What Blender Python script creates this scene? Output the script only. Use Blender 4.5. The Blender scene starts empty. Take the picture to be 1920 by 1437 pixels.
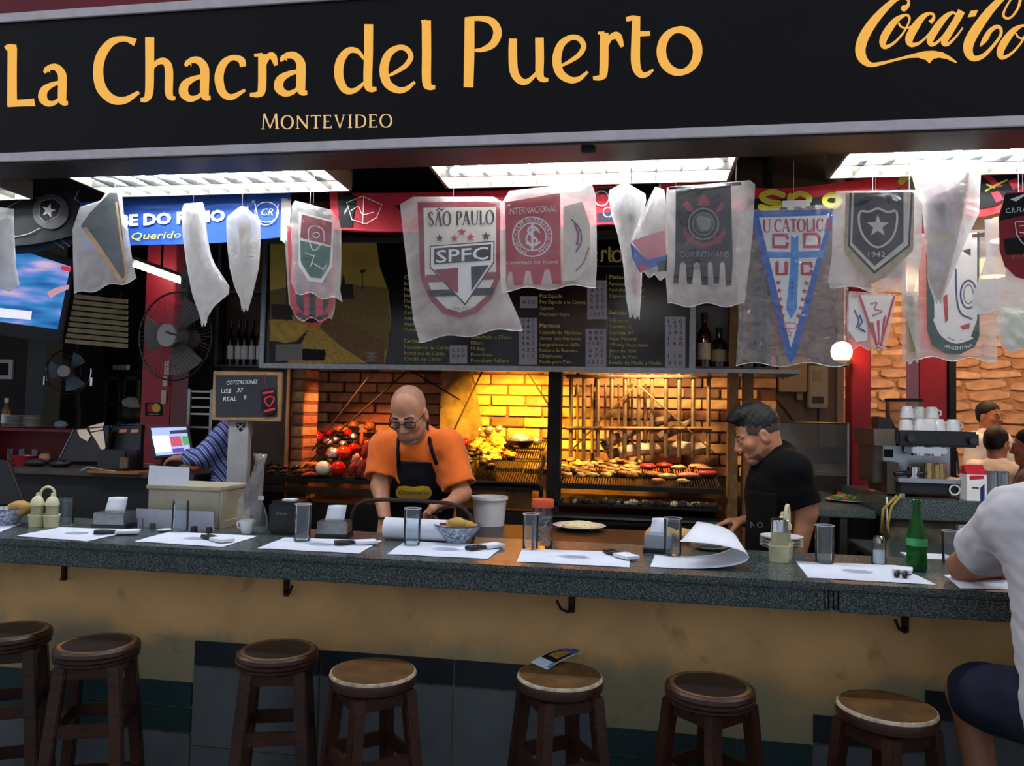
import bpy, bmesh, math, random
import numpy as np
from mathutils import Vector, Matrix, noise as mnoise
scene = bpy.context.scene
COL = scene.collection
R = math.radians

# ---------------------------------------------------------------- camera
FPX, CX, CY = 1440.0, 960.0, 718.5
CAM = np.array((0.0, -2.72, 1.56))
YAW, PITCH, ROLL = R(9.2), R(2.55), 0.0226
def cam_axes():
    f = np.array((-math.sin(YAW)*math.cos(PITCH), math.cos(YAW)*math.cos(PITCH), math.sin(PITCH)))
    r = np.array((math.cos(YAW), math.sin(YAW), 0.0)); u = np.cross(r, f)
    c, s = math.cos(ROLL), math.sin(ROLL)
    return f, r*c+u*s, u*c-r*s
FW, RT, UP = cam_axes()
cd = bpy.data.cameras.new('camera'); cd.sensor_width = 36.0; cd.lens = 36.0*FPX/1920.0
cd.clip_start = 0.05; cd.clip_end = 100
cam = bpy.data.objects.new('camera', cd); COL.objects.link(cam)
cam.matrix_world = Matrix(((RT[0], UP[0], -FW[0], CAM[0]), (RT[1], UP[1], -FW[1], CAM[1]), (RT[2], UP[2], -FW[2], CAM[2]), (0, 0, 0, 1)))
scene.camera = cam

# ---------------------------------------------------------------- world, exposure
def srgb(h):
    if isinstance(h, str):
        h = h.lstrip('#'); c = [int(h[i:i+2], 16)/255 for i in (0, 2, 4)]
    else: c = [v/255 if max(h) > 1 else v for v in h]
    return tuple((v/12.92 if v <= .04045 else ((v+.055)/1.055)**2.4) for v in c) + (1.0,)
w = bpy.data.worlds.new('world'); scene.world = w; w.use_nodes = True
bg = w.node_tree.nodes['Background']; bg.inputs[0].default_value = srgb('#c8cede'); bg.inputs[1].default_value = 0.8
scene.view_settings.view_transform = 'Standard'; scene.view_settings.look = 'None'
scene.view_settings.exposure = 0.12; scene.view_settings.gamma = 1.0
scene.view_settings.use_curve_mapping = False
scene.cycles.transparent_max_bounces = 24
scene.cycles.max_bounces = 7
scene.cycles.diffuse_bounces = 3
scene.cycles.sample_clamp_indirect = 4.0
TUBE = 96.0       # strength of the fluorescent tubes over the counter
LAMP_K = 1.0      # common factor on the warm lamps of the grill and the hall

# ---------------------------------------------------------------- measuring: a picture ray met with a real plane
def ray(px, py): return FW + RT*((px-CX)/FPX) - UP*((py-CY)/FPX)
def at(px, py, Y):
    d = ray(px, py); return Vector(CAM + d*((Y-CAM[1])/d[1]))
def atz(px, py, Z):
    d = ray(px, py); return Vector(CAM + d*((Z-CAM[2])/d[2]))
class PL:
    """an upright plane through a point, turned by rz about z; off > 0 steps off its front face"""
    def __init__(s, p, rz=0.0, tilt=0.0):
        s.p = np.array(p, float); n = Matrix.Rotation(rz, 3, 'Z') @ Matrix.Rotation(tilt, 3, 'X') @ Vector((0, -1, 0)); s.n = np.array(n)
    def pt(s, px, py, off=0.0):
        d = ray(px, py); q = s.p + s.n*off
        return Vector(CAM + d*(((q-CAM)@s.n)/(d@s.n)))

# ---------------------------------------------------------------- materials
MATS = {}
def mat(name, col, rough=.5, metal=0., nscale=0., namt=.25, bump=0., bscale=None, emit=0., ecol=None, alpha=1., trans=0., ior=1.45, spec=.5, coat=0., col2=None, sheen=0.):
    if name in MATS: return MATS[name]
    m = bpy.data.materials.new(name); m.use_nodes = True; MATS[name] = m
    nt = m.node_tree; b = nt.nodes['Principled BSDF']; c = srgb(col)
    b.inputs['Base Color'].default_value = c
    b.inputs['Roughness'].default_value = rough; b.inputs['Metallic'].default_value = metal
    b.inputs['Specular IOR Level'].default_value = spec; b.inputs['IOR'].default_value = ior
    b.inputs['Alpha'].default_value = alpha; b.inputs['Transmission Weight'].default_value = trans
    b.inputs['Coat Weight'].default_value = coat; b.inputs['Sheen Weight'].default_value = sheen
    if emit:
        b.inputs['Emission Color'].default_value = srgb(ecol or col); b.inputs['Emission Strength'].default_value = emit
    tc = nt.nodes.new('ShaderNodeTexCoord')
    n = nt.nodes.new('ShaderNodeTexNoise'); n.inputs['Scale'].default_value = nscale or 20.; n.inputs['Detail'].default_value = 5.
    nt.links.new(tc.outputs['Object'], n.inputs['Vector'])
    cr = nt.nodes.new('ShaderNodeValToRGB')
    if not nscale and not col2: namt = .06
    c2 = srgb(col2) if col2 else tuple(v*(1-namt) for v in c[:3])+(1,)
    c1 = c if col2 else tuple(min(1, v*(1+namt*.5)) for v in c[:3])+(1,)
    cr.color_ramp.elements[0].position = .33; cr.color_ramp.elements[1].position = .68
    cr.color_ramp.elements[0].color = c2; cr.color_ramp.elements[1].color = c1
    nt.links.new(n.outputs['Fac'], cr.inputs['Fac']); nt.links.new(cr.outputs['Color'], b.inputs['Base Color'])
    if bump:
        bp = nt.nodes.new('ShaderNodeBump'); bp.inputs['Strength'].default_value = bump; bp.inputs['Distance'].default_value = .01
        src = n
        if bscale:
            src = nt.nodes.new('ShaderNodeTexNoise'); src.inputs['Scale'].default_value = bscale; src.inputs['Detail'].default_value = 4.
            nt.links.new(tc.outputs['Object'], src.inputs['Vector'])
        nt.links.new(src.outputs['Fac'], bp.inputs['Height']); nt.links.new(bp.outputs['Normal'], b.inputs['Normal'])
    return m
def glass(name, col='#ffffff', rough=.02, see=.82):
    """thin clear glass or plastic: mostly see-through with a gloss that grows at grazing angles"""
    if name in MATS: return MATS[name]
    m = bpy.data.materials.new(name); m.use_nodes = True; MATS[name] = m; nt = m.node_tree
    for n in list(nt.nodes):
        if n.type != 'OUTPUT_MATERIAL': nt.nodes.remove(n)
    out = [n for n in nt.nodes if n.type == 'OUTPUT_MATERIAL'][0]
    t = nt.nodes.new('ShaderNodeBsdfTransparent'); t.inputs[0].default_value = srgb(col)
    g = nt.nodes.new('ShaderNodeBsdfGlossy'); g.inputs['Roughness'].default_value = rough; g.inputs[0].default_value = (.95, .97, 1, 1)
    d = nt.nodes.new('ShaderNodeBsdfDiffuse'); d.inputs[0].default_value = srgb(col)
    lw = nt.nodes.new('ShaderNodeLayerWeight'); lw.inputs[0].default_value = .22
    mx = nt.nodes.new('ShaderNodeMixShader'); m2 = nt.nodes.new('ShaderNodeMixShader'); m2.inputs[0].default_value = 1-see
    nt.links.new(t.outputs[0], m2.inputs[1]); nt.links.new(d.outputs[0], m2.inputs[2])
    nt.links.new(lw.outputs['Fresnel'], mx.inputs[0]); nt.links.new(m2.outputs[0], mx.inputs[1]); nt.links.new(g.outputs[0], mx.inputs[2])
    nt.links.new(mx.outputs[0], out.inputs['Surface'])
    return m
def film(name, col='#f2f0ea', milky=.4, wr=9., gloss=.22):
    """crumpled plastic film: milky translucent, noise-varied, glossy creases"""
    if name in MATS: return MATS[name]
    m = bpy.data.materials.new(name); m.use_nodes = True; MATS[name] = m; nt = m.node_tree
    for n in list(nt.nodes):
        if n.type != 'OUTPUT_MATERIAL': nt.nodes.remove(n)
    out = [n for n in nt.nodes if n.type == 'OUTPUT_MATERIAL'][0]
    N = nt.nodes.new; L = nt.links.new
    tc = N('ShaderNodeTexCoord'); no = N('ShaderNodeTexNoise'); no.inputs['Scale'].default_value = wr; no.inputs['Detail'].default_value = 6.; no.inputs['Distortion'].default_value = 1.2
    L(tc.outputs['Object'], no.inputs['Vector'])
    mr = N('ShaderNodeMapRange'); mr.inputs[1].default_value = .3; mr.inputs[2].default_value = .75; mr.inputs[3].default_value = max(0, milky-.17); mr.inputs[4].default_value = milky+.2
    L(no.outputs['Fac'], mr.inputs[0])
    bp = N('ShaderNodeBump'); bp.inputs['Strength'].default_value = .8; bp.inputs['Distance'].default_value = .03; L(no.outputs['Fac'], bp.inputs['Height'])
    t = N('ShaderNodeBsdfTransparent'); d = N('ShaderNodeBsdfDiffuse'); d.inputs[0].default_value = srgb(col); L(bp.outputs[0], d.inputs['Normal'])
    tl = N('ShaderNodeBsdfTranslucent'); tl.inputs[0].default_value = srgb(col)
    g = N('ShaderNodeBsdfGlossy'); g.inputs['Roughness'].default_value = gloss; L(bp.outputs[0], g.inputs['Normal'])
    ad = N('ShaderNodeMixShader'); ad.inputs[0].default_value = .5; L(d.outputs[0], ad.inputs[1]); L(tl.outputs[0], ad.inputs[2])
    m1 = N('ShaderNodeMixShader'); L(mr.outputs[0], m1.inputs[0]); L(t.outputs[0], m1.inputs[1]); L(ad.outputs[0], m1.inputs[2])
    m2 = N('ShaderNodeMixShader'); m2.inputs[0].default_value = .09; L(m1.outputs[0], m2.inputs[1]); L(g.outputs[0], m2.inputs[2])
    L(m2.outputs[0], out.inputs['Surface'])
    return m

# ---------------------------------------------------------------- mesh helpers
class MB:
    def __init__(s): s.v = []; s.f = []
    def add(s, vs, fs):
        o = len(s.v); s.v.extend([tuple(q) for q in vs]); s.f.extend([tuple(i+o for i in f) for f in fs]); return s
    def box(s, c, d, rot=None):
        x, y, z = (q/2 for q in d); vs = [Vector((sx*x, sy*y, sz*z)) for sz in (-1, 1) for sy in (-1, 1) for sx in (-1, 1)]
        if rot is not None: vs = [rot @ q for q in vs]
        c = Vector(c); return s.add([q+c for q in vs], [(0, 2, 3, 1), (4, 5, 7, 6), (0, 1, 5, 4), (2, 6, 7, 3), (0, 4, 6, 2), (1, 3, 7, 5)])
    def box2(s, a, b): return s.box([(p+q)/2 for p, q in zip(a, b)], [abs(q-p) for p, q in zip(a, b)])
    def cyl(s, a, b, r0, r1=None, n=12, cap=True):
        r1 = r0 if r1 is None else r1; return s.tube([a, b], [r0, r1], n, cap)
    def tube(s, pts, r, n=8, cap=True, closed=False):
        pts = [Vector(p) for p in pts]; k = len(pts); rs = r if hasattr(r, '__len__') else [r]*k
        ring = []; prev = None
        for i, p in enumerate(pts):
            if closed: t = pts[(i+1) % k]-pts[i-1]
            else: t = pts[min(i+1, k-1)]-pts[max(i-1, 0)]
            t.normalize()
            if prev is None:
                a = Vector((0, 0, 1)) if abs(t.z) < .9 else Vector((1, 0, 0)); u = t.cross(a).normalized()
            else:
                u = (prev-t*prev.dot(t)).normalized()
            prev = u; v = t.cross(u)
            ring += [p+(u*math.cos(2*math.pi*j/n)+v*math.sin(2*math.pi*j/n))*rs[i] for j in range(n)]
        fs = []
        for i in range(k if closed else k-1):
            a, b = i*n, ((i+1) % k)*n
            fs += [(a+j, a+(j+1) % n, b+(j+1) % n, b+j) for j in range(n)]
        if cap and not closed: fs += [tuple(range(n))[::-1], tuple((k-1)*n+j for j in range(n))]
        return s.add(ring, fs)
    def lathe(s, prof, c=(0, 0, 0), n=20, wob=0., caps=True):
        vs = []; fs = []; c = Vector(c); k = len(prof)
        for r, z in prof:
            for j in range(n):
                a = 2*math.pi*j/n; rr = r*(1+wob*math.cos(a*8)); vs.append(c+Vector((rr*math.cos(a), rr*math.sin(a), z)))
        for i in range(k-1):
            fs += [(i*n+j, i*n+(j+1) % n, (i+1)*n+(j+1) % n, (i+1)*n+j) for j in range(n)]
        if caps:
            if prof[0][0] > 1e-4: fs.append(tuple(range(n))[::-1])
            if prof[-1][0] > 1e-4: fs.append(tuple((k-1)*n+j for j in range(n)))
        return s.add(vs, fs)
    def ball(s, c, r, n=10, k=7, amp=0., fr=3., seed=0., rot=None):
        r = r if hasattr(r, '__len__') else (r, r, r); c = Vector(c); vs = []; fs = []
        for i in range(k+1):
            th = math.pi*i/k
            for j in range(n):
                a = 2*math.pi*j/n; q = Vector((math.sin(th)*math.cos(a), math.sin(th)*math.sin(a), math.cos(th)))
                if amp: q *= 1+amp*mnoise.noise(q*fr+Vector((seed, seed*1.7, 3.1)))
                q = Vector((q.x*r[0], q.y*r[1], q.z*r[2]))
                if rot is not None: q = rot @ q
                vs.append(c+q)
        for i in range(k): fs += [(i*n+j, (i+1)*n+j, (i+1)*n+(j+1) % n, i*n+(j+1) % n) for j in range(n)]
        return s.add(vs, fs)
    def prism(s, poly, d):
        d = Vector(d); n = len(poly); p = [Vector(q) for q in poly]
        return s.add(p+[q+d for q in p], [tuple(range(n))[::-1], tuple(range(n, 2*n))]+[(i, (i+1) % n, n+(i+1) % n, n+i) for i in range(n)])
    def sheet(s, P):
        """P[i][j] grid of points"""
        a, b = len(P), len(P[0]); return s.add([q for row in P for q in row], [(i*b+j, i*b+j+1, (i+1)*b+j+1, (i+1)*b+j) for i in range(a-1) for j in range(b-1)])
    def solid(s, P, d):
        d = Vector(d); a, b = len(P), len(P[0]); o = a*b
        vs = [Vector(q) for row in P for q in row]; vs += [q+d for q in vs]
        fs = []
        for i in range(a-1):
            for j in range(b-1):
                f = (i*b+j, i*b+j+1, (i+1)*b+j+1, (i+1)*b+j); fs += [f, tuple(x+o for x in f)[::-1]]
        loop = [j for j in range(b)]+[i*b+b-1 for i in range(1, a)]+[(a-1)*b+j for j in range(b-2, -1, -1)]+[i*b for i in range(a-2, 0, -1)]
        fs += [(loop[i], loop[i]+o, loop[(i+1) % len(loop)]+o, loop[(i+1) % len(loop)]) for i in range(len(loop))]
        return s.add(vs, fs)
    def mesh(s, name, m=None, smooth=False, bevel=0., fix=True):
        me = bpy.data.meshes.new(name); me.from_pydata([tuple(q) for q in s.v], [], s.f)
        if fix or bevel:
            bm = bmesh.new(); bm.from_mesh(me)
            if bevel:
                bmesh.ops.remove_doubles(bm, verts=bm.verts, dist=1e-6)
                bmesh.ops.bevel(bm, geom=[e for e in bm.edges if len(e.link_faces) == 2 and e.calc_face_angle(0) > .5], offset=bevel, segments=2, affect='EDGES', clamp_overlap=True)
            bmesh.ops.recalc_face_normals(bm, faces=bm.faces); bm.to_mesh(me); bm.free()
        if m: me.materials.append(m)
        if smooth:
            me.shade_smooth()
            if smooth is not True: me.set_sharp_from_angle(angle=smooth)
        return me
    def build(s, name, m, parent=None, smooth=False, bevel=0., **kw):
        return link(name, s.mesh(name, m, smooth, bevel), parent, **kw)
SM = R(40)
def link(name, me, parent=None, label=None, cat=None, group=None, kind=None):
    o = bpy.data.objects.new(name, me); COL.objects.link(o)
    if parent is not None: o.parent = parent; o.matrix_parent_inverse = pinv(parent)
    if label: o['label'] = label
    if cat: o['category'] = cat
    if group: o['group'] = group
    if kind: o['kind'] = kind
    return o
def wmat(p):
    return p.matrix_basis.copy() if p.parent is None else wmat(p.parent) @ p.matrix_parent_inverse @ p.matrix_basis
def pinv(p): return wmat(p).inverted()
def thing(name, loc, label, cat, group=None, rz=0.):
    o = bpy.data.objects.new(name, None); o.empty_display_size = .05; COL.objects.link(o); o.location = loc; o.rotation_euler = (0, 0, rz)
    o['label'] = label; o['category'] = cat
    if group: o['group'] = group
    return o
def dup(root, mtx, label=None):
    """copy a thing with its parts and sub-parts; mtx moves the original's world frame"""
    def cp(o, par):
        c = o.copy(); COL.objects.link(c)
        if par is None: c.matrix_basis = mtx @ o.matrix_basis
        else: c.parent = par
        for ch in [x for x in kids.get(o.name, [])]: cp(ch, c)
        return c
    kids = {}
    for o in COL.objects:
        if o.parent: kids.setdefault(o.parent.name, []).append(o)
    r = cp(root, None)
    if label: r['label'] = label
    return r
def T(x, y, z, rz=0., s=1.): return Matrix.Translation((x, y, z)) @ Matrix.Rotation(rz, 4, 'Z') @ Matrix.Scale(s, 4)

# flat print: polygons, strokes and text given in picture coordinates on a real plane, half a millimetre thick
def dec(name, m, parent, pl, polys, off=.003, th=.0008):
    b = MB()
    for i, p in enumerate(polys):
        if len(p) < 3: continue
        b.prism([pl.pt(x, y, off) for x, y in p], Vector(pl.n)*(th+(i % 40)*4e-6))
    return b.build(name, m, parent)
def cat_rom(pts, sub=6, closed=False):
    P = [np.array(p, float) for p in pts]; n = len(P); out = []
    if n < 3: return [tuple(p) for p in P]
    for i in range(n if closed else n-1):
        p0 = P[(i-1) % n] if closed or i > 0 else P[0]*2-P[1]; p1 = P[i]; p2 = P[(i+1) % n]; p3 = P[(i+2) % n] if closed or i+2 < n else P[-1]*2-P[-2]
        for k in range(sub):
            t = k/sub; out.append(tuple(.5*(2*p1+(p2-p0)*t+(2*p0-5*p1+4*p2-p3)*t*t+(3*p1-p0-3*p2+p3)*t**3)))
    if not closed: out.append(tuple(P[-1]))
    return out
def stroke(pts, w=None, sub=6, closed=False, smooth=True, cap=True):
    """ribbon polygon quads for a stroke of (x, y, width) points"""
    if w is not None: pts = [(p[0], p[1], w) for p in pts]
    q = cat_rom(pts, sub, closed) if smooth else list(pts)
    n = len(q); L = []; Rr = []
    for i in range(n):
        a = q[(i-1) % n] if closed or i else q[0]; c = q[(i+1) % n] if closed or i < n-1 else q[-1]
        tx, ty = c[0]-a[0], c[1]-a[1]; l = math.hypot(tx, ty) or 1; nx, ny = -ty/l, tx/l; h = max(q[i][2], .2)/2
        L.append((q[i][0]+nx*h, q[i][1]+ny*h)); Rr.append((q[i][0]-nx*h, q[i][1]-ny*h))
    if closed: return [[L[i], L[(i+1) % n], Rr[(i+1) % n], Rr[i]] for i in range(n)]
    polys = [[L[i], L[i+1], Rr[i+1], Rr[i]] for i in range(n-1)]
    if cap and n > 1:
        for (x, y, ww), in ((q[0],), (q[-1],)): polys.append([(x+ww/2*math.cos(a*math.pi/4), y+ww/2*math.sin(a*math.pi/4)) for a in range(8)])
    return polys
def ell(cx, cy, rx, ry, n=24, a0=0, a1=360, rot=0.):
    out = []; k = n if a1-a0 >= 360 else n+1; cr, sr = math.cos(R(rot)), math.sin(R(rot))
    for i in range(k):
        a = R(a0+(a1-a0)*i/n); x, y = rx*math.cos(a), ry*math.sin(a); out.append((cx+x*cr-y*sr, cy+x*sr+y*cr))
    return out
def ring(cx, cy, rx, ry, w, n=28): return stroke([(x, y, w) for x, y in ell(cx, cy, rx, ry, n)], closed=True, smooth=False)
def star(cx, cy, r, rot=-90, r2=.4):
    return [(cx+(r if i % 2 == 0 else r*r2)*math.cos(R(rot+36*i)), cy+(r if i % 2 == 0 else r*r2)*math.sin(R(rot+36*i))) for i in range(10)]
TXT = {}
def text_mesh(s, bold=0.):
    if (s, bold) in TXT: return TXT[(s, bold)]
    tc = bpy.data.curves.new('txt', 'FONT'); tc.resolution_u = 2; tc.body = s; tc.offset = bold
    to = bpy.data.objects.new('txt', tc); me = to.to_mesh()
    vs = np.array([v.co[:2] for v in me.vertices]) if len(me.vertices) else np.zeros((1, 2)); fs = [tuple(p.vertices) for p in me.polygons]
    to.to_mesh_clear(); bpy.data.objects.remove(to); bpy.data.curves.remove(tc)
    TXT[(s, bold)] = (vs, fs); return vs, fs
def tex(s, x, y, h, pl, m, name='lettering', parent=None, w=None, slope=0., off=.004, bold=0., ital=0., build=True, anchor='l', arc=None):
    """text with its baseline start at pixel (x, y), cap height h pixels, optionally squeezed to w pixels wide"""
    vs, fs = text_mesh(s, bold); lo, hi = vs.min(0), vs.max(0)
    k = h/.69; kx = (w/(hi[0]-lo[0])) if w else k; wid = (hi[0]-lo[0])*kx
    x0 = x - (wid/2 if anchor == 'c' else 0)
    out = []
    for u, v in vs:
        uu = (u-lo[0])*kx+v*k*ital; vv = v*k
        if arc:   # arc = (cx, cy, radius, centre angle deg, sign): along a circle in the picture
            cx, cy, rad, ang, sg = arc; a = R(ang)+sg*(uu-wid/2)/rad; rr = rad+sg*vv; out.append(pl.pt(cx+rr*math.cos(a), cy+rr*math.sin(a), off)); continue
        out.append(pl.pt(x0+uu, y-vv+slope*uu, off))
    b = MB(); b.add(out, fs)
    return b if not build else link(name, b.mesh(name, m, fix=False), parent)
# a small serif stroke alphabet (unit cap height, y up): (advance, strokes of (x, y, w))
def _sf(*pts, c=0): return list(pts)
TH, TN = .14, .06
SER = {
 'M': (1.05, [[(.1, 0, TN), (.17, 1, TN)], [(.17, 1, TH), (.52, .06, TN)], [(.52, .06, TN), (.86, 1, TN)], [(.86, 1, TH), (.93, 0, TH)], [(0, .02, .04), (.2, .02, .04)], [(.82, .02, .04), (1.04, .02, .04)]]),
 'O': (.92, ['o']), 'N': (.95, [[(.15, 0, TN), (.15, 1, TN)], [(.15, .97, TH), (.8, .04, TH)], [(.8, 0, TN), (.8, 1, TN)], [(.04, .02, .04), (.26, .02, .04)], [(.7, .98, .04), (.92, .98, .04)]]),
 'T': (.72, [[(.36, 0, TH), (.36, 1, TH)], [(.03, .97, .06), (.69, .97, .06)], [(.04, .86, .04), (.04, 1, .04)], [(.68, .86, .04), (.68, 1, .04)], [(.22, .02, .04), (.5, .02, .04)]]),
 'E': (.66, [[(.15, 0, TH), (.15, 1, TH)], [(.05, .97, .06), (.56, .97, .06)], [(.15, .52, .05), (.46, .52, .05)], [(.05, .03, .06), (.6, .03, .06)], [(.56, .84, .04), (.56, 1, .04)], [(.6, 0, .04), (.6, .17, .04)]]),
 'V': (.85, [[(.14, 1, TH), (.44, 0, TN)], [(.44, 0, TN), (.72, 1, TN)], [(.02, .98, .04), (.3, .98, .04)], [(.6, .98, .04), (.84, .98, .04)]]),
 'I': (.38, [[(.19, 0, TH), (.19, 1, TH)], [(.06, .98, .04), (.32, .98, .04)], [(.06, .02, .04), (.32, .02, .04)]]),
 'D': (.86, [[(.16, 0, TH), (.16, 1, TH)], [(.05, .97, .05), (.35, .97, .05), (.66, .85, .11), (.76, .5, TH), (.66, .15, .11), (.35, .03, .05), (.05, .03, .05)]]),
 'A': (.86, [[(.1, 0, TN), (.42, 1, TN)], [(.42, 1, TH), (.74, 0, TH)], [(.24, .34, .05), (.62, .34, .05)], [(0, .02, .04), (.22, .02, .04)], [(.6, .02, .04), (.86, .02, .04)]]),
 'C': (.82, [[(.72, .76, .05), (.62, .93, .06), (.42, .97, .07), (.2, .82, .12), (.12, .5, TH), (.2, .18, .12), (.42, .03, .07), (.62, .07, .06), (.74, .26, .05)], [(.72, .72, .05), (.72, 1, .05)]]),
 'L': (.64, [[(.16, 0, TH), (.16, 1, TH)], [(.05, .98, .04), (.28, .98, .04)], [(.05, .03, .06), (.58, .03, .06)], [(.58, 0, .05), (.6, .22, .05)]]),
 'P': (.68, [[(.16, 0, TH), (.16, 1, TH)], [(.05, .97, .05), (.38, .97, .06), (.58, .86, .12), (.58, .62, .12), (.38, .47, .06), (.16, .47, .05)], [(.04, .02, .04), (.3, .02, .04)]]),
 'S': (.62, [[(.5, .78, .05), (.42, .94, .07), (.24, .97, .08), (.1, .82, .11), (.16, .62, .13), (.4, .42, .14), (.52, .22, .11), (.38, .04, .08), (.2, .03, .07), (.08, .22, .05)]]),
 'U': (.9, [[(.16, 1, TH), (.16, .35, TH), (.26, .08, .1), (.46, .02, .06), (.66, .08, .06), (.74, .35, TN), (.74, 1, TN)], [(.03, .98, .04), (.3, .98, .04)], [(.63, .98, .04), (.86, .98, .04)]]),
 '.': (.26, [[(.12, .06, .13), (.12, .05, .13)]]), ' ': (.4, []),
}
def ser(s, x, y, h, w, slope=0., track=.06, bold=1., first=1.):
    """serif word in picture coordinates -> list of polygon lists, one per letter"""
    adv = [SER[c][0]*(first if i == 0 else 1)+track for i, c in enumerate(s)]; k = w/sum(adv); out = []; u = 0
    for i, c in enumerate(s):
        hh = h*(first if i == 0 else 1); kk = k*(first if i == 0 else 1); pol = []
        for st in SER[c][1]:
            if st == 'o':
                cx = x+u+.46*kk; cy = y-hh*.5; pts = [(cx+.38*kk*math.cos(a), cy+hh*.5*math.sin(a), bold*hh*(.05+.09*abs(math.cos(a)))) for a in [2*math.pi*j/24 for j in range(24)]]
                q = stroke(pts, closed=True, smooth=False)
            else: q = stroke([(x+u+a*kk, y-b*hh, ww*hh*bold) for a, b, ww in st], cap=False, sub=4)
            pol += [[(a, b+slope*(a-x)) for a, b in p] for p in q]
        out.append(pol); u += adv[i]*k
    return out
# ================================================================ the setting
random.seed(7)
M_dark = mat('dark_paint', '#141414', .6, nscale=6)
M_ceil = mat('ceiling_paint', '#0d0d0e', .8)
def struct(name, b, m, label=None, parent=None, **kw):
    o = b.build(name, m, parent, **kw)
    if parent is None: o['kind'] = 'structure'
    return o
# floor of large dark tiles
struct('floor', MB().box2((-7, -7, -.1), (6, 9, 0)), mat('floor_tile', '#3a3a38', .45, nscale=5))
struct('ceiling', MB().box2((-7, .12, 3.18), (6, 9, 3.3)), M_ceil)
struct('wall_left', MB().box2((-7.2, .7, 0), (-7, 9, 3.2)), mat('wall_left_paint', '#3a3c3b', .7, nscale=3))
struct('wall_kitchen', MB().box2((-7, 5.6, 0), (-2.8, 5.75, 3.2)), mat('kitchen_wall_paint', '#2f3534', .6, nscale=3))

# counter front wall: ochre plaster with scuffs, a stepped dado of tiles on it
def plaster():
    m = mat('ochre_plaster', '#d8ab6e', .62, nscale=3.0, namt=.25, bump=.12, bscale=30)
    nt = m.node_tree; b = nt.nodes['Principled BSDF']; cr = [n for n in nt.nodes if n.type == 'VALTORGB'][0]
    tc = [n for n in nt.nodes if n.type == 'TEX_COORD'][0]; N = nt.nodes.new; L = nt.links.new
    sp = N('ShaderNodeSeparateXYZ'); L(tc.outputs['Object'], sp.inputs[0])
    n2 = N('ShaderNodeTexNoise'); n2.inputs['Scale'].default_value = 2.1; n2.inputs['Detail'].default_value = 6.; n2.inputs['Distortion'].default_value = .6; L(tc.outputs['Object'], n2.inputs['Vector'])
    # knee scuffs and grime: patches with ragged upper edges, thickest low on the wall
    ma = N('ShaderNodeMath'); ma.operation = 'MULTIPLY_ADD'; ma.inputs[1].default_value = .55; L(n2.outputs['Fac'], ma.inputs[0]); ma.inputs[2].default_value = .42
    mr = N('ShaderNodeMath'); mr.operation = 'SUBTRACT'; L(ma.outputs[0], mr.inputs[0]); L(sp.outputs['Z'], mr.inputs[1])
    ss = N('ShaderNodeMapRange'); ss.interpolation_type = 'SMOOTHSTEP'; ss.inputs[1].default_value = -.04; ss.inputs[2].default_value = .09; ss.inputs[3].default_value = 0.; ss.inputs[4].default_value = .8; L(mr.outputs[0], ss.inputs[0])
    mx = N('ShaderNodeMix'); mx.data_type = 'RGBA'; L(ss.outputs[0], mx.inputs[0]); L(cr.outputs['Color'], mx.inputs[6]); mx.inputs[7].default_value = srgb('#7d8468')
    n3 = N('ShaderNodeTexNoise'); n3.inputs['Scale'].default_value = 9.; n3.inputs['Detail'].default_value = 8.; L(tc.outputs['Object'], n3.inputs['Vector'])
    s3 = N('ShaderNodeMapRange'); s3.inputs[1].default_value = .62; s3.inputs[2].default_value = .78; s3.inputs[3].default_value = 0.; s3.inputs[4].default_value = .45; L(n3.outputs['Fac'], s3.inputs[0])
    m3 = N('ShaderNodeMix'); m3.data_type = 'RGBA'; L(s3.outputs[0], m3.inputs[0]); L(mx.outputs[2], m3.inputs[6]); m3.inputs[7].default_value = srgb('#3d3323')
    L(m3.outputs[2], b.inputs['Base Color'])
    return m
wc = struct('wall_counter', MB().box2((-4.2, .15, 0), (3.2, .33, .955)), plaster())
M_tile_g = mat('tile_grey', '#5c6466', .42, nscale=9, namt=.12)
M_tile_d = mat('tile_charcoal', '#20262c', .4, nscale=9, namt=.15)
M_tile_t = mat('tile_teal', '#1d3a3b', .42, nscale=8, namt=.2)
def tile(x0, x1, z0, z1, m):
    g = .0025
    MB().box2((x0+g, .14, z0+g), (x1-g, .152, z1-g)).build('tile', m, wc, bevel=.002)
# charcoal border courses and grey tiles in steps, as in the picture
def run(x0, x1, top, band, step=.33, zlow=0.0):
    n = max(1, round((x1-x0)/step)); s = (x1-x0)/n
    for i in range(n):
        a, b = x0+i*s, x0+(i+1)*s
        tile(a, b, top-.1, top, band)
        z = top-.1; k = 0
        while z > zlow+.02:
            h = min(.31, z-zlow); tile(a, b, z-h, z, M_tile_g); z -= h; k += 1
def run2(x0, x1, top, step=.33):   # a two-tile tall teal border
    n = max(1, round((x1-x0)/step)); s = (x1-x0)/n
    for i in range(n):
        a, b = x0+i*s, x0+(i+1)*s
        tile(a, b, top-.1, top, M_tile_t); tile(a, b, top-.2, top-.1, M_tile_t)
        z = top-.2
        while z > .02: h = min(.31, z); tile(a, b, z-h, z, M_tile_g); z -= h
run2(-3.72, -1.72, .478)
run(-1.72, -.13, .645, M_tile_d, .585)
run2(-.13, .625, .444, .25)
run(.625, .99, .548, M_tile_d, .365)
run(.99, 2.3, .66, M_tile_d)

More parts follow.
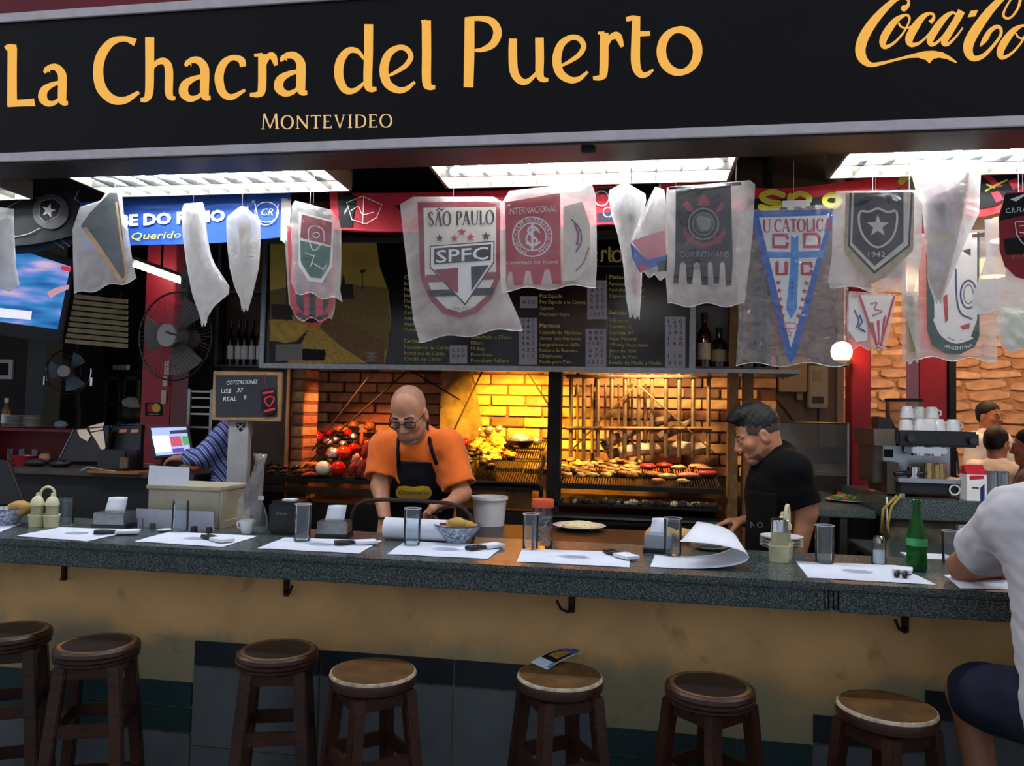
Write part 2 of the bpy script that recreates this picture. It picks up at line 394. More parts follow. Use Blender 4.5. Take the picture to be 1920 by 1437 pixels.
# ---------------------------------------------------------------- the counter top: granite slab with a heavy edge
def granite():
    m = mat('granite', '#4a5553', .26, nscale=210, namt=.6, spec=.42)
    nt = m.node_tree; cr = [n for n in nt.nodes if n.type == 'VALTORGB'][0]
    e = cr.color_ramp; e.elements[0].position = .38; e.elements[0].color = srgb('#1c2322'); e.elements[1].position = .66; e.elements[1].color = srgb('#737d78')
    x = e.elements.new(.52); x.color = srgb('#46514f')
    return m
M_gran = granite()
ct = thing('bar_counter', (-.5, .2, .955), 'long grey granite bar counter with a thick speckled edge', 'counter')
MB().box2((-4.2, -.095, 1.025), (3.2, .5, 1.05)).build('counter_top', M_gran, ct, bevel=.006)
MB().box2((-4.2, -.082, .955), (.61, -.045, 1.025)).build('edge_band', M_gran, ct, bevel=.004)
MB().box2((.655, -.082, .955), (3.2, -.045, 1.025)).build('edge_band', M_gran, ct, bevel=.004)
for i in range(3): MB().box2((.612+.0145*i, -.08, .957), (.622+.0145*i, -.045, 1.024)).build('joint_rib', M_gran, ct, bevel=.003)
MB().box2((-4.2, -.05, .955), (3.2, .5, 1.0249)).build('slab_core', M_gran, ct)

# back side of the counter: dark steel work table for the cooks, lower than the bar
M_blk = mat('black_steel', '#16140f', .45, .3, nscale=12)
M_inox = mat('brushed_steel', '#8b8d8c', .32, 1., nscale=40, namt=.15)
M_inox_d = mat('dull_steel', '#4b4a47', .42, .85, nscale=25, namt=.25)
wt = thing('work_table', (-.2, .8, 0), 'dark steel work table behind the bar counter', 'table')
MB().box2((-.8, .56, 1.0), (.38, 1.06, 1.03)).build('table_top', mat('worn_steel', '#2a2622', .38, .6, nscale=14, namt=.4), wt, bevel=.004)
for x in (-.76, .34):
    for y in (.6, 1.02): MB().box((x, y, .5), (.05, .05, 1.0)).build('leg', M_blk, wt)
MB().box2((-.78, .58, .28), (.36, 1.04, .3)).build('shelf', M_blk, wt)
MB().box2((-.8, .58, .8), (.38, .6, 1.0)).build('apron_panel', M_blk, wt)

# ---------------------------------------------------------------- the sign
sg = thing('shop_sign', (-.6, .05, 2.56), 'long black shop sign with gold lettering over the bar', 'sign')
SP = PL((0, 0, 2.9))
def sign_black():
    m = mat('sign_face', '#0a090a', .42, nscale=3, namt=.2, spec=.22); return m
MB().box2((-4.2, 0, 2.565), (3.4, .17, 3.17)).build('face', sign_black(), sg)
M_alu = mat('aluminium_trim', '#d6cfcf', .4, .15, nscale=20, namt=.1)
MB().box2((-4.2, -.012, 2.552), (3.4, .0, 2.588)).build('trim_strip', M_alu, sg, bevel=.002)
MB().box2((-4.2, -.012, 3.135), (3.4, .0, 3.172)).build('trim_strip', M_alu, sg, bevel=.002)
MB().box2((-4.2, .0, 2.545), (3.4, .19, 2.565)).build('soffit', mat('soffit_metal', '#35332f', .5, .3, nscale=8), sg)
MB().box2((-.21, .03, 2.525), (-.16, .06, 2.545)).build('bracket', M_dark, sg)
struct('wall_upper', MB().box2((-7, .0, 3.175), (6, .12, 5.2)), mat('oxblood_paint', '#7d1a2a', .55, nscale=3, namt=.2))
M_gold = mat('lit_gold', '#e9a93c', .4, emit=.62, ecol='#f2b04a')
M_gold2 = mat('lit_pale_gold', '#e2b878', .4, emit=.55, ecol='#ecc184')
def letter(strokes, m=M_gold, k=.5, dx=0., dy=0., polys=(), name='letter'):
    pol = []
    for st in strokes:
        cl = False
        if st and st[0] == 'closed': cl = True; st = st[1:]
        pol += stroke([(dx+x*k, dy+y*k, ww*k) for x, y, ww in st], closed=cl, cap=False)
    pol += [[(dx+x*k, dy+y*k) for x, y in p] for p in polys]
    return dec(name, m, sg, SP, pol, off=.001, th=.002)
letter([[(47, 178, 34), (46, 290, 34), (46, 398, 36)], [(22, 184, 18), (36, 176, 20), (62, 176, 14)], [(30, 389, 26), (80, 387, 25), (122, 385, 27), (130, 384, 30)]])
def let_a(x0, y0, x1, y1):
    sx, sy = (x1-x0)/108, (y1-y0)/160
    f = lambda p: [(x0+x*sx, y0+y*sy, ww*(sx+sy)/2) for x, y, ww in p]
    letter([f([(28, 34, 10), (26, 26, 14), (44, 13, 20), (68, 14, 26), (86, 34, 30), (90, 60, 31), (89, 130, 30), (97, 146, 22), (110, 146, 14)]),
            f([(88, 68, 12), (52, 78, 18), (22, 98, 28), (16, 128, 32), (34, 148, 24), (60, 146, 16), (88, 124, 10)])], polys=[f2(f([(22, 14, 1), (44, 34, 1), (40, 10, 1)]))])
def f2(p): return [(a, b) for a, b, c in p]
let_a(145, 240, 253, 400)
letter([[(508, 160, 28), (468, 146, 20), (420, 158, 28), (382, 205, 36), (369, 265, 37), (380, 330, 38), (420, 372, 34), (470, 376, 26), (522, 346, 12)]])
letter([[(562, 140, 33), (562, 250, 32), (560, 345, 30), (548, 372, 22), (528, 376, 14)], [(566, 262, 10), (592, 234, 20), (620, 232, 26), (634, 262, 30), (634, 345, 29), (642, 366, 22), (658, 370, 14)]])
let_a(672, 213, 788, 382)
letter([[(912, 250, 22), (905, 226, 26), (872, 217, 19), (838, 240, 28), (822, 290, 33), (834, 345, 30), (868, 365, 22), (920, 338, 10)]])
letter([[(984, 204, 30), (983, 330, 30), (970, 354, 22), (938, 356, 14)], [(992, 246, 10), (1005, 215, 20), (1024, 212, 26), (1036, 246, 14)], [(954, 208, 10), (984, 206, 14)]])
let_a(1028, 195, 1150, 362)
letter([[(1366, 222, 10), (1340, 192, 18), (1305, 192, 24), (1276, 232, 32), (1272, 290, 33), (1294, 336, 28), (1330, 340, 18), (1370, 308, 10)], [(1383, 92, 33), (1382, 200, 33), (1380, 310, 32), (1390, 334, 24), (1412, 334, 14)]])
def let_e(dx, dy):
    letter([[(1452, 288, 8), (1490, 268, 14), (1524, 244, 18), (1541, 212, 20), (1524, 184, 20), (1492, 180, 20), (1456, 206, 28), (1440, 260, 33), (1452, 312, 32), (1490, 338, 25), (1524, 334, 18), (1556, 308, 10)]], dx=dx, dy=dy)
let_e(0, 0)
letter([[(1599, 78, 34), (1600, 190, 34), (1600, 305, 33), (1610, 326, 24), (1632, 328, 14)], [(1580, 82, 10), (1600, 80, 12)]])
letter([[(1761, 66, 36), (1760, 200, 38), (1757, 328, 36)], [(1750, 74, 18), (1800, 70, 18), (1845, 82, 28), (1866, 120, 32), (1850, 164, 28), (1812, 186, 18), (1780, 190, 10)]])
Z = 960
letter([[(4, 146, 30), (3, 200, 32), (8, 270, 32), (32, 304, 26), (62, 304, 18), (98, 268, 10)], [(103, 142, 32), (104, 220, 32), (104, 280, 30), (116, 298, 22), (136, 300, 12)]], dx=Z)
let_e(960-1272/2, -19)
letter([[(346, 124, 32), (344, 262, 32), (334, 290, 22), (304, 294, 14)], [(356, 172, 10), (370, 142, 20), (396, 136, 28), (414, 176, 14)], [(322, 124, 8), (346, 126, 14)]], dx=Z)
letter([[(466, 62, 30), (464, 150, 33), (464, 240, 34), (480, 278, 26), (504, 280, 18), (530, 262, 8)], [(428, 74, 16), (450, 68, 18), (470, 66, 12)], [(470, 128, 20), (518, 126, 17)]], dx=Z)
letter([['closed']+[(628+68*math.cos(a), 192+80*math.sin(a), 22+14*abs(math.cos(a+.25))) for a in [2*math.pi*i/30 for i in range(30)]]], dx=Z)
for pol in ser('MONTEVIDEO', 490, 242.5, 24.5, 249, slope=-.0155, track=.1, bold=1.0, first=1.18): dec('letter', M_gold2, sg, SP, pol, off=.001, th=.002)
K = 1/5.647
letter([[(655, 92, 54), (688, 60, 40), (698, 20, 28), (672, -12, 24), (620, -22, 30), (540, 10, 52), (430, 110, 74), (310, 250, 96), (220, 400, 110), (186, 530, 108), (212, 625, 92), (290, 686, 52), (400, 675, 36), (540, 640, 26), (700, 600, 30)]],
       m=M_gold, k=K, dx=1580, polys=[[(690, 586), (860, 545), (960, 540), (1060, 558), (1140, 604), (1210, 660), (1196, 668), (1100, 626), (1020, 612), (960, 624), (918, 674), (880, 636), (800, 612), (690, 616)], ell(648, 90, 34, 32, 14)])
def coke_o(ox, oy):
    letter([['closed', (660, 162, 26), (560, 220, 64), (468, 340, 82), (424, 440, 74), (446, 500, 44), (540, 458, 28), (640, 350, 22), (698, 240, 20), (704, 184, 24)], [(590, 244, 18), (616, 284, 18), (672, 298, 18), (735, 276, 18), (800, 216, 22)]], k=K, dx=1580+ox*K, dy=oy*K)
coke_o(0, 0)
def coke_c(ox, oy):
    letter([[(925, 240, 48), (960, 200, 34), (958, 156, 26), (910, 146, 34), (840, 190, 62), (758, 300, 86), (704, 410, 84), (722, 474, 52), (800, 462, 32), (880, 398, 22), (950, 310, 18)]], k=K, dx=1580+ox*K, dy=oy*K)
coke_c(0, 0)
def coke_a(ox, oy):
    letter([[(1200, 150, 20), (1150, 138, 34), (1070, 200, 66), (985, 310, 80), (926, 420, 72), (940, 472, 46), (1000, 450, 30), (1080, 360, 22), (1170, 220, 18), (1210, 150, 20)], [(1258, 118, 80), (1190, 240, 76), (1110, 370, 78), (1072, 450, 64), (1110, 470, 36), (1190, 400, 24), (1270, 296, 16)]], k=K, dx=1580+ox*K, dy=oy*K)
coke_a(0, 0)
letter([], k=K, dx=1580, polys=[[(1352, 118), (1430, 108), (1405, 174), (1323, 184)]], name='hyphen')
letter([[(1880, -120, 30), (1800, -100, 40), (1690, -20, 62), (1560, 110, 86), (1420, 300, 104), (1338, 450, 108), (1332, 560, 90), (1390, 622, 60), (1490, 590, 46), (1590, 490, 34), (1668, 380, 30), (1672, 310, 32), (1630, 284, 40), (1560, 330, 50), (1510, 410, 60), (1470, 470, 30), (1452, 494, 8)],
        ['closed', (1880, 0, 30), (1850, 96, 26), (1780, 186, 22), (1718, 190, 24), (1702, 140, 24), (1750, 40, 20), (1810, -40, 20), (1860, -60, 25), (1888, -40, 28)]], k=K, dx=1580)
coke_o(1242, 112)
letter([[(1990, 560, 26), (2080, 440, 22), (2200, 230, 26), (2240, 90, 30), (2180, 60, 34), (2100, 190, 70), (2020, 400, 86), (2000, 540, 62), (2060, 560, 34), (2130, 500, 20)]], k=K, dx=1580)
coke_a(1170, 80)

# ---------------------------------------------------------------- louvred fluorescent troffers
M_tube = mat('fluorescent_tube', '#ffffff', .4, emit=TUBE, ecol='#f4f8ff')
M_mir = mat('mirror_louvre', '#8f9498', .12, 1.)
M_refl = mat('lamp_reflector', '#5a5d60', .35, .9)
M_case = mat('lamp_casing', '#8f8776', .5, .2, nscale=10)
def troffer(x0, x1, label, y0=.19, y1=.505, z=2.55):
    t = thing('ceiling_light', ((x0+x1)/2, (y0+y1)/2, z+.09), label, 'light fitting', 'louvred fluorescent fittings over the bar')
    e = .012; b = MB()
    b.box2((x0, y0, z), (x0+e, y1, z+.085)).box2((x1-e, y0, z), (x1, y1, z+.085)).box2((x0, y0, z), (x1, y0+e, z+.085)).box2((x0, y1-e, z), (x1, y1, z+.085)).box2((x0, y0, z+.08), (x1, y1, z+.09))
    b.build('casing', M_case, t)
    MB().box2((x0+e, y0+e, z+.074), (x1-e, y1-e, z+.079)).build('reflector', M_refl, t)
    for fy in (.26, .74): MB().cyl((x0+.04, y0+(y1-y0)*fy, z+.052), (x1-.04, y0+(y1-y0)*fy, z+.052), .013, n=8).build('tube', M_tube, t)
    me = None; n = 12
    for i in range(1, n):
        x = x0+(x1-x0)*i/n
        if me is None:
            bb = MB().prism([(-.004, y0+e, z+.032), (.004, y0+e, z+.032), (.0008, y0+e, z+.002), (-.0008, y0+e, z+.002)], (0, y1-y0-2*e, 0)); me = bb.mesh('louvre_blade', M_mir)
        o = link('louvre_blade', me, t); o.location = (x, 0, 0)
    MB().box2((x0+e, (y0+y1)/2-.004, z+.001), (x1-e, (y0+y1)/2+.004, z+.034)).build('louvre_spine', M_mir, t)
    for sx in (x0+.2, x1-.2): MB().cyl((sx, (y0+y1)/2, z+.09), (sx, (y0+y1)/2, 3.18), .006, n=6).build('drop_rod', M_inox_d, t)
troffer(-4.05, -2.86, 'fluorescent louvre light at the left end, over the black scarf')
troffer(-2.44, -1.26, 'fluorescent louvre light hanging over the blue scarf')
troffer(-.83, .365, 'fluorescent louvre light in the middle above the menu board')
troffer(.745, 1.94, 'fluorescent louvre light at the right end, above the red scarf')
# ================================================================ menu board, scarves and bagged pennants
M_w = mat('print_white', '#f4f1ea', .6); M_k = mat('print_black', '#0b0b0c', .6, spec=.3); M_red = mat('print_red', '#c01830', .55, nscale=30, namt=.15)
M_drd = mat('print_dark_red', '#8f1426', .6, nscale=30, namt=.15); M_cream = mat('cloth_cream', '#e6dccb', .75, nscale=40, namt=.1)
M_blu = mat('print_blue', '#1e5fb8', .55, nscale=30, namt=.12); M_nav = mat('print_navy', '#1d2a6b', .6); M_sky = mat('print_sky', '#3f8fd6', .55)
M_yel = mat('print_yellow', '#d9cf3a', .55); M_grn = mat('print_green', '#175a49', .6, nscale=30, namt=.15); M_gry = mat('print_grey', '#8a8684', .6); M_dgr = mat('print_dark_grey', '#4a4a4c', .6)
M_tan = mat('cloth_tan', '#b98d55', .75, nscale=30); M_pnk = mat('print_pink', '#e58a90', .6)
M_str = mat('nylon_string', '#cfcfd4', .4)
random.seed(3)
MP = PL((0, 1.9, 2.2))
mb = thing('menu_board', (-1.0, 1.95, 1.85), 'black menu board with yellow text and a sepia harbour picture', 'menu board')
MB().box2((-2.37, 1.903, 1.86), (.31, 1.95, 2.66)).build('panel', mat('menu_black', '#0c0b08', .2, spec=.55), mb)
for a, b in (((-2.40, 1.885, 1.84), (.34, 1.96, 1.872)), ((-2.40, 1.885, 2.645), (.34, 1.96, 2.68)), ((-2.40, 1.886, 1.84), (-2.365, 1.96, 2.68)), ((.305, 1.886, 1.84), (.34, 1.96, 2.68))):
    MB().box2(a, b).build('frame_bar', M_inox, mb, bevel=.003)
for x in (-2.2, -1.0, .15): MB().cyl((x, 1.93, 2.66), (x, 1.93, 3.18), .008, n=6).build('hanger_rod', M_inox_d, mb)
M_sep = mat('sepia_sky', '#c4a540', .5, nscale=4, namt=.3)
M_se2 = mat('sepia_crowd', '#8f7530', .5, nscale=240, namt=.9)
M_se3 = mat('sepia_dark', '#2c210d', .5, nscale=30, namt=.4)
M_se4 = mat('sepia_water', '#c9a238', .4, nscale=60, namt=.4)
M_se5 = mat('sepia_brown', '#7d5826', .5, nscale=50, namt=.4)
def mdec(n, m, polys, off): dec(n, m, mb, MP, polys, off=off, th=.0003)
mdec('picture', M_sep, [[(506, 452), (706, 454), (712, 500), (728, 545), (734, 600), (722, 682), (506, 682)]], -.0005)
mdec('picture_shore', M_se2, [[(506, 545), (560, 535), (640, 535), (660, 533), (690, 537), (726, 540), (732, 600), (728, 660), (690, 640), (640, 605), (600, 580), (506, 600)]], 0)
mdec('picture_tower', M_se3, [[(636, 545), (640, 533), (644, 512), (648, 533), (662, 534), (664, 560), (636, 562)], [(679, 508), (680, 508), (681, 545), (679, 545)], [(675, 507), (685, 505), (685, 511), (675, 512)]], .0003)
mdec('picture_quay', M_se5, [[(612, 590), (640, 600), (722, 640), (720, 682), (690, 682), (640, 650), (600, 615)]], .0004)
mdec('picture_water', M_se4, [[(506, 640), (560, 610), (605, 612), (640, 650), (668, 682), (506, 682)]], .0003)
mdec('picture_boat', mat('sepia_hull', '#d9ad42', .5, nscale=20), [[(505, 600), (520, 604), (560, 606), (578, 610), (565, 628), (548, 638), (530, 640), (512, 628), (505, 612)]], .0006)
mdec('picture_cabin', M_se3, [[(508, 570), (548, 572), (548, 600), (510, 599)], [(536, 500), (538, 500), (540, 602), (537, 602)], [(505, 640), (520, 640), (535, 644), (555, 640), (578, 618), (560, 655), (530, 690), (505, 682)]], .0005)
mdec('inset_photo', M_gry, [[(517, 646), (565, 645), (565, 676), (516, 677)]], .0008); mdec('inset_photo', M_k, [[(567, 654), (610, 656), (612, 676), (567, 676)]], .0008); mdec('inset_photo', M_se4, [[(608, 668), (655, 664), (656, 678), (609, 678)]], .001)
mdec('flag_print', M_gry, [[(687, 661), (706, 661), (706, 664), (687, 664)], [(687, 667), (706, 667), (706, 671), (687, 671)], [(687, 674), (706, 674), (706, 677), (687, 677)], ell(696.5, 669, 5.5, 5.5, 12)], .001)
M_mt = mat('menu_yellow', '#d6cf74', .5); M_mh = mat('menu_gold', '#eddb6a', .5)
def mline(s, x, y, h=6.6, head=False, w=None):
    return tex(s, x, y, h, MP, M_mh if head else M_mt, 'menu_line', mb, off=.001, bold=.012 if head else .004, slope=.012, w=w)
for s, y in (('Entrecot', 535), ('Picaña', 546), ('Entraña', 557), ('Filet de Lomo', 568), ('Vacío', 578.5), ('Colita', 589), ('Asado de Tira', 599.5), ('Asado', 610.5), ('Matambre', 621.5), ('Matambrito de Cerdo', 654.5), ('Pamplona de Cerdo', 665.5), ('Costilla de Cerdo', 676)): mline(s, 758, y)
mline('Carnes', 758, 524, 7.5, True); mline('Cerdo', 757, 643, 7.5, True)
for s, y in (('Chinchulín o Choto', 635), ('Riñón', 646), ('Molleja', 657), ('Provolone', 668), ('Provolone Relleno', 679)): mline(s, 883, y)
for s, y in (('Pez Espada', 558), ('Pez Espada a la Crema', 569.5), ('Salmón', 581), ('Merluza Negra', 592), ('Cazuela de Mariscos', 626.5), ('Arroz con Mariscos', 637.5), ('Langostinos al Ajillo', 649), ('Rabas a la Romana', 660), ('Chipirones', 670.5), ('Paella para Dos', 681.5)): mline(s, 1012, y)
mline('Mariscos', 1012, 614, 7.5, True)
for s, y in (('Ravioles caseros', 535.5), ('Ravioles "Chacra"', 546.5), ('Capeletis Caruso', 558), ('Refrescos', 604.5), ('Cerveza 1L.', 615.5), ('Cerveza 3/4', 627), ('Agua Mineral', 638), ('Whisky Importado', 649.5), ('Jarra de Vino', 661), ('Copa de Vino', 672), ('Botella de Medio y Medio', 683)): mline(s, 1142, y)
mline('Pastas', 1143, 523, 7.5, True); mline('Bebidas', 1142, 590, 7.5, True)
tex('La Chacra del Pu', 930, 491, 26, MP, M_mh, 'title', mb, w=186, off=.001)
kk = lambda strokes, dx, dy, k=.27: sum((stroke([(dx+x*k, dy+y*k, ww*k) for x, y, ww in s], cap=False) for s in strokes), [])
KT = .128
dec('title', M_mh, mb, MP, kk([[(180, 240, 8), (255, 205, 16), (270, 170, 18), (235, 142, 18), (185, 165, 26), (168, 220, 30), (185, 280, 28), (235, 298, 22), (290, 268, 10)]], 1084, 452.5, KT)
    + kk([[(346, 124, 32), (344, 262, 32), (334, 290, 22), (304, 294, 14)], [(356, 172, 10), (370, 142, 20), (396, 136, 28), (414, 176, 14)]], 1085, 453, KT)
    + kk([[(466, 62, 30), (464, 150, 33), (464, 240, 34), (480, 278, 26), (504, 280, 18), (530, 262, 8)], [(470, 128, 20), (518, 126, 17)]], 1083, 454.5, KT)
    + kk([[(628+68*math.cos(a), 192+80*math.sin(a), 22+14*abs(math.cos(a))) for a in [2*math.pi*i/24 for i in range(25)]]], 1077, 456, KT), off=.001, th=.0004)
mdec('rule', M_gry, [[(905, 496), (1288, 500), (1288, 501.3), (905, 497.2)], [(1137, 515), (1138, 515), (1136.5, 688), (1135.5, 688)]], .001)
M_pap = mat('price_paper', '#b9b6bd', .8); M_ink = mat('ink', '#2a2a33', .7)
def price(x0, y0, x1, y1, rows):
    mdec('price_strip', M_pap, [[(x0, y0), (x1, y0), (x1, y1), (x0, y1)]], .0012)
    for s, y in rows: tex(s, (x0+x1)/2, y, 7, MP, M_ink, 'price', mb, off=.002, anchor='c', w=(x1-x0)*.7)
price(843, 648, 876, 682, (('6 5 5', 660), ('6 6 0', 670)))
price(975, 556, 1008, 578, (('4 2 0', 570),)); price(973, 596, 1007, 684, (('4 4 0', 605), ('4 4 0', 616), ('4 9 0', 627), ('3 6 0', 637), ('3 8 0', 648), ('4 2 5', 660), ('3 1 5', 671)))
price(1101, 526, 1138, 599, (('4 3 5', 537), ('4 3 5', 548), ('5 8 5', 558), ('5 7 5', 569), ('6 8 0', 580), ('1 0 7 5', 593))); price(1098, 617, 1137, 688, (('8 8 0', 627), ('8 8 0', 638), ('1 0 8 0', 648), ('6 7 5', 660), ('6 7 5', 670), ('1 8 5 0', 683)))
price(1247, 594, 1285, 690, (('1 2 0', 606), ('2 5 5', 616), ('2 4 5', 627), ('1 1 5', 638), ('1 6 0', 648), ('1 1 0', 671), ('3 2 0', 685)))

# ---------------------------------------------------------------- scarves stretched behind the lights
def scarf(name, top, bot, Y, m, label, n=26):
    pl = PL((0, Y, 2.4)); tp = cat_rom([(x, y, 0) for x, y in top], n); bt = cat_rom([(x, y, 0) for x, y in bot], n)
    k = 30; P = []
    for r in range(5):
        row = []
        for i in range(k+1):
            a = tp[int(i*(len(tp)-1)/k)]; b = bt[int(i*(len(bt)-1)/k)]; f = r/4
            row.append(pl.pt(a[0]+(b[0]-a[0])*f, a[1]+(b[1]-a[1])*f, .0025*math.sin(i*.9+r)))
        P.append(row)
    t = thing(name, P[2][k//2], label, 'scarf', 'club scarves strung behind the lights')
    MB().solid(P, (0, .004, 0)).build('cloth', m, t, smooth=SM)
    for e in (P[0][0], P[0][-1]): MB().tube([e, (e.x, Y-.03, 2.56)], .0012, 5).build('cord', M_str, t)
    def D(nm, mm, polys, off=.006): dec(nm, mm, t, pl, polys, off=off, th=.0006)
    return t, pl, D
t, pl, D = scarf('scarf', [(-60, 366), (60, 362), (148, 357)], [(-60, 466), (60, 458), (146, 440)], .58, mat('scarf_black', '#15171b', .8, nscale=60), 'black scarf with a white star shield at the left edge')
D('stripe', M_gry, stroke([(-40, 380), (60, 372), (85, 371)], 1.6)+stroke([(-40, 450), (40, 442), (75, 428)], 1.6)+stroke([(5, 395), (45, 372)], 1.5)); D('emblem_ring', M_dgr, [ell(95, 397, 34, 33)], .0062); D('emblem', M_k, [[(76, 378), (100, 372), (116, 385), (108, 405), (85, 418), (73, 405)]], .0072); D('star', M_w, [star(91, 395, 14, -75)], .0082)
D('emblem_line', M_gry, stroke([(76, 378), (100, 372), (116, 385), (108, 405), (85, 418), (73, 405)], 1.6, closed=True, smooth=False), .008)
tex('ER.', -8, 411, 19, pl, M_w, 'lettering', t, off=.0075, slope=-.03, bold=.02)
t, pl, D = scarf('scarf', [(-30, 452), (60, 446), (146, 430)], [(-30, 480), (60, 474), (136, 458)], .62, mat('scarf_navy', '#1a2a4a', .7, nscale=50), 'dark navy scarf hanging just below the black star scarf')
D('stripe', M_gry, stroke([(95, 450), (120, 466)], 1.5)+stroke([(110, 446), (130, 462)], 1.5))
t, pl, D = scarf('scarf', [(150, 380), (300, 368), (420, 364), (547, 360)], [(150, 466), (252, 460), (400, 456), (528, 445)], .575, mat('scarf_blue', '#154a9e', .6, nscale=40, namt=.12), 'bright blue scarf with white lettering under the second light')
tex('CLUBE DO REMO', 158, 427, 19.5, pl, M_w, 'lettering', t, w=264, slope=-.05, off=.0075, bold=.045)
tex('mais Querido', 188, 452, 13, pl, M_yel, 'lettering', t, w=150, slope=-.04, off=.0075, ital=.3)
D('emblem', M_w, ring(500, 398, 22, 19, 1.6)+stroke([(478, 382), (486, 415), (500, 422), (516, 412), (522, 384)], 1.6)+[star(464, 389, 4), star(475, 378, 4)]); tex('CR', 488, 404, 13, pl, M_w, 'lettering', t, off=.0075, ital=.3)
D('fringe', M_cream, [[(528+i*3, 372+i), (531+i*3, 372), (529+i*2.6, 450+(i % 3)*4), (526+i*2.6, 452)] for i in range(6)], .004)
t, pl, D = scarf('scarf', [(618, 360), (720, 362), (900, 358), (1155, 346)], [(622, 432), (720, 436), (900, 432), (1152, 422)], .575, mat('scarf_red', '#b3202f', .75, nscale=60, namt=.15), 'red scarf with a black crested end behind the white crest pennant')
D('end_panel', M_k, [[(633, 362), (668, 362), (660, 430), (636, 428)]]); D('patch', M_k, [[(740, 385), (766, 383), (766, 398), (752, 398)]])
for q_ in ([(1118, 349), (1152, 347), (1150, 360), (1126, 366)], [(1120, 400), (1150, 396), (1150, 415), (1122, 418)]): D('corner_patch', mat('scarf_navy2', '#1b2036', .7), [q_])
D('emblem', M_w, stroke([(650, 380), (680, 368), (716, 384), (706, 408), (686, 420), (660, 412)], 1.5, closed=True, smooth=False)+stroke([(682, 368), (680, 420)], 1.5)+stroke([(658, 395), (672, 388), (680, 402), (700, 398)], 1.4), .0075)
tex('1899', 646, 402, 7, pl, M_w, 'lettering', t, off=.0075, slope=-1.4, w=9)
D('emblem', M_w, ring(1128, 372, 13, 14, 2)+ring(1140, 398, 9, 9, 1.5), .0075)
D('edge_stripe', M_red, stroke([(622, 428), (760, 433), (900, 429), (1150, 418)], 4)); D('edge_stripe', M_red, stroke([(640, 364), (760, 368), (900, 364), (1150, 350)], 3))
t, pl, D = scarf('scarf', [(1240, 332), (1320, 342), (1430, 353), (1530, 348), (1700, 324)], [(1240, 356), (1320, 380), (1430, 398), (1530, 396), (1700, 372)], .58, mat('scarf_scarlet', '#c81d26', .6, nscale=40, namt=.15), 'red and black scarf with fat yellow letters at the third light')
D('band', M_k, [[(1400, 372), (1500, 374), (1600, 362), (1690, 352), (1690, 370), (1600, 383), (1500, 393), (1400, 392)]], .005)
D('lettering', M_yel, stroke([(1468, 366), (1448, 360), (1428, 368), (1440, 378), (1462, 382), (1450, 392), (1426, 388)], 11)+stroke([(1482, 368), (1482, 394)], 12)+stroke([(1482, 372), (1500, 363), (1518, 372), (1506, 386)], 11)+[], .0065); D('lettering', M_yel, ring(1560, 376, 14, 10, 10), .0065)
D('lettering', M_yel, stroke([(1690, 340), (1700, 330), (1720, 326)], 14), .0065)
tc2 = M_tan
MB().tube([pl.pt(1241, 334), pl.pt(1238, 350), pl.pt(1242, 366)], .008, 7).build('tassel', tc2, t)
t, pl, D = scarf('scarf', [(1740, 322), (1840, 312), (1930, 302), (2030, 294)], [(1740, 392), (1835, 406), (1890, 396), (2030, 380)], .57, MATS['scarf_scarlet'], 'red scarf with a black-striped boot shape at the right edge')
D('boot', M_k, [[(1836, 336), (1862, 326), (1895, 326), (1925, 334), (1905, 366), (1870, 384), (1838, 392), (1835, 366)]], .005)
D('boot_stripe', M_red, [[(1842, 330), (1856, 328), (1880, 350), (1866, 352)], [(1858, 362), (1872, 358), (1882, 374), (1868, 380)], [(1890, 340), (1906, 334), (1914, 350), (1900, 356)]], .0065); D('boot_lace', M_yel, stroke([(1848, 358), (1870, 346), (1888, 338)], 3)+stroke([(1850, 346), (1864, 352)], 3), .007)

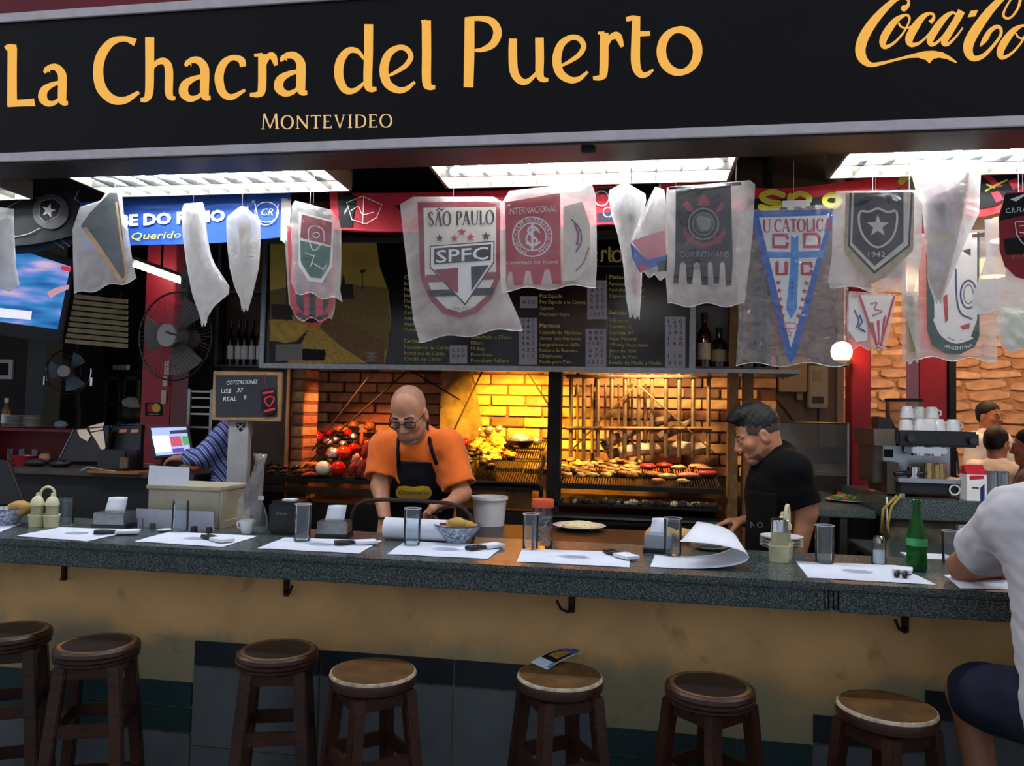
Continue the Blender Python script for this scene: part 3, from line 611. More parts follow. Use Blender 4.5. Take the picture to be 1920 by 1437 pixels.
# ---------------------------------------------------------------- pennants in plastic sleeves
F1 = film('sleeve_film', '#f1efe9', -.02, 7.); F2 = film('milky_film', '#f4f3ef', .66, 7.); F3 = film('clear_film', '#e8e6e2', -.03, 22., .12); F1b = film('sleeve_back_film', '#f4f1ea', .5, 7.)
def lerp_rows(rows, n):
    out = []
    for i in range(n+1):
        f = i*(len(rows)-1)/n; k = min(int(f), len(rows)-2); g = f-k; a, b = rows[k], rows[k+1]
        out.append([tuple(a[s][c]+(b[s][c]-a[s][c])*g for c in (0, 1)) for s in (0, 1)])
    return out
def pennant(rows, label, Y=.3, rz=0., th=.02, fm=None, name='hanging_pennant', group='bagged pennants over the bar', hem=True, noise=.006, stringx=None):
    fm = fm or F1
    cx = sum(p[0][0]+p[1][0] for p in rows)/len(rows)/2; cy = sum(p[0][1]+p[1][1] for p in rows)/len(rows)/2
    pl = PL(at(cx, cy, Y), rz); seed = random.uniform(0, 99)
    t = thing(name, pl.pt(cx, rows[-1][0][1]), label, 'pennant', group)
    rr = lerp_rows(rows, 20); nx = 18; F = []; B = []
    for i, (l, r) in enumerate(rr):
        fr = []; br = []; v = i/20
        for j in range(nx+1):
            u = j/nx; x = l[0]+(r[0]-l[0])*u; y = l[1]+(r[1]-l[1])*u
            e = math.sin(math.pi*u)**.5 if 0 < j < nx else 0
            ev = min(1, (v+.02)*6, (1.0-v)*7+.35)
            w_ = 8 if i == 20 else 0
            y += (w_*.5)*math.sin(u*13+seed)
            n1 = mnoise.noise(Vector((x*.035, y*.02, seed)))+.6*mnoise.noise(Vector((x*.09, y*.05, seed+9)))+.35*mnoise.noise(Vector((x*.2, y*.07, seed+19)))
            o = (.007+th*.6*ev+noise*n1)*e; o = max(o, .0075*e)
            fr.append(pl.pt(x, y, o)); br.append(pl.pt(x, y, -(.004+th*.4*ev+abs(noise*n1))*e))
        F.append(fr); B.append(br)
    MB().sheet(F).build('sleeve_front', fm, t, smooth=True); MB().sheet(B).build('sleeve_back', F1b if fm is F1 else fm, t, smooth=True)
    if hem:
        MB().tube([p for p in F[-1]], .0016, 5).build('sleeve_hem', F2, t)
    for sx in ((.5,) if stringx is None else stringx):
        p = F[0][int(nx*sx)]; MB().tube([p, (p.x, max(.2, min(.49, p.y)), 2.56)], .0008, 5).build('hanging_string', M_str, t)
    class H: pass
    h = H(); h.t = t; h.pl = pl
    def banner(m, poly, off=0., nm='banner'):
        b = MB(); b.prism([pl.pt(x, y, off) for x, y in poly], Vector(pl.n)*.002); h.b = b.build(nm, m, t); return h.b
    def D(nm, m, polys, off=.0026): return dec(nm, m, h.b, pl, polys, off=off, th=.0004)
    def X(s, x, y, hh, m, **k): return tex(s, x, y, hh, pl, m, 'lettering', h.b, off=k.pop('off', .0034), **k)
    h.banner = banner; h.D = D; h.X = X
    return h
p = pennant([((-30, 385), (26, 392)), ((-34, 420), (26, 420)), ((-34, 500), (30, 500)), ((-34, 552), (38, 538))], 'empty-looking milky plastic sleeve hanging at the left picture edge', Y=.27, fm=F2)
p.banner(M_dgr, [(-25, 400), (0, 400), (-2, 520), (-20, 520)])
p = pennant([((205, 352), (226, 352)), ((188, 376), (230, 375)), ((150, 388), (232, 400)), ((136, 430), (240, 430)), ((137, 490), (247, 480)), ((139, 553), (256, 524))], 'dark triangular pennant with brown edging in a sleeve by the television', Y=.3, rz=.25)
p.banner(mat('pennant_slate', '#27393b', .7, nscale=20), [(206, 362), (220, 362), (228, 420), (237, 515), (228, 530), (216, 516), (152, 424), (168, 400)])
p.D('edging', M_tan, stroke([(160, 430), (190, 472), (226, 526)], 8)+stroke([(218, 380), (226, 440), (236, 512), (228, 528)], 4))
p = pennant([((345, 382), (380, 379)), ((340, 395), (385, 395)), ((342, 440), (388, 440)), ((350, 500), (398, 488)), ((360, 552), (436, 546)), ((370, 580), (402, 574)), ((376, 598), (389, 596)), ((377, 609), (388, 608))], 'long twisted milky sleeve knotted at its tip before the blue scarf', Y=.27, fm=F2, th=.05, noise=.012)
p.banner(M_cream, [(352, 400), (374, 400), (384, 560), (378, 575), (366, 540)])
p = pennant([((450, 387), (458, 387)), ((424, 408), (488, 412)), ((425, 450), (489, 450)), ((430, 500), (486, 500)), ((440, 540), (478, 535)), ((450, 560), (472, 560)), ((453, 582), (466, 579))], 'small pointed milky sleeve beside the long twisted one', Y=.3, fm=F2, th=.035, noise=.01)
p.banner(M_cream, [(446, 415), (470, 415), (465, 550), (456, 550)])
p = pennant([((540, 418), (620, 426)), ((534, 440), (630, 440)), ((538, 520), (632, 520)), ((542, 570), (628, 580)), ((556, 598), (622, 600))], 'red and black striped round pennant behind the green crest pennant', Y=.38)
p.banner(M_red, [(538, 424), (624, 430), (628, 570), (612, 602), (588, 612), (562, 602), (545, 572)])
p.D('stripe', M_k, [[(552, 430), (564, 431), (570, 590), (556, 570)], [(578, 432), (590, 432), (592, 596), (580, 594)], [(604, 432), (614, 432), (616, 570), (606, 588)]]); p.D('edging', M_k, stroke([(560, 590), (585, 602), (612, 590)], 8))
p = pennant([((553, 376), (622, 394)), ((547, 386), (637, 414)), ((545, 430), (640, 432)), ((548, 480), (640, 490)), ((545, 528), (638, 545)), ((553, 547), (642, 564))], 'maroon and green crest pennant in a milky sleeve', Y=.3, rz=-.25)
p.banner(M_w, [(561, 398), (626, 414), (623, 500), (604, 530), (580, 528), (560, 498)])
p.D('crest_top', M_drd, [[(566, 402), (622, 417), (620, 460), (563, 446)]]); p.D('crest_base', M_grn, [[(563, 451), (620, 464), (617, 498), (602, 522), (582, 520), (564, 492)]])
p.D('crest_line', M_w, stroke([(578, 445), (580, 428), (592, 424), (606, 432), (608, 452)], 1.4)+stroke([(578, 445), (588, 470), (606, 455)], 1.4)+stroke([(572, 474), (588, 480)], 1.4)+stroke([(590, 478), (582, 500)], 1.4)+stroke([(584, 492), (604, 504)], 1.4)+ring(593, 441, 6, 5, 1.3), .0034)
# big white crest
p = pennant([((775, 369), (925, 369)), ((750, 383), (944, 380)), ((757, 450), (944, 450)), ((768, 540), (950, 545)), ((775, 600), (970, 590)), ((786, 639), (980, 616))], 'large white crest pennant with red border, biggest of the hanging pennants', Y=.3, rz=.08, th=.03)
p.banner(M_drd, [(783, 380), (938, 378), (938, 520), (922, 560), (895, 586), (862, 597), (830, 588), (806, 562), (788, 520)])
p.D('field', M_cream, [[(794, 390), (930, 388), (930, 518), (912, 555), (888, 577), (862, 586), (836, 578), (814, 555), (797, 518)]])
p.D('stripe', M_drd, [[(798, 516), (932, 510), (932, 524), (800, 530)]], .0032); p.D('stripe', M_k, [[(802, 544), (928, 540), (922, 554), (808, 557)]], .0032)
p.D('crest_edge', M_k, [[(806, 461), (927, 452), (927, 492), (872, 573), (806, 502)]], .0036); p.D('crest_field', M_w, [[(808, 463), (925, 454), (925, 491), (872, 569), (808, 501)]], .0042)
p.D('crest_band', M_k, [[(814, 466), (921, 458), (920, 488), (814, 496)]], .0048); p.D('crest_red', M_drd, [[(814, 506), (859, 502), (859, 550), (848, 544)]], .0048); p.D('crest_black', M_k, [[(883, 500), (917, 497), (884, 546)]], .0048)
p.X('SPFC', 818, 493, 23, M_w, w=98, slope=-.075, off=.0056, bold=.01)
for pol in ser('SAO PAULO', 803, 424, 26, 124, slope=-.03, track=.04): p.D('letter', M_k, pol, .0036)
p.D('letter', M_k, stroke([(819, 394), (823, 391), (828, 394), (832, 391)], 2), .0036)
for x, y, m in ((824, 447, M_k), (852, 447, M_red), (866, 435, M_red), (882, 445, M_red), (911, 443, M_k)): p.D('star', m, [star(x, y, 8.5)], .0036)
p.X('BRASIL', 870, 583, 8, M_gry, anchor='c', w=42, off=.0036)
# red banner with ring monogram
p = pennant([((955, 358), (1108, 340)), ((942, 378), (1117, 366)), ((938, 440), (1119, 440)), ((938, 505), (1119, 500)), ((940, 545), (1117, 536))], 'red tasselled banner with white ring monogram in a wide sleeve', Y=.27, th=.025)
def tabs(x0, x1, y0, y1, n, w=.45):
    out = [(x1, y0)]
    s = (x1-x0)/n
    for i in range(n-1, -1, -1):
        a = x0+i*s; out += [(a+s*.99, y1-1), (a+s*(1-w)+2, y1), (a+s*(1-w), (y0+y1)/2), (a+s*.3, y0), (a+s*.02, (y0+y1)/2)]
    return out
p.banner(M_red, [(947, 380), (1050, 362), (1052, 533), (1036, 532), (1030, 506), (1022, 506), (1014, 534), (1000, 534), (994, 508), (986, 508), (980, 535), (964, 535), (960, 510), (954, 510), (950, 530)])
p.X('INTERNACIONAL', 954, 403, 12.5, M_w, w=90, slope=-.07); p.D('ring', M_w, ring(998, 444, 37, 37, 2.2)+ring(998, 444, 26, 26, 2.2)); p.X('SPORT CLUB INTERNACIONAL', 998, 444, 7, M_w, arc=(998, 444, 28.5, -90, 1), w=160)
p.D('monogram', M_w, stroke([(1008, 430), (998, 425), (990, 433), (998, 443), (1007, 451), (999, 461), (988, 456)], 4)+stroke([(998, 420), (998, 468)], 4)+stroke([(1012, 436), (1004, 431), (990, 440), (988, 452), (1002, 460), (1012, 454)], 3), .0034)
p.X('CAMPEAO DE TUDO', 950, 496, 5, M_w, w=96, slope=-.02)
p.banner(M_cream, [(1056, 388), (1092, 378), (1106, 420), (1108, 470), (1098, 505), (1078, 525), (1056, 528)], off=-.004, nm='second_banner')
p.D('arc', M_nav, stroke([(1072, 412), (1086, 428), (1090, 452), (1080, 472)], 2.5), -.0005); p.D('arc', M_drd, stroke([(1104, 465), (1094, 492), (1080, 508)], 2)+stroke([(1078, 420), (1084, 440), (1082, 458)], 4), -.0005)
p = pennant([((1168, 343), (1176, 343)), ((1140, 358), (1214, 366)), ((1146, 402), (1202, 420)), ((1158, 440), (1206, 450)), ((1168, 490), (1205, 490)), ((1174, 560), (1202, 560)), ((1180, 592), (1199, 596))], 'narrow milky sleeve with a small red and green pennant inside', Y=.3, fm=F2, th=.03)
p.banner(M_cream, [(1160, 380), (1198, 392), (1198, 480), (1194, 585), (1186, 585), (1170, 460)]); p.D('patch', M_grn, [[(1179, 398), (1192, 410), (1186, 424), (1180, 420)], [(1150, 376), (1164, 390), (1162, 402), (1154, 396)]]); p.D('patch', M_red, [[(1184, 512), (1190, 510), (1197, 536), (1190, 562), (1185, 540)], [(1180, 484), (1186, 488), (1186, 500), (1180, 496)]])
p = pennant([((1228, 350), (1246, 356)), ((1216, 374), (1250, 390)), ((1196, 420), (1252, 430)), ((1184, 448), (1252, 450)), ((1186, 490), (1250, 495)), ((1206, 514), (1248, 524))], 'crumpled sleeve with a folded pink and blue pennant', Y=.26, th=.035, noise=.012)
p.banner(M_pnk, [(1184, 452), (1246, 432), (1250, 484), (1214, 488)]); p.D('fold', M_blu, [[(1182, 456), (1214, 488), (1252, 478), (1250, 492), (1200, 511), (1186, 486)]]); p.D('fold', M_k, [[(1232, 492), (1250, 486), (1250, 508), (1234, 510)]], .0034); p.D('fold', M_red, [[(1196, 496), (1206, 492), (1212, 506), (1202, 510)]], .0034)
# black banner
p = pennant([((1250, 352), (1406, 338)), ((1249, 372), (1416, 346)), ((1250, 450), (1411, 440)), ((1248, 520), (1402, 520)), ((1252, 572), (1396, 572))], 'black fringed banner with red and grey crest in a sleeve', Y=.28, th=.03, stringx=(.15, .85))
p.banner(M_k, [(1267, 354), (1370, 347), (1374, 490), (1371, 535), (1361, 536), (1359, 495), (1355, 490), (1350, 495), (1348, 532), (1338, 532), (1336, 495), (1331, 490), (1327, 495), (1327, 535), (1316, 535), (1312, 495), (1306, 491), (1301, 495), (1298, 533), (1288, 532), (1286, 495), (1280, 491), (1275, 495), (1272, 532), (1262, 531), (1266, 490)])
MB().cyl(p.pl.pt(1254, 353), p.pl.pt(1390, 344), .006, n=8).build('rod', M_k, p.t)
p.D('emblem_ring', M_gry, ring(1319, 420, 28, 29, 2.5)+ring(1319, 420, 20, 21, 1.5)); p.D('emblem_disc', M_dgr, [ell(1320, 418, 17, 18)]); p.D('emblem_flag', M_gry, [[(1305, 410), (1312, 404), (1334, 410), (1330, 430), (1316, 434), (1310, 424)]], .0034)
p.D('emblem_red', M_drd, [[(1279, 384), (1288, 376), (1300, 390), (1298, 398), (1290, 397)], [(1342, 396), (1352, 378), (1360, 383), (1352, 396), (1344, 398)], [(1308, 386), (1310, 372), (1320, 365), (1328, 373), (1330, 386)], [(1281, 424), (1288, 436), (1300, 450), (1320, 456), (1342, 449), (1354, 434), (1358, 424), (1360, 440), (1348, 456), (1320, 465), (1296, 458), (1282, 442)], [(1284, 456), (1300, 440), (1304, 444), (1288, 460)], [(1334, 444), (1338, 440), (1354, 456), (1350, 460)]])
p.X('CORINTHIANS', 1274, 482, 10.5, M_gry, w=93)
# triangular pennant with cross
p = pennant([((1386, 396), (1590, 380)), ((1380, 480), (1592, 500)), ((1385, 600), (1590, 600)), ((1380, 684), (1588, 684))], 'white triangular pennant with blue cross and border in a clear sleeve', Y=.31, fm=F3, th=.016)
p.banner(M_blu, [(1409, 396), (1563, 392), (1563, 408), (1492, 668), (1482, 682), (1474, 668), (1411, 412)])
p.D('field', M_w, [[(1423, 408), (1555, 404), (1483, 652)]])
for pol in ser('U.CATOLICA', 1430, 436, 24, 130, slope=-.02, track=.03, bold=1.15): p.D('letter', M_red, pol, .0036)
p.D('cross', M_sky, [[(1483, 440), (1490, 447), (1497, 440), (1497, 500), (1494, 580), (1483, 598), (1474, 580), (1482, 500)], [(1432, 470), (1446, 472), (1482, 473), (1497, 472), (1536, 470), (1549, 468), (1542, 476), (1547, 484), (1530, 483), (1446, 484), (1434, 482), (1440, 476)]], .0036)
def blk(x, y, w, h, k): return stroke({'C': [(x+w, y+h*.25), (x+w, y), (x, y), (x, y+h), (x+w, y+h), (x+w, y+h*.75)], 'D': [(x, y), (x+w*.8, y), (x+w, y+h*.25), (x+w, y+h), (x, y+h), (x, y)], 'U': [(x, y), (x, y+h), (x+w, y+h), (x+w, y)]}[k], 7, smooth=False)
for x, y, w_, h, k in ((1450, 441, 26, 22, 'C'), (1508, 440, 28, 23, 'D'), (1457, 493, 17, 21, 'U'), (1504, 494, 17, 20, 'C')): p.D('letter', M_red, blk(x, y, w_, h, k), .0042)
for i in range(5):
    y = 530+15.5*i; p.D('star', M_red, [star(1459+2*i, y, 6), star(1512-3.6*i, y+1, 6)], .0036)
p.D('badge', M_pnk, ring(1482, 611, 12, 6, 2.4), .0036); p.D('star', M_red, stroke([(x, y) for x, y in star(1479, 626, 7)], 1.2, closed=True, smooth=False), .0036)
p.D('star', M_nav, [star(1485, 531+i*9, 4) for i in range(4)], .0046)
p.banner(M_w, [(1467, 377), (1519, 375), (1519, 387), (1467, 389)], off=.001, nm='hanger_card')
# black shield banner
p = pennant([((1568, 358), (1716, 356)), ((1561, 400), (1730, 384)), ((1560, 480), (1728, 480)), ((1552, 528), (1716, 536)), ((1556, 536), (1712, 552))], 'black five-sided pennant with white star shield and year', Y=.27, th=.028)
p.banner(mat('cloth_beige', '#c9b493', .75, nscale=30), [(1586, 362), (1714, 360), (1712, 470), (1660, 520), (1636, 532), (1600, 500), (1582, 470)])
p.D('border', M_k, [[(1593, 362), (1712, 360), (1706, 462), (1639, 514), (1590, 462)]]); p.D('border_line', M_cream, [[(1597, 362), (1708, 361), (1702, 460), (1640, 508), (1594, 460)]], .0032); p.D('field', M_k, [[(1601, 362), (1694, 361), (1694, 454), (1640, 499), (1598, 456)]], .0038)
sh = [(1646, 391), (1664, 398), (1681, 397), (1680, 428), (1668, 452), (1645, 464), (1624, 450), (1612, 426), (1612, 398), (1630, 397)]
p.D('shield_line', M_cream, stroke(sh, 4, closed=True, sub=3), .0046); p.D('star', M_cream, [star(1646, 424, 22)], .0046); p.X('1942', 1628, 482, 10, M_cream, w=32, off=.0046)
# tan-edged triangle, right
p = pennant([((1706, 300), (1838, 300)), ((1712, 340), (1839, 330)), ((1730, 400), (1836, 400)), ((1736, 470), (1812, 450)), ((1740, 530), (1784, 520)), ((1752, 566), (1766, 566))], 'faded lilac triangular pennant with golden edging, under the last light', Y=.29, fm=F2, th=.03)
p.banner(mat('cloth_lilac', '#c9a8b0', .8, nscale=20), [(1738, 372), (1790, 352), (1812, 325), (1812, 350), (1798, 420), (1788, 470), (1762, 562), (1752, 550), (1738, 480)])
p.D('edging', M_tan, stroke([(1814, 325), (1806, 380), (1796, 430), (1778, 500), (1762, 558)], 8)+stroke([(1738, 480), (1746, 530), (1758, 560)], 5)); p.D('print', M_k, [[(1745, 384), (1772, 378), (1774, 410), (1750, 412)]]); p.D('print', M_yel, [[(1738, 444), (1780, 440), (1780, 452), (1740, 456)]])
p = pennant([((1592, 546), (1680, 552)), ((1587, 600), (1674, 600)), ((1590, 652), (1660, 654))], 'small red and white striped triangle below the black shield pennant', Y=.4, th=.016)
p.banner(M_w, [(1610, 553), (1678, 556), (1650, 656), (1644, 656)]); p.D('stripe', M_red, stroke([(1612, 555), (1645, 652)], 4)+stroke([(1676, 557), (1650, 652)], 4)+[[(1632, 605), (1637, 604), (1646, 648), (1644, 650)], [(1644, 602), (1649, 600), (1649, 645), (1647, 648)], [(1656, 596), (1662, 590), (1653, 640), (1651, 642)]]); p.D('print', M_red, stroke([(1632, 570), (1644, 568), (1640, 580), (1654, 584), (1636, 592)], 2))
p.banner(M_w, [(1592, 560), (1610, 558), (1626, 600), (1626, 638), (1606, 642), (1590, 620)], off=-.004, nm='second_banner'); p.D('emblem', M_nav, stroke([(1602, 582), (1610, 600), (1606, 614)], 2.5)+stroke([(1612, 592), (1616, 604), (1610, 614), (1622, 622)], 3), -.001)
p = pennant([((1700, 440), (1852, 430)), ((1690, 520), (1866, 520)), ((1700, 600), (1870, 600)), ((1722, 672), (1870, 676))], 'green-rimmed round pennant lettered on its rim, hanging low at the right', Y=.42, th=.02)
p.banner(mat('cloth_green', '#12463c', .7, nscale=30), [(1736, 440), (1836, 436), (1836, 630), (1828, 650), (1800, 665), (1770, 662), (1748, 648), (1738, 620)])
p.D('field', M_w, [[(1750, 440), (1832, 436), (1832, 600), (1820, 632), (1795, 640), (1770, 630), (1752, 600)]]); p.D('ring', M_nav, stroke([(1792, 505), (1794, 560), (1802, 588), (1822, 598)], 3)+ring(1816, 552, 15, 26, 3)+ring(1816, 552, 9, 18, 1.4), .0034); p.D('ribbon', M_red, [[(1768, 556), (1776, 552), (1778, 600), (1772, 606)], [(1800, 612), (1818, 606), (1818, 616), (1804, 618)]], .0034); p.D('ribbon', M_w, stroke([(1752, 600), (1766, 628), (1792, 642), (1822, 634)], 5), .0034)
p.X('ARGENTINA', 1800, 650, 6, M_w, arc=(1795, 590, 66, 88, -1), w=56); p.D('print', M_k, [[(1822, 440), (1846, 436), (1846, 444), (1824, 446)], [(1804, 470), (1820, 466), (1820, 480)]], .0034)
# red and black hoops at the frame edge
p = pennant([((1846, 412), (1990, 398)), ((1850, 480), (1995, 480)), ((1822, 560), (1996, 560)), ((1824, 588), (1996, 570))], 'red and black hooped shield pennant at the right picture edge', Y=.28, fm=F2, th=.018)
p2 = thing('hanging_pennant', p.pl.pt(1920, 520, .03), 'red and black shield pennant in front of the white right-edge sleeve', 'pennant', 'bagged pennants over the bar')
q = PL(p.pl.pt(1920, 450, .04)); bb = MB().prism([q.pt(x, y) for x, y in [(1886, 362), (1975, 356), (1978, 480), (1966, 510), (1938, 528), (1905, 520), (1884, 500), (1874, 470), (1872, 405)]], (0, -.002, 0)).build('banner', M_drd, p2)
for pol in ([(1884, 364), (1976, 358), (1977, 392), (1874, 414)], [(1882, 448), (1978, 440), (1978, 472), (1886, 478)]): dec('hoop', M_k, bb, q, [pol], off=.0026)
tex('C.R.FLAMENGO', 1886, 400, 9, q, M_w, 'lettering', bb, w=82, slope=-.1, off=.0036); tex('RIO DE JANEIRO', 1898, 486, 7, q, M_tan, 'lettering', bb, w=68, slope=-.04, off=.0036); dec('crest', M_w, bb, q, stroke([(1903, 417), (1930, 414), (1957, 417), (1954, 440), (1944, 456), (1930, 464), (1916, 455), (1906, 440)], 2, closed=True, smooth=False)+stroke([(1912, 424), (1924, 424), (1924, 436), (1912, 436)], 2), off=.0036); dec('swoosh', M_w, bb, q, [[(1894, 374), (1925, 362), (1932, 360), (1905, 378)]], off=.0036)
MB().tube([q.pt(1930, 360), (q.pt(1930, 360).x, .24, 2.56)], .0008, 5).build('hanging_string', M_str, p2)
p = pennant([((1872, 574), (1950, 570)), ((1868, 620), (1952, 625)), ((1880, 656), (1948, 662))], 'pale green striped pennant sleeve lowest at the right edge', Y=.44, fm=F2, th=.018)
p.banner(mat('cloth_mint', '#b9c7a4', .7, nscale=20), [(1878, 580), (1944, 576), (1942, 648), (1886, 648)])
p = pennant([((1690, 550), (1720, 548)), ((1690, 600), (1728, 600)), ((1692, 682), (1722, 676))], 'thin olive pennant sleeve beside the green-rimmed one', Y=.45, fm=F1, th=.016)
p.banner(mat('cloth_olive', '#8b8a4a', .7, nscale=20), [(1696, 556), (1712, 556), (1716, 660), (1708, 660)])
# ================================================================ the grill (parrilla)
random.seed(11)
M_brick = [mat('brick_%s' % n, c, .85, nscale=14, namt=.35, bump=.5, bscale=40) for n, c in (('tan', '#b5855a'), ('ochre', '#c2965f'), ('rust', '#a06a48'), ('sooty', '#6e4c38'))]
M_mort = mat('mortar', '#6b4a33', .95, nscale=30)
wh = struct('wall_hearth', MB().box2((-2.75, 2.79, 0), (.95, 2.95, 3.18)), M_mort)
meb = [MB().box((0, 0, 0), (.236, .034, .064)).mesh('brick', m, bevel=.005) for m in M_brick]
for r in range(11):
    z = 1.22+.0765*r
    for i in range(15):
        x = -2.66+.249*i+(.1245 if r % 2 else 0)+random.uniform(-.006, .006)
        if x > .84: continue
        o = link('brick', random.choices(meb, (4, 4, 3, 1))[0], wh); o.location = (x, 2.776+random.uniform(-.006, .004), z); o.rotation_euler = (random.uniform(-.02, .02), 0, random.uniform(-.02, .02))
# piers and posts of the hearth
ph = struct('pillar_hearth', MB().box2((-2.245, 2.07, 0), (-2.165, 2.3, 2.9)), M_mort)
mep = [MB().box((0, 0, 0), (.084, .24, .062)).mesh('brick', m, bevel=.005) for m in M_brick]
for r in range(15): o = link('brick', mep[(r*7) % 3], ph); o.location = (-2.205, 2.18+random.uniform(-.006, .004), .9+.0765*r)
struct('trim_1', MB().box2((-2.272, 2.03, .2), (-2.25, 2.06, 1.96)), mat('warm_steel_edge', '#c98d5a', .35, .7), bevel=.003)
struct('wall_panel', MB().box2((-2.75, 2.06, 0), (-2.275, 2.12, 2.9)), mat('brown_panel', '#4a3426', .6, nscale=6, namt=.3))
pier = struct('pillar_middle', MB().prism([(-1.38, 2.78, .9), (-1.16, 2.78, .9), (-1.1, 2.78, 1.5), (-1.2, 2.78, 2.0), (-1.38, 2.78, 2.9)], (0, -.16, 0)), mat('sooted_render', '#7b6243', .9, nscale=12, namt=.5, bump=.6))
M_post = mat('burnt_steel', '#1b1713', .6, .5, nscale=10, namt=.4)
struct('pillar_post', MB().box2((-.535, 1.98, 0), (-.455, 2.1, 2.9)), M_post, bevel=.004)
struct('pillar_rail', MB().box2((.545, 2.0, 0), (.6, 2.1, 2.9)).box2((.63, 2.02, 0), (.69, 2.08, 2.9)), mat('rusty_rail', '#7c5b34', .6, .5, nscale=18, namt=.4), bevel=.004)
struct('ceiling_hood', MB().box2((-2.6, 1.97, 2.72), (.72, 2.8, 2.78)), M_post)

g = thing('grill', (-.9, 2.3, 0), 'wide black steel parrilla grill built into the brick hearth', 'grill')
MB().box2((-2.42, 1.99, .02), (.54, 2.76, .985)).build('firebox', M_post, g)
GA = lambda Y: 1.165+(Y-1.97)*.36    # left and middle grate
GC = lambda Y: 1.175+(Y-1.97)*.2     # right grate
def grate(x0, x1, y0, y1, fz, step=.016):
    b = MB(); n = int((x1-x0)/step)
    for i in range(n+1):
        x = x0+(x1-x0)*i/n; b.cyl((x, y0, fz(y0)-.006), (x, y1, fz(y1)-.006), .0035, n=5, cap=False)
    b.build('grate_rods', M_post, g, kind='stuff')
    for y in (y0, (y0+y1)/2, y1): MB().cyl((x0-.01, y, fz(y)-.014), (x1+.01, y, fz(y)-.014), .008, n=6).build('grate_bar', M_post, g)
grate(-2.4, -.58, 1.97, 2.66, GA); grate(-.44, .5, 1.97, 2.5, GC)
MB().box2((-2.42, 1.94, 1.115), (-.55, 1.975, 1.145)).build('front_rail', M_post, g, bevel=.003)
MB().box2((-2.42, 1.95, 1.045), (-.95, 1.99, 1.085)).build('front_plate', mat('greased_plate', '#3d2f22', .4, .5, nscale=10, namt=.5), g)
MB().tube([(-1.1, 1.93, 1.155), (-.6, 1.93, 1.155), (-.57, 1.93, 1.15), (-.56, 1.93, 1.12), (-.56, 1.93, 1.0), (-.54, 1.93, .965), (.54, 1.93, .965)], .014, 6).build('pipe_frame', mat('black_pipe', '#0f0d0b', .4, .5), g)
MB().box2((-.5, 1.98, 1.03), (.52, 2.6, 1.045)).build('ash_tray', M_post, g)
MB().box2((-1.0, 1.965, 1.0), (-.62, 1.99, 1.12)).build('oven_door', mat('brassy_plate', '#6a5330', .35, .7, nscale=8, namt=.5), g)
MB().box2((-.46, 1.955, 1.135), (.52, 1.972, 1.165)).build('front_rail', M_post, g, bevel=.003)
# drip legs and side arms of the right grate
for x in (-.45, .5): MB().cyl((x, 1.98, 1.17), (x+(.05 if x < 0 else -.03), 2.5, 1.28), .008, n=6).build('side_bar', M_post, g)
# hanging rods of the grates
def rod(a, b, r=.006): MB().cyl(a, b, r, n=6).build('hanging_rod', mat('iron_rod', '#2b2119', .6, .6), g)
rod(at(585, 845, 2.1), at(700, 695, 2.4)); rod(at(592, 848, 2.15), at(770, 690, 2.5)); rod(at(770, 695, 2.4), at(862, 750, 2.5)); rod(at(845, 820, 2.2), at(905, 695, 2.45)); rod(at(1035, 770, 2.5), at(990, 700, 2.4))
MB().tube([at(1015, 880, 1.98), at(1022, 850, 2.15), at(1038, 812, 2.4)], .012, 7).build('lifting_arm', mat('pale_iron', '#8a6a3c', .6, .4, nscale=20), g)

# basket of bars in front of the fire
rk = thing('fire_basket', (0, 2.36, 1.2), 'upright iron bar rack holding the burning logs in the right bay', 'rack')
M_bar = mat('hot_bar', '#7a6244', .55, .6, nscale=20, namt=.4)
xs = (1070, 1094, 1120, 1146, 1171, 1197, 1222, 1248, 1273, 1299, 1328)
for i, x in enumerate(xs): MB().cyl(at(x+1, 702, 2.36), at(x, 858 if i % 2 == 0 or i > 5 else 862, 2.36), .014, n=8).build('bar', M_bar, rk, smooth=SM)
for y in (706, 803): MB().cyl(at(1062, y, 2.345), at(1336, y+1, 2.345), .012, n=8).build('cross_bar', M_bar, rk, smooth=SM)
for x in (1083, 1110, 1135, 1160, 1185, 1210): MB().cyl(at(x, 720, 2.62), at(x, 850, 2.62), .01, n=6).build('rear_bar', M_bar, rk, smooth=SM)
for a, b in (((1190, 725), (1068, 848)), ((1200, 725), (1340, 850))): MB().cyl(at(*a, 2.3), at(*b, 2.25), .006, n=6).build('stay_rod', M_bar, rk)
MB().box2((-.4, 2.34, 1.18), (.48, 2.62, 1.21)).build('basket_floor', M_post, rk)
M_log = mat('charred_log', '#6a5446', .9, nscale=14, namt=.7, bump=.8); M_ash = mat('ashen_log', '#b3a08c', .9, nscale=10, namt=.5, bump=.6)
M_emb = mat('ember', '#3a150c', .9, nscale=20, emit=1.6, ecol='#ff5a1c')
for i, (a, b, r, m) in enumerate((((1130, 838), (1200, 800), .035, M_log), ((1160, 850), (1270, 835), .04, M_ash), ((1215, 800), (1260, 780), .03, M_log), ((1250, 845), (1325, 838), .045, M_ash), ((1235, 822), (1300, 790), .032, M_log), ((1140, 855), (1190, 842), .03, M_log))):
    p, q = at(*a, 2.44+.03*(i % 3)), at(*b, 2.5+.03*(i % 2)); k = [p+(q-p)*f for f in (0, .3, .65, 1)]
    MB().tube([k[0], k[1]+Vector((0, 0, .008)), k[2]-Vector((0, 0, .006)), k[3]], [r, r*1.1, r*.95, r*.8], 9).build('firewood_log', m, smooth=SM, label=['short dark log leaning low at the back of the fire basket', 'long pale ash-covered log across the fire basket', 'dark log end high in the fire basket', 'thick pale log at the right of the fire basket', 'dark log leaning over the thick pale log', 'small charred log at the left foot of the fire basket'][i], cat='log', group='logs in the fire basket')
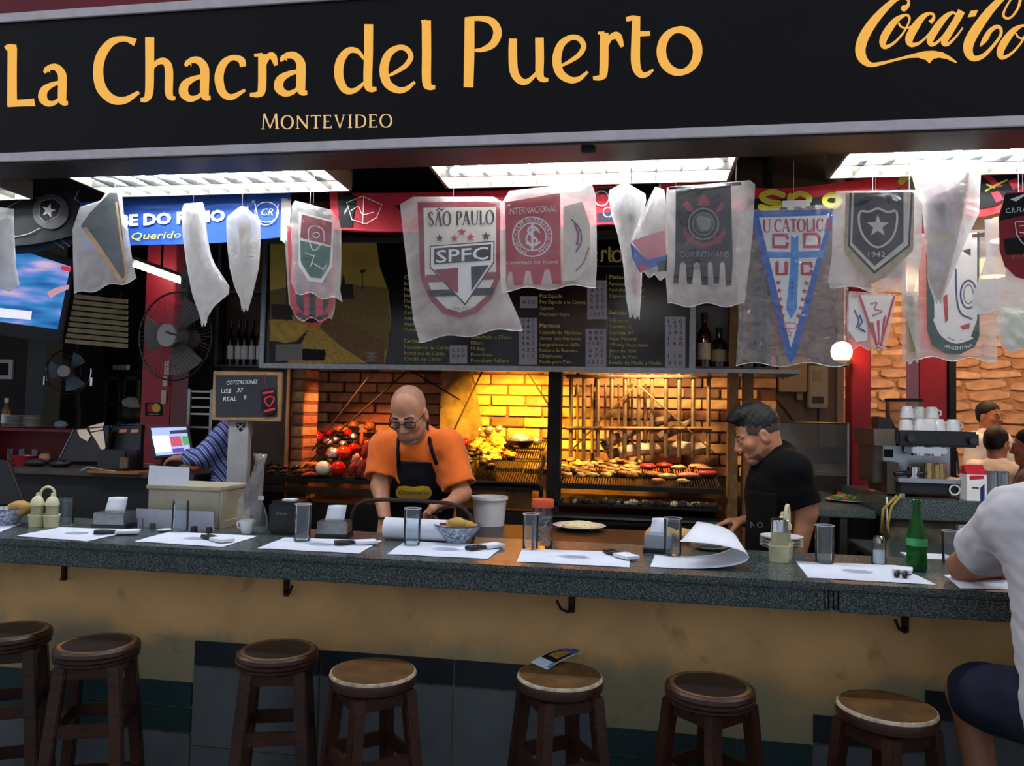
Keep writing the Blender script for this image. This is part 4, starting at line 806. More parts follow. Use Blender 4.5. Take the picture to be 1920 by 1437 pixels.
for i in range(9):
    c = at(1150+20*i, 858, 2.46+.02*(i % 3)); MB().ball((c.x, c.y, 1.235), random.uniform(.018, .03), 7, 5, .4, 2, i).build('ember', M_emb, label='glowing ember under the logs of the fire basket', cat='ember', group='embers in the fire basket')

# ---------------------------------------------------------------- food on the grates
def gp(px, py, fz, lift=0.):
    d = ray(px, py); y0 = 1.97; z0 = fz(1.97)+lift; s = fz(2.97)-fz(1.97)
    t = (z0+s*(CAM[1]-y0)-CAM[2])/(d[2]-s*d[1]); return Vector(CAM+d*t)
MPX = 5.0/1440   # metres per picture pixel near the grates
F_pep = mat('pepper_red', '#d01a10', .18, nscale=8, namt=.2, coat=.5); F_ppo = mat('pepper_orange', '#e2400f', .2, nscale=8, namt=.2, coat=.5); F_ppd = mat('pepper_crimson', '#a80f1e', .18, nscale=8, namt=.2, coat=.5)
F_stem = mat('stem_green', '#4d6a2a', .6); F_foil = mat('kitchen_foil', '#dcdcdc', .28, .9, nscale=30, namt=.2, bump=1., bscale=45); F_on = mat('onion_white', '#e8dfc8', .35, nscale=12, namt=.15)
F_dark = mat('black_pudding', '#2a120c', .35, nscale=16, namt=.4); F_chz = mat('grilled_cheese', '#c8803f', .5, nscale=20, namt=.3); F_chor = mat('chorizo', '#a84a24', .35, nscale=20, namt=.3)
F_gold = mat('roast_gold', '#a66c28', .5, nscale=40, namt=.5, bump=.5); F_pale = mat('pale_chicken', '#d2a860', .5, nscale=34, namt=.55, bump=.4); F_beef = mat('raw_beef', '#9a2f22', .4, nscale=14, namt=.35, bump=.4); F_pork = mat('pink_pork', '#c9806a', .45, nscale=14, namt=.3, bump=.4); F_char = mat('charred_meat', '#3a2415', .6, nscale=20, namt=.5, bump=.6)
F_egg = mat('aubergine', '#1a1c18', .25, nscale=10)
def pepper(px, py, r, m, label, fz=GA, lift=.02):
    r *= MPX; c = gp(px, py, fz, max(lift, r*.9)); t = thing('bell_pepper', (c.x, c.y, c.z-r), label, 'pepper', 'red peppers on the grill')
    b = MB(); b.ball(c, (r, r, r*.95), 14, 9); b.v = [tuple(c+(Vector(v)-c)*(1+.12*math.cos(4*math.atan2(v[1]-c.y, v[0]-c.x))*max(0, 1-abs(v[2]-c.z)/r))) for v in b.v]
    b.build('flesh', m, t, smooth=True); MB().tube([c+Vector((0, 0, r*.85)), c+Vector((.004, 0, r*1.15)), c+Vector((.01, -.003, r*1.35))], [.006, .005, .004], 6).build('stem', F_stem, t)
pepper(570, 820, 12.5, F_ppo, 'bright orange-red pepper at the left end of the back row'); pepper(595, 821, 13, F_ppd, 'crimson pepper second in the back row on the left grate'); pepper(614, 812, 8.5, F_ppd, 'small crimson pepper behind the foil balls')
pepper(644, 849, 14, F_ppo, 'orange-red pepper in the middle of the left pile'); pepper(663, 841, 11, F_pep, 'glossy red pepper next to the strip of meat'); pepper(634, 879, 14, F_pep, 'red pepper lying at the front of the left pile'); pepper(652, 812, 9, F_pep, 'red pepper half hidden under the roast chicken'); pepper(873, 829, 8.5, F_ppd, 'small red pepper beside the cook\'s sleeve on the middle grate')
def blob(name, px, py, rr, m, label, cat, group, fz=GA, lift=.015, amp=.25, fr=2.2, sd=None, rot=None, n=12):
    r = [q*MPX for q in rr]; c = gp(px, py, fz, max(lift, r[2]*.85+.003))
    return MB().ball(c, r, n, 8, amp, fr, random.uniform(0, 50) if sd is None else sd, rot).build(name, m, None, smooth=True, label=label, cat=cat, group=group)
for px, py, r, lb in ((616, 830, 10, 'foil ball below the small crimson pepper'), (629, 825, 8, 'foil ball against the dark aubergine'), (643, 833, 9, 'foil ball under the aubergine slices'), (662, 819, 9, 'foil ball behind the glossy red pepper'), (624, 851, 14, 'big foil parcel above the white onion'), (896, 808, 11, 'round foil ball in the middle of the yellow bay'), (918, 806, 9, 'foil ball beside the round one in the yellow bay'), (936, 804, 9, 'upright foil twist next to the roasting pan'), (1006, 827, 11, 'foil ball right of the roasting pan')):
    blob('foil_parcel', px, py, (r, r, r*.85), F_foil, 'crumpled '+lb, 'foil parcel', 'foil parcels on the grill', amp=.35, fr=3.5)
c = gp(606, 878, GA, .047); t = thing('onion', c-Vector((0, 0, .045)), 'large white onion at the front of the left grate', 'onion'); MB().ball(c, (.05, .05, .046), 16, 10, .04, 2).build('bulb', F_on, t, smooth=True); MB().tube([c+Vector((.02, 0, .035)), c+Vector((.04, 0, .055)), c+Vector((.06, 0, .05))], .006, 6).build('shoot', F_stem, t)
blob('foil_fish', 860, 808, (24, 9, 6), F_foil, 'long foil-wrapped fish at the left of the yellow bay', 'foil parcel', None, amp=.3, rot=Matrix.Rotation(-.4, 3, 'Y'))
for px, py, lb in ((636, 816, 'upper'), (648, 822, 'lower')): blob('aubergine_slice', px, py, (12, 9, 4), F_egg, lb+' dark aubergine slice among the foil balls', 'aubergine', 'aubergine slices', lift=.035, amp=.1)
for px, py, r, lb in ((680, 788, (20, 12, 10), 'crisp roast chicken at the top of the left pile'), (660, 797, (14, 10, 8), 'roast chicken leg piece left of the crisp chicken'), (640, 806, (16, 9, 7), 'orange glazed meat piece behind the aubergine'), (692, 800, (11, 10, 9), 'roast chicken wing beside the cook\'s shoulder'), (838, 800, (20, 9, 6), 'golden roast piece behind the cook\'s other shoulder')):
    blob('roast_chicken_piece', px, py, r, F_gold, lb, 'roast chicken', 'roast chicken on the left grate', lift=.05, amp=.5, fr=4)
t = thing('cheese_stack', gp(587, 870, GA), 'stack of three grilled round cheeses on the left grate', 'cheese', 'grilled cheese')
for k in range(3):
    c = gp(587, 870, GA, .012+.021*k); MB().lathe([(.001, -.009), (.045, -.009), (.05, 0), (.045, .009), (.001, .009)], (c.x+.004*k, c.y, c.z), 18).build('cheese_round', F_chz, t, smooth=SM)
def sausage(a, b, r, m, label, cat='sausage', group='sausages on the grill', fz=GA, bend=.01, lift=.012):
    p, q = gp(*a, fz, lift), gp(*b, fz, lift); mid = (p+q)/2+Vector((0, 0, bend)); r *= MPX
    MB().tube([p, p+(mid-p)*.15, p+(mid-p)*.6, mid, q+(mid-q)*.6, q+(mid-q)*.15, q], [r*.25, r*.8, r, r, r, r*.8, r*.25], 8).build('sausage', m, None, smooth=True, label=label, cat=cat, group=group)
k = 0
for row, (y, xs_) in enumerate(((858, (522, 536)), (864, (514, 529, 546)), (871, (508, 525, 542, 560)), (878, (512, 532, 553)), (886, (508, 530, 556)))):
    for x in xs_: sausage((x-9, y+2), (x+9, y-1), 3.6, F_dark, 'dark blood sausage in the rows at the left end of the grate'); k += 1
sausage((536, 852), (566, 850), 3, F_chor, 'thin red sausage above the dark sausages'); sausage((562, 885), (596, 882), 4.2, F_chor, 'orange chorizo at the front rail beside the onion'); sausage((566, 892), (600, 890), 3.6, F_chor, 'second chorizo below the orange one at the front rail'); sausage((548, 838), (572, 836), 4, F_dark, 'shiny dark sausage behind the cheese stack')
blob('carrot', 678, 823, (4, 4, 15), mat('carrot_orange', '#d9691f', .45), 'upright orange carrot stick by the meat strips', 'carrot', None, lift=.05, amp=.1)
for i, (px, py, r, lb) in enumerate(((686, 845, (8, 8, 22), 'long red meat strip hanging against the orange sleeve'), (668, 865, (9, 7, 14), 'knobbly pink meat strip left of the long one'), (675, 878, (8, 6, 18), 'dark red meat strip over the grill edge'), (660, 880, (7, 6, 13), 'lowest meat strip hanging over the front rail'), (688, 872, (6, 5, 14), 'thin meat strip tip under the sleeve'))):
    c = gp(px, py, GA, .055); MB().ball(c, [q*MPX for q in r], 10, 9, .45, 4, i*3.1, Matrix.Rotation(.25, 3, 'Y')).build('meat_strip', F_pork if i == 1 else F_beef, None, smooth=True, label=lb, cat='meat', group='raw meat strips')
# roasting pan and golden pieces in the middle bay
c = gp(974, 842, GA, .03); t = thing('roasting_pan', c, 'dark tilted roasting pan heaped with foil in the yellow bay', 'pan')
MB().lathe([(.06, .0), (.085, .03), (.1, .05), (.095, .05), (.08, .03), (.055, .008)], c+Vector((0, 0, .005)), 22, caps=False).lathe([(.001, .002), (.062, .002)], c+Vector((0, 0, .005)), 22).build('pan_body', M_post, t, smooth=SM)
MB().ball(c+Vector((0, 0, .055)), (.085, .085, .06), 16, 10, .3, 3, 4).build('foil_heap', F_foil, t, smooth=True)
for i in range(26):
    px, py = random.uniform(888, 960), random.uniform(822, 862); 
    if (px-906)/60 + (862-py)/60 < .05: continue
    blob('golden_meat_piece', px, py, (random.uniform(8, 13), random.uniform(7, 11), random.uniform(5, 8)), F_gold if random.random() < .75 else F_pale, 'golden roast meat piece heaped below the roasting pan', 'meat', 'golden meat on the middle grate', lift=.012, amp=.8, fr=3.6)
for i in range(16):
    blob('charred_meat_piece', random.uniform(866, 925), random.uniform(842, 874), (random.uniform(6, 10), random.uniform(5, 8), random.uniform(3.5, 6)), F_char, 'dark charred meat piece at the front of the middle grate', 'meat', 'charred meat on the middle grate', lift=.012, amp=.5, fr=3)
# right grate
for i in range(40):
    px = 1042+165*((i*.7548) % 1); py = 864+28*((i*.5698) % 1)
    if px < 1075 and py < 872: px += 30
    blob('chicken_piece', px, py, (random.uniform(7, 12), random.uniform(6, 9), random.uniform(3.5, 5.5)), random.choice((F_pale, F_pale, F_gold)), 'yellow chicken piece crowded on the left half of the right grate', 'chicken', 'chicken on the right grate', GC, .012, .75, 3.4)
for px, py, r, m, lb in ((1215, 875, (18, 12, 6), F_beef, 'thick red steak at the back of the right grate'), (1246, 873, (15, 11, 6), F_beef, 'second thick red steak beside the first'), (1272, 877, (15, 10, 5), F_pale, 'pale chicken breast right of the red steaks'), (1310, 875, (18, 10, 5), F_pale, 'pale fatty cut at the back right corner of the grate'), (1290, 891, (19, 11, 5), F_pork, 'pink pork chop in the middle front of the right grate'), (1328, 888, (18, 10, 6), F_beef, 'red chop at the right end of the grate'), (1252, 893, (18, 8, 5), F_pale, 'flat pale cut at the front of the right grate'), (1225, 889, (17, 9, 5), F_gold, 'browned cut in front of the thick red steak'), (1320, 878, (16, 8, 4), F_pork, 'pink slice resting on the fatty cut'), (1234, 901, (12, 5, 4), F_gold, 'small golden slice at the very front edge'), (1280, 902, (12, 5, 4), F_pale, 'small pale slice at the front edge')):
    blob('meat_cut', px, py, r, m, lb, 'meat', 'meat on the right grate', GC, .014, .3, 2)
M_coal = mat('charcoal', '#26221f', .9, nscale=20, namt=.5, bump=.6); M_coala = mat('ash_coal', '#8d8478', .95, nscale=20, namt=.5, bump=.6)
for i in range(70):
    c = at(random.uniform(1028, 1345), random.uniform(920, 938), random.uniform(1.99, 2.1)); r = random.uniform(.013, .024)
    MB().ball((c.x, c.y, 1.045+r*.7), (r*1.2, r, r*.8), 7, 5, .4, 2, i).build('charcoal_lump', random.choice((M_coal, M_coal, M_coala)), None, label='lump of ashy charcoal in the tray under the right grate', cat='charcoal', group='charcoal under the right grate')

# ---------------------------------------------------------------- grill lamps behind the menu board
def grill_lamp(x, y, z, col, watt, label, sp=115, aim=(0, .35, -.5)):
    t = thing('grill_lamp', (x, y, z+.1), label, 'lamp', 'work lamps in the hood')
    MB().lathe([(.012, .09), (.02, .07), (.05, .02), (.055, .0), (.05, .002), (.018, .062)], (x, y, z), 16, caps=False).build('lamp_shade', M_dark, t, smooth=SM)
    MB().cyl((x, y, z+.08), (x, y, 2.72), .006, n=6).build('flex', M_dark, t)
    MB().ball((x, y, z+.03), .02, 10, 8).build('bulb', mat('warm_bulb_%s' % col[1:], '#ffffff', .4, emit=18., ecol=col), t)
    l = bpy.data.lights.new('lamp_light', 'SPOT'); l.energy = watt*LAMP_K; l.color = srgb(col)[:3]; l.shadow_soft_size = .03; l.spot_size = R(sp); l.spot_blend = .6
    o = bpy.data.objects.new('lamp_light', l); COL.objects.link(o); o.parent = t; o.matrix_parent_inverse = pinv(t); o.location = (x, y, z-.01)
    o.rotation_euler = Vector(aim).to_track_quat('-Z', 'Y').to_euler()
pz = at(977, 694, 2.15)
grill_lamp(pz.x, 2.15, pz.z-.01, '#ffc038', 185, 'hooded work lamp over the yellow bay, its tip below the menu board', 112, (-.1, .5, -.5))
grill_lamp(.08, 2.12, 2.0, '#ffd090', 70, 'hooded work lamp hidden over the right grate', 130, (0, .4, -.6))
grill_lamp(-1.9, 2.12, 2.0, '#ff9a62', 64, 'hooded work lamp hidden over the left grate', 96, (.02, .2, -.8))
# ================================================================ on the counter
random.seed(21)
CZ = 1.0505
G_clear = glass('clear_glass', '#f6fafc', .03, .965); G_green = glass('green_glass', '#3aa548', .04, .8)
M_paper = mat('paper', '#e6eaf2', .85, nscale=60, namt=.03); M_mat = mat('placemat_paper', '#dfe5f2', .85, nscale=80, namt=.03); M_fnt = mat('faint_print', '#b4bdd2', .85)
M_crm = mat('cream_plastic', '#ddd6ab', .4); M_crm2 = mat('cream_board', '#aaa48b', .6, nscale=8, namt=.12); M_wht = mat('white_china', '#e4e4e0', .2, coat=.3); M_wpl = mat('white_plastic', '#d9d6d2', .45)
M_blkp = mat('black_plastic', '#17171a', .35); M_chrome = mat('chrome', '#c9ccce', .12, 1.)
def tumbler(px, py, h, r, label, inv=False, m=None, z=CZ):
    c = atz(px, py, z); pr = [(.0005, .0), (r*.93, .0), (r*.95, .012), (r, h), (r-.0025, h), (r*.95-.003, .014), (.0005, .013)]
    if inv: pr = [(a, h-b) for a, b in pr]
    t = thing('glass_tumbler', c, label, 'glass', 'tumblers on the bar')
    MB().lathe(pr, c, 22).build('tumbler_wall', m or G_clear, t, smooth=SM)
    MB().lathe([(r-.0026, h-.0022), (r+.0006, h-.0022), (r+.0006, h+.0006), (r-.0026, h+.0006), (r-.0026, h-.0022)] if not inv else [(r-.0026, 0), (r+.0006, 0), (r+.0006, .0026), (r-.0026, .0026), (r-.0026, 0)], c, 24, caps=False).build('rim', mat('rim_highlight', '#c9d2d8', .1, spec=.8), t, smooth=SM)  # opaque pale ring, the bright rim highlight is put into its colour
    MB().lathe([(r*.5, h-.012), (r*.84, h-.012), (r*.84, h-.004), (r*.5, h-.004)] if inv else [(r*.4, .003), (r*.82, .003), (r*.82, .012), (r*.4, .012)], c, 22).build('thick_base', G_clear, t, smooth=SM)
tumbler(121, 984, .115, .036, 'upturned tumbler beside the cream cruet stand at the left', True)
tumbler(337, 998, .13, .034, 'upturned tumbler in front of the cream box', True)
tumbler(566, 1016, .148, .034, 'tall tumbler between the black printer and the napkin box')
tumbler(772, 1023, .145, .034, 'tall tumbler before the white paper roll')
tumbler(994, 1031, .138, .031, 'tumbler standing against the orange-lidded jar')
tumbler(1261, 1043, .143, .034, 'tumbler in front of the grey napkin box by the curled paper')
tumbler(1546, 1057, .14, .034, 'tumbler on the placemat next to the salt shaker')
tumbler(1783, 1056, .12, .031, 'amber-lit tumbler next to the green bottle')
tumbler(1806, 1040, .115, .034, 'tumbler half behind the amber-lit one', True)
# placemats
MATS4 = [([(-150, 996), (-60, 978), (42, 982), (-10, 1003)], 'placemat cut off by the left picture edge'), ([(29, 1006), (111, 990), (265, 994), (163, 1016)], 'first whole placemat from the left, before the cream cruets'), ([(252, 1016), (318, 998), (484, 1006), (417, 1027)], 'placemat in front of the cream box'), ([(483, 1029), (534, 1009), (716, 1015), (673, 1039)], 'placemat in front of the printer and napkin box'),
         ([(726, 1040), (761, 1015), (944, 1025), (915, 1049)], 'placemat before the patterned bread bowl'), ([(969, 1054), (979, 1030), (1182, 1037), (1180, 1065)], 'placemat under the tumbler by the orange-lidded jar'), ([(1515, 1084), (1492, 1054), (1677, 1061), (1757, 1098)], 'placemat beside the green bottle'), ([(1800, 1104), (1770, 1080), (1890, 1078), (1990, 1110)], 'placemat under the seated guest\'s arm')]
for q, lb in MATS4:
    P = [atz(x, y, CZ) for x, y in q]; t = thing('placemat', sum(P, Vector())/4, 'white paper '+lb, 'placemat', 'paper placemats on the bar')
    n = 8; f = lambda u, v: (P[0]*(1-u)+P[3]*u)*(1-v)+(P[1]*(1-u)+P[2]*u)*v
    MB().solid([[f(i/n, j/n)+Vector((0, 0, .0012+.0012*abs(math.sin(i*.8+j*.5)))) for i in range(n+1)] for j in range(n+1)], (0, 0, -.0008)).build('sheet', M_mat, t)
    b = MB()
    for v in (.42, .5, .58):
        w_ = .1 if v != .5 else .14
        b.add([f(.5-w_, v-.025)+Vector((0, 0, .0034)), f(.5+w_, v-.025)+Vector((0, 0, .0034)), f(.5+w_, v+.025)+Vector((0, 0, .0034)), f(.5-w_, v+.025)+Vector((0, 0, .0034))], [(0, 1, 2, 3)])
    b.build('printed_mark', M_fnt, t)
# the curled-up one
p0 = atz(1219, 1064, CZ); p1 = atz(1228, 1041, CZ); e = atz(1300, 1068, CZ); t = thing('placemat', p0, 'white paper placemat curled up and over beside the plates', 'placemat', 'paper placemats on the bar')
rows = []
for j in range(9):
    v = j/8; row = []
    s0 = p0+(p1-p0)*v
    for i in range(25):
        u = i/24
        if u < .35: row.append(s0+Vector((.1*u/.35, 0, .001)))
        else:
            th = (u-.35)/.65*math.pi*(1.0-.06*v); A = .235-.05*v; Bz = .046+.02*v
            row.append(s0+Vector((.1+A*math.sin(th)+.02*v, .02*math.sin(th), .001+Bz*(1-math.cos(th)))))
    rows.append(row)
MB().solid(rows, (0, 0, .0008)).build('curled_sheet', M_paper, t, smooth=True)
# cutlery rolled in paper
for px, py, an, lb in ((216, 1001, .45, 'on the first whole placemat from the left'), (404, 1013, -.5, 'on the placemat before the cream box'), (664, 1021, .55, 'on the placemat before the napkin box'), (906, 1029, .9, 'on the placemat before the bread bowl'), (1160, 1043, -.9, 'on the placemat by the orange-lidded jar'), (1691, 1077, 1.2, 'on the placemat beside the green bottle')):
    c = atz(px, py, CZ+.004); d = Vector((math.cos(an), math.sin(an), 0)); n = Vector((-d.y, d.x, 0)); t = thing('cutlery_set', c, 'knife and fork in a paper sleeve '+lb, 'cutlery', 'cutlery sets on the placemats')
    for s in (-1, 1):
        a = c-d*.075+n*.012*s+Vector((0, 0, .008)); MB().tube([a, a+d*.03, a+d*.075], [.008, .009, .006], 8).build('handle', M_blkp, t, smooth=True)
    MB().box(c+d*.045+Vector((0, 0, .008)), (.085, .06, .012), Matrix.Rotation(an, 3, 'Z')).build('paper_sleeve', M_paper, t, bevel=.002)
# napkin boxes
def napkin_box(px, py, w, lb, rz=0., tilt=1., m=None):
    c = atz(px, py, CZ); t = thing('napkin_box', c, lb, 'napkin holder', 'napkin boxes on the bar'); Rz = Matrix.Rotation(rz, 3, 'Z'); V = lambda x, y, z: c+Rz @ Vector((x, y, z))
    MB().box(V(0, .045, .008), (w*1.1, .1, .016), Rz).build('base', M_blkp, t, bevel=.003)
    MB().box(V(0, .045, .042), (w, .09, .052), Rz).build('steel_box', m or M_inox, t, bevel=.004)
    MB().solid([[V(-w*.33+w*.62*i/5+.01*j/5, .045+.012*math.sin(i*.9)*j/5+.01*j/5*tilt, .066+.06*j/5+.004*i*j/25) for i in range(6)] for j in range(6)], (.0, .006, 0)).build('napkin', M_paper, t, smooth=True)
napkin_box(203, 992, .14, 'steel napkin box right of the left cruet stand', .1, m=M_inox); napkin_box(622, 1010, .125, 'steel napkin box next to the paper roll', .15); napkin_box(1232, 1038, .1, 'grey napkin box by the curled paper', -.1, m=mat('painted_grey', '#9aa0aa', .4, .3))
# cruet stands
def cruet(px, py, lb, rz=0., k=1., var=0):
    c = atz(px, py, CZ); t = thing('cruet_stand', c, lb, 'cruet stand', 'cream cruet stands'); Rz = Matrix.Rotation(rz, 3, 'Z'); V = lambda x, y, z: c+Rz @ Vector((x*k, y*k, z*k))
    for s in (-1, 1):
        q = V(s*.031, 0, 0); MB().lathe([(.0005, .0), (.028*k, 0), (.032*k, .045*k), (.034*k, .047*k), (.034*k, .052*k), (.029*k, .05*k), (.025*k, .006*k), (.0005, .006*k)], q, 18).build('cup', M_crm, t, smooth=SM)
        MB().lathe([(.0005, .008*k), (.024*k, .008*k), (.024*k, .09*k), (.0005, .091*k)], q, 16).build('bottle', glass('cruet_plastic', '#d9d8b0', .1, .5), t, smooth=SM)
        if var and s > 0: MB().lathe([(.0005, .09*k), (.026*k, .09*k), (.026*k, .125*k), (.02*k, .13*k), (.0005, .131*k)], q, 16).build('chrome_lid', M_chrome, t, smooth=SM)
        else: MB().lathe([(.0005, .09*k), (.027*k, .09*k), (.028*k, .1*k), (.018*k, .122*k), (.007*k, .13*k), (.006*k, .142*k), (.0005, .145*k)], q, 16).build('spout_lid', M_crm, t, smooth=SM)
    pts = [V(0, .018, .02), V(0, .018, .1)]+[V(.026*math.sin(a)*(-1)*0+.03*math.cos(a)*-1, .018, .135+.03*math.sin(a)) for a in [math.pi*i/10 for i in range(11)]]
    pts = [V(-.03, .018, .03), V(-.03, .018, .13)]+[V(-.03*math.cos(math.pi*i/10), .018, .135+.032*math.sin(math.pi*i/10)) for i in range(11)]+[V(.03, .018, .13), V(.03, .018, .03)]
    MB().tube(pts, .0055*k, 8).build('carrying_handle', M_crm, t, smooth=SM)
cruet(82, 988, 'cream plastic cruet stand with two bottles at the left end', .2); cruet(1464, 1050, 'cream cruet stand with a chrome-lidded shaker by the plate stack', -1.9, 1.22, 1)
# cream box with card, standing papers
c = atz(335, 990, CZ); bx = thing('display_box', c, 'cream-painted wooden counter box with panelled side', 'box'); x0, y0 = c.x-.165, c.y+.02
MB().box2((x0, y0, CZ), (x0+.34, y0+.24, CZ+.16)).build('carcass', M_crm2, bx, bevel=.004); MB().box2((x0-.008, y0-.008, CZ+.16), (x0+.348, y0+.248, CZ+.178)).build('top_moulding', M_crm2, bx, bevel=.004)
MB().box2((x0+.34, y0+.0, CZ), (x0+.352, y0+.035, CZ+.16)).build('side_stile', M_crm2, bx); MB().box2((x0+.34, y0+.205, CZ), (x0+.352, y0+.24, CZ+.16)).build('side_stile', M_crm2, bx); MB().box2((x0+.34, y0+.035, CZ), (x0+.352, y0+.205, CZ+.03)).build('side_rail', M_crm2, bx)
q = PL((x0+.1, y0+.02, 1.3)); MB().prism([q.pt(x, y) for x, y in ((280, 873), (355, 877), (353, 911), (277, 908.5))], (0, .003, 0)).build('standing_card', M_paper, None, label='blank white card propped on the cream box', cat='card')
q = PL((0, c.y-.02, 1.1)); MB().prism([q.pt(x, y) for x, y in ((255, 954), (400, 960), (402, 996), (254, 990))], (0, .002, 0)).build('paper_strip', mat('lilac_paper', '#b8b8c4', .8), None, label='long white paper strip standing before the cream box', cat='paper')
for i, (px, py, m, lb) in enumerate(((262, 992, G_clear, 'small clear bottle top at the left of the paper strip'), (286, 992, mat('cap_green', '#1c4a30', .4), 'dark green bottle cap before the paper strip'), (364, 998, M_blkp, 'black cap right of the upturned tumbler'), (392, 1000, M_blkp, 'black cap at the right end of the paper strip'))):
    c = atz(px, py, CZ); MB().lathe([(.0005, 0), (.013, 0), (.013, .02 if i else .04), (.011, .024 if i else .045), (.0005, .025 if i else .046)], c, 14).build('small_stopper', m, None, smooth=SM, label=lb, cat='bottle cap', group='bottle caps by the cream box')
c = atz(310, 996, CZ); MB().lathe([(.0005, 0), (.02, 0), (.034, .006), (.033, .007), (.019, .002), (.0005, .002)], c, 18).build('saucer', M_wht, None, smooth=SM, label='tiny white saucer before the paper strip', cat='saucer')
# knotted clear bag, bottle, cup, printer
pb = pennant([((474, 850), (502, 852)), ((478, 868), (496, 872)), ((468, 900), (494, 905)), ((446, 940), (492, 945)), ((442, 988), (486, 992))], 'knotted clear plastic bag leaning on the cream box', Y=.3, th=.06, fm=film('bag_film', '#d8d2cc', .2, 12.), name='plastic_bag', group=None, hem=False, noise=.02, stringx=())
pb.t['category'] = 'bag'; pb.banner(M_dgr, [(456, 930), (466, 900), (474, 920), (470, 950), (458, 960)], nm='dark_content')
c = atz(487, 1001, CZ); t = thing('plastic_bottle', c, 'clear plastic bottle behind the small white cup', 'bottle'); MB().lathe([(.0005, 0), (.03, 0), (.032, .02), (.032, .06), (.02, .1), (.01, .125), (.01, .14), (.0005, .14)], c, 16).build('bottle_body', G_clear, t, smooth=SM); MB().cyl(c+Vector((0, 0, .14)), c+Vector((0, 0, .155)), .012, n=12).build('cap', M_wpl, t)
c = atz(463, 1001, CZ); t = thing('espresso_cup', c, 'small white cup left of the black printer', 'cup'); MB().lathe([(.0005, 0), (.02, 0), (.026, .015), (.033, .058), (.031, .058), (.023, .015), (.0005, .008)], c, 20).build('cup_body', M_wht, t, smooth=SM); MB().tube([c+Vector((-.03, 0, .05)), c+Vector((-.045, 0, .042)), c+Vector((-.042, 0, .025)), c+Vector((-.027, 0, .02))], .004, 6).build('handle', M_wht, t, smooth=True)
c = atz(528, 1004, CZ); t = thing('receipt_printer', c, 'black receipt printer standing on the bar', 'printer'); MB().box(c+Vector((0, .07, .068)), (.135, .13, .136)).build('housing', M_blkp, t, bevel=.012); MB().box(c+Vector((0, .004, .016)), (.1, .006, .008)).build('paper_slot', M_dark, t); MB().box(c+Vector((.0, .07, .138)), (.05, .05, .01)).build('paper_curl', M_paper, t); tex('EPSON', 528, 966, 4.5, PL(c+Vector((0, .003, 0))), M_gry, 'lettering', t, off=.001, anchor='c')
# paper roll and its cutter hoop
a, b = atz(672, 1012, CZ+.045), atz(812, 1018, CZ+.045); a.y = b.y = .33; t = thing('paper_roll', (a+b)/2-Vector((0, 0, .045)), 'thick roll of white paper lying on the bar', 'paper roll'); MB().cyl(a, b, .043, n=24).build('paper', M_paper, t, smooth=SM); MB().cyl(a-Vector((.01, 0, 0)), b+Vector((.01, 0, 0)), .012, n=10).build('core', mat('card_core', '#8a7a60', .8), t)
q = PL((0, .42, 1.1)); z0 = [q.pt(x, y) for x, y in ((657, 992), (660, 965), (668, 948), (685, 939), (720, 937), (780, 939), (840, 944), (868, 952), (882, 968), (887, 998))]; z0[0].z = z0[-1].z = CZ
MB().tube(z0, .0085, 8).build('cutter_hoop', mat('brown_pipe', '#3b2f2b', .45, .4), None, smooth=SM, label='bent dark pipe hoop standing over the paper roll', cat='hoop')
# bread bowls
def bread_bowl(px, py, r, lb, z=CZ):
    c = atz(px, py, z); t = thing('bread_bowl', c, lb, 'bowl', 'patterned bread bowls')
    m = mat('bowl_pattern', '#c9d3dc', .3, nscale=90, namt=.1, col2='#3a5068', coat=.3)
    MB().lathe([(.0005, 0), (r*.5, 0), (r*.55, .012), (r*.8, .04), (r, .068), (r*1.03, .072), (r*.97, .07), (r*.75, .042), (r*.5, .016), (.0005, .012)], c, 32).build('bowl', m, t, smooth=True); MB().lathe([(r*.98, .066), (r*1.04, .073), (r*.97, .074)], c, 32, caps=False).build('rim', mat('bowl_rim', '#2f3c48', .3), t, smooth=True)
    return c, t
M_brd = mat('bread_crust', '#c99b52', .7, nscale=14, namt=.3, bump=.3)
c, t = bread_bowl(858, 1018, .093, 'blue-and-white patterned bowl of bread on the bar')
for i, (dx, dy, lb) in enumerate(((-.03, 0, 'bread roll at the left of the bowl by the paper roll'), (.03, .01, 'bread roll at the right of the bowl by the paper roll'), (0, -.01, 'bread roll on top in the bowl by the paper roll'))): MB().ball(c+Vector((dx, dy, .068+.012*(i == 2))), (.04, .032, .022), 12, 8, .12, 2, i).build('bread_roll', M_brd, None, smooth=True, label=lb, cat='bread', group='bread rolls')
MB().box(c+Vector((-.055, -.02, .074)), (.03, .02, .012)).build('butter_sachet', M_red, None, bevel=.003, label='small red sachet tucked in the bread bowl', cat='sachet')
c, t = bread_bowl(12, 984, .085, 'blue-and-white bowl at the left end of the bar'); MB().ball(c+Vector((.06, .0, .075)), (.05, .035, .03), 12, 8, .15, 2, 5).build('bread_roll', M_brd, None, smooth=True, label='pale bread roll in the left-end bowl', cat='bread', group='bread rolls')
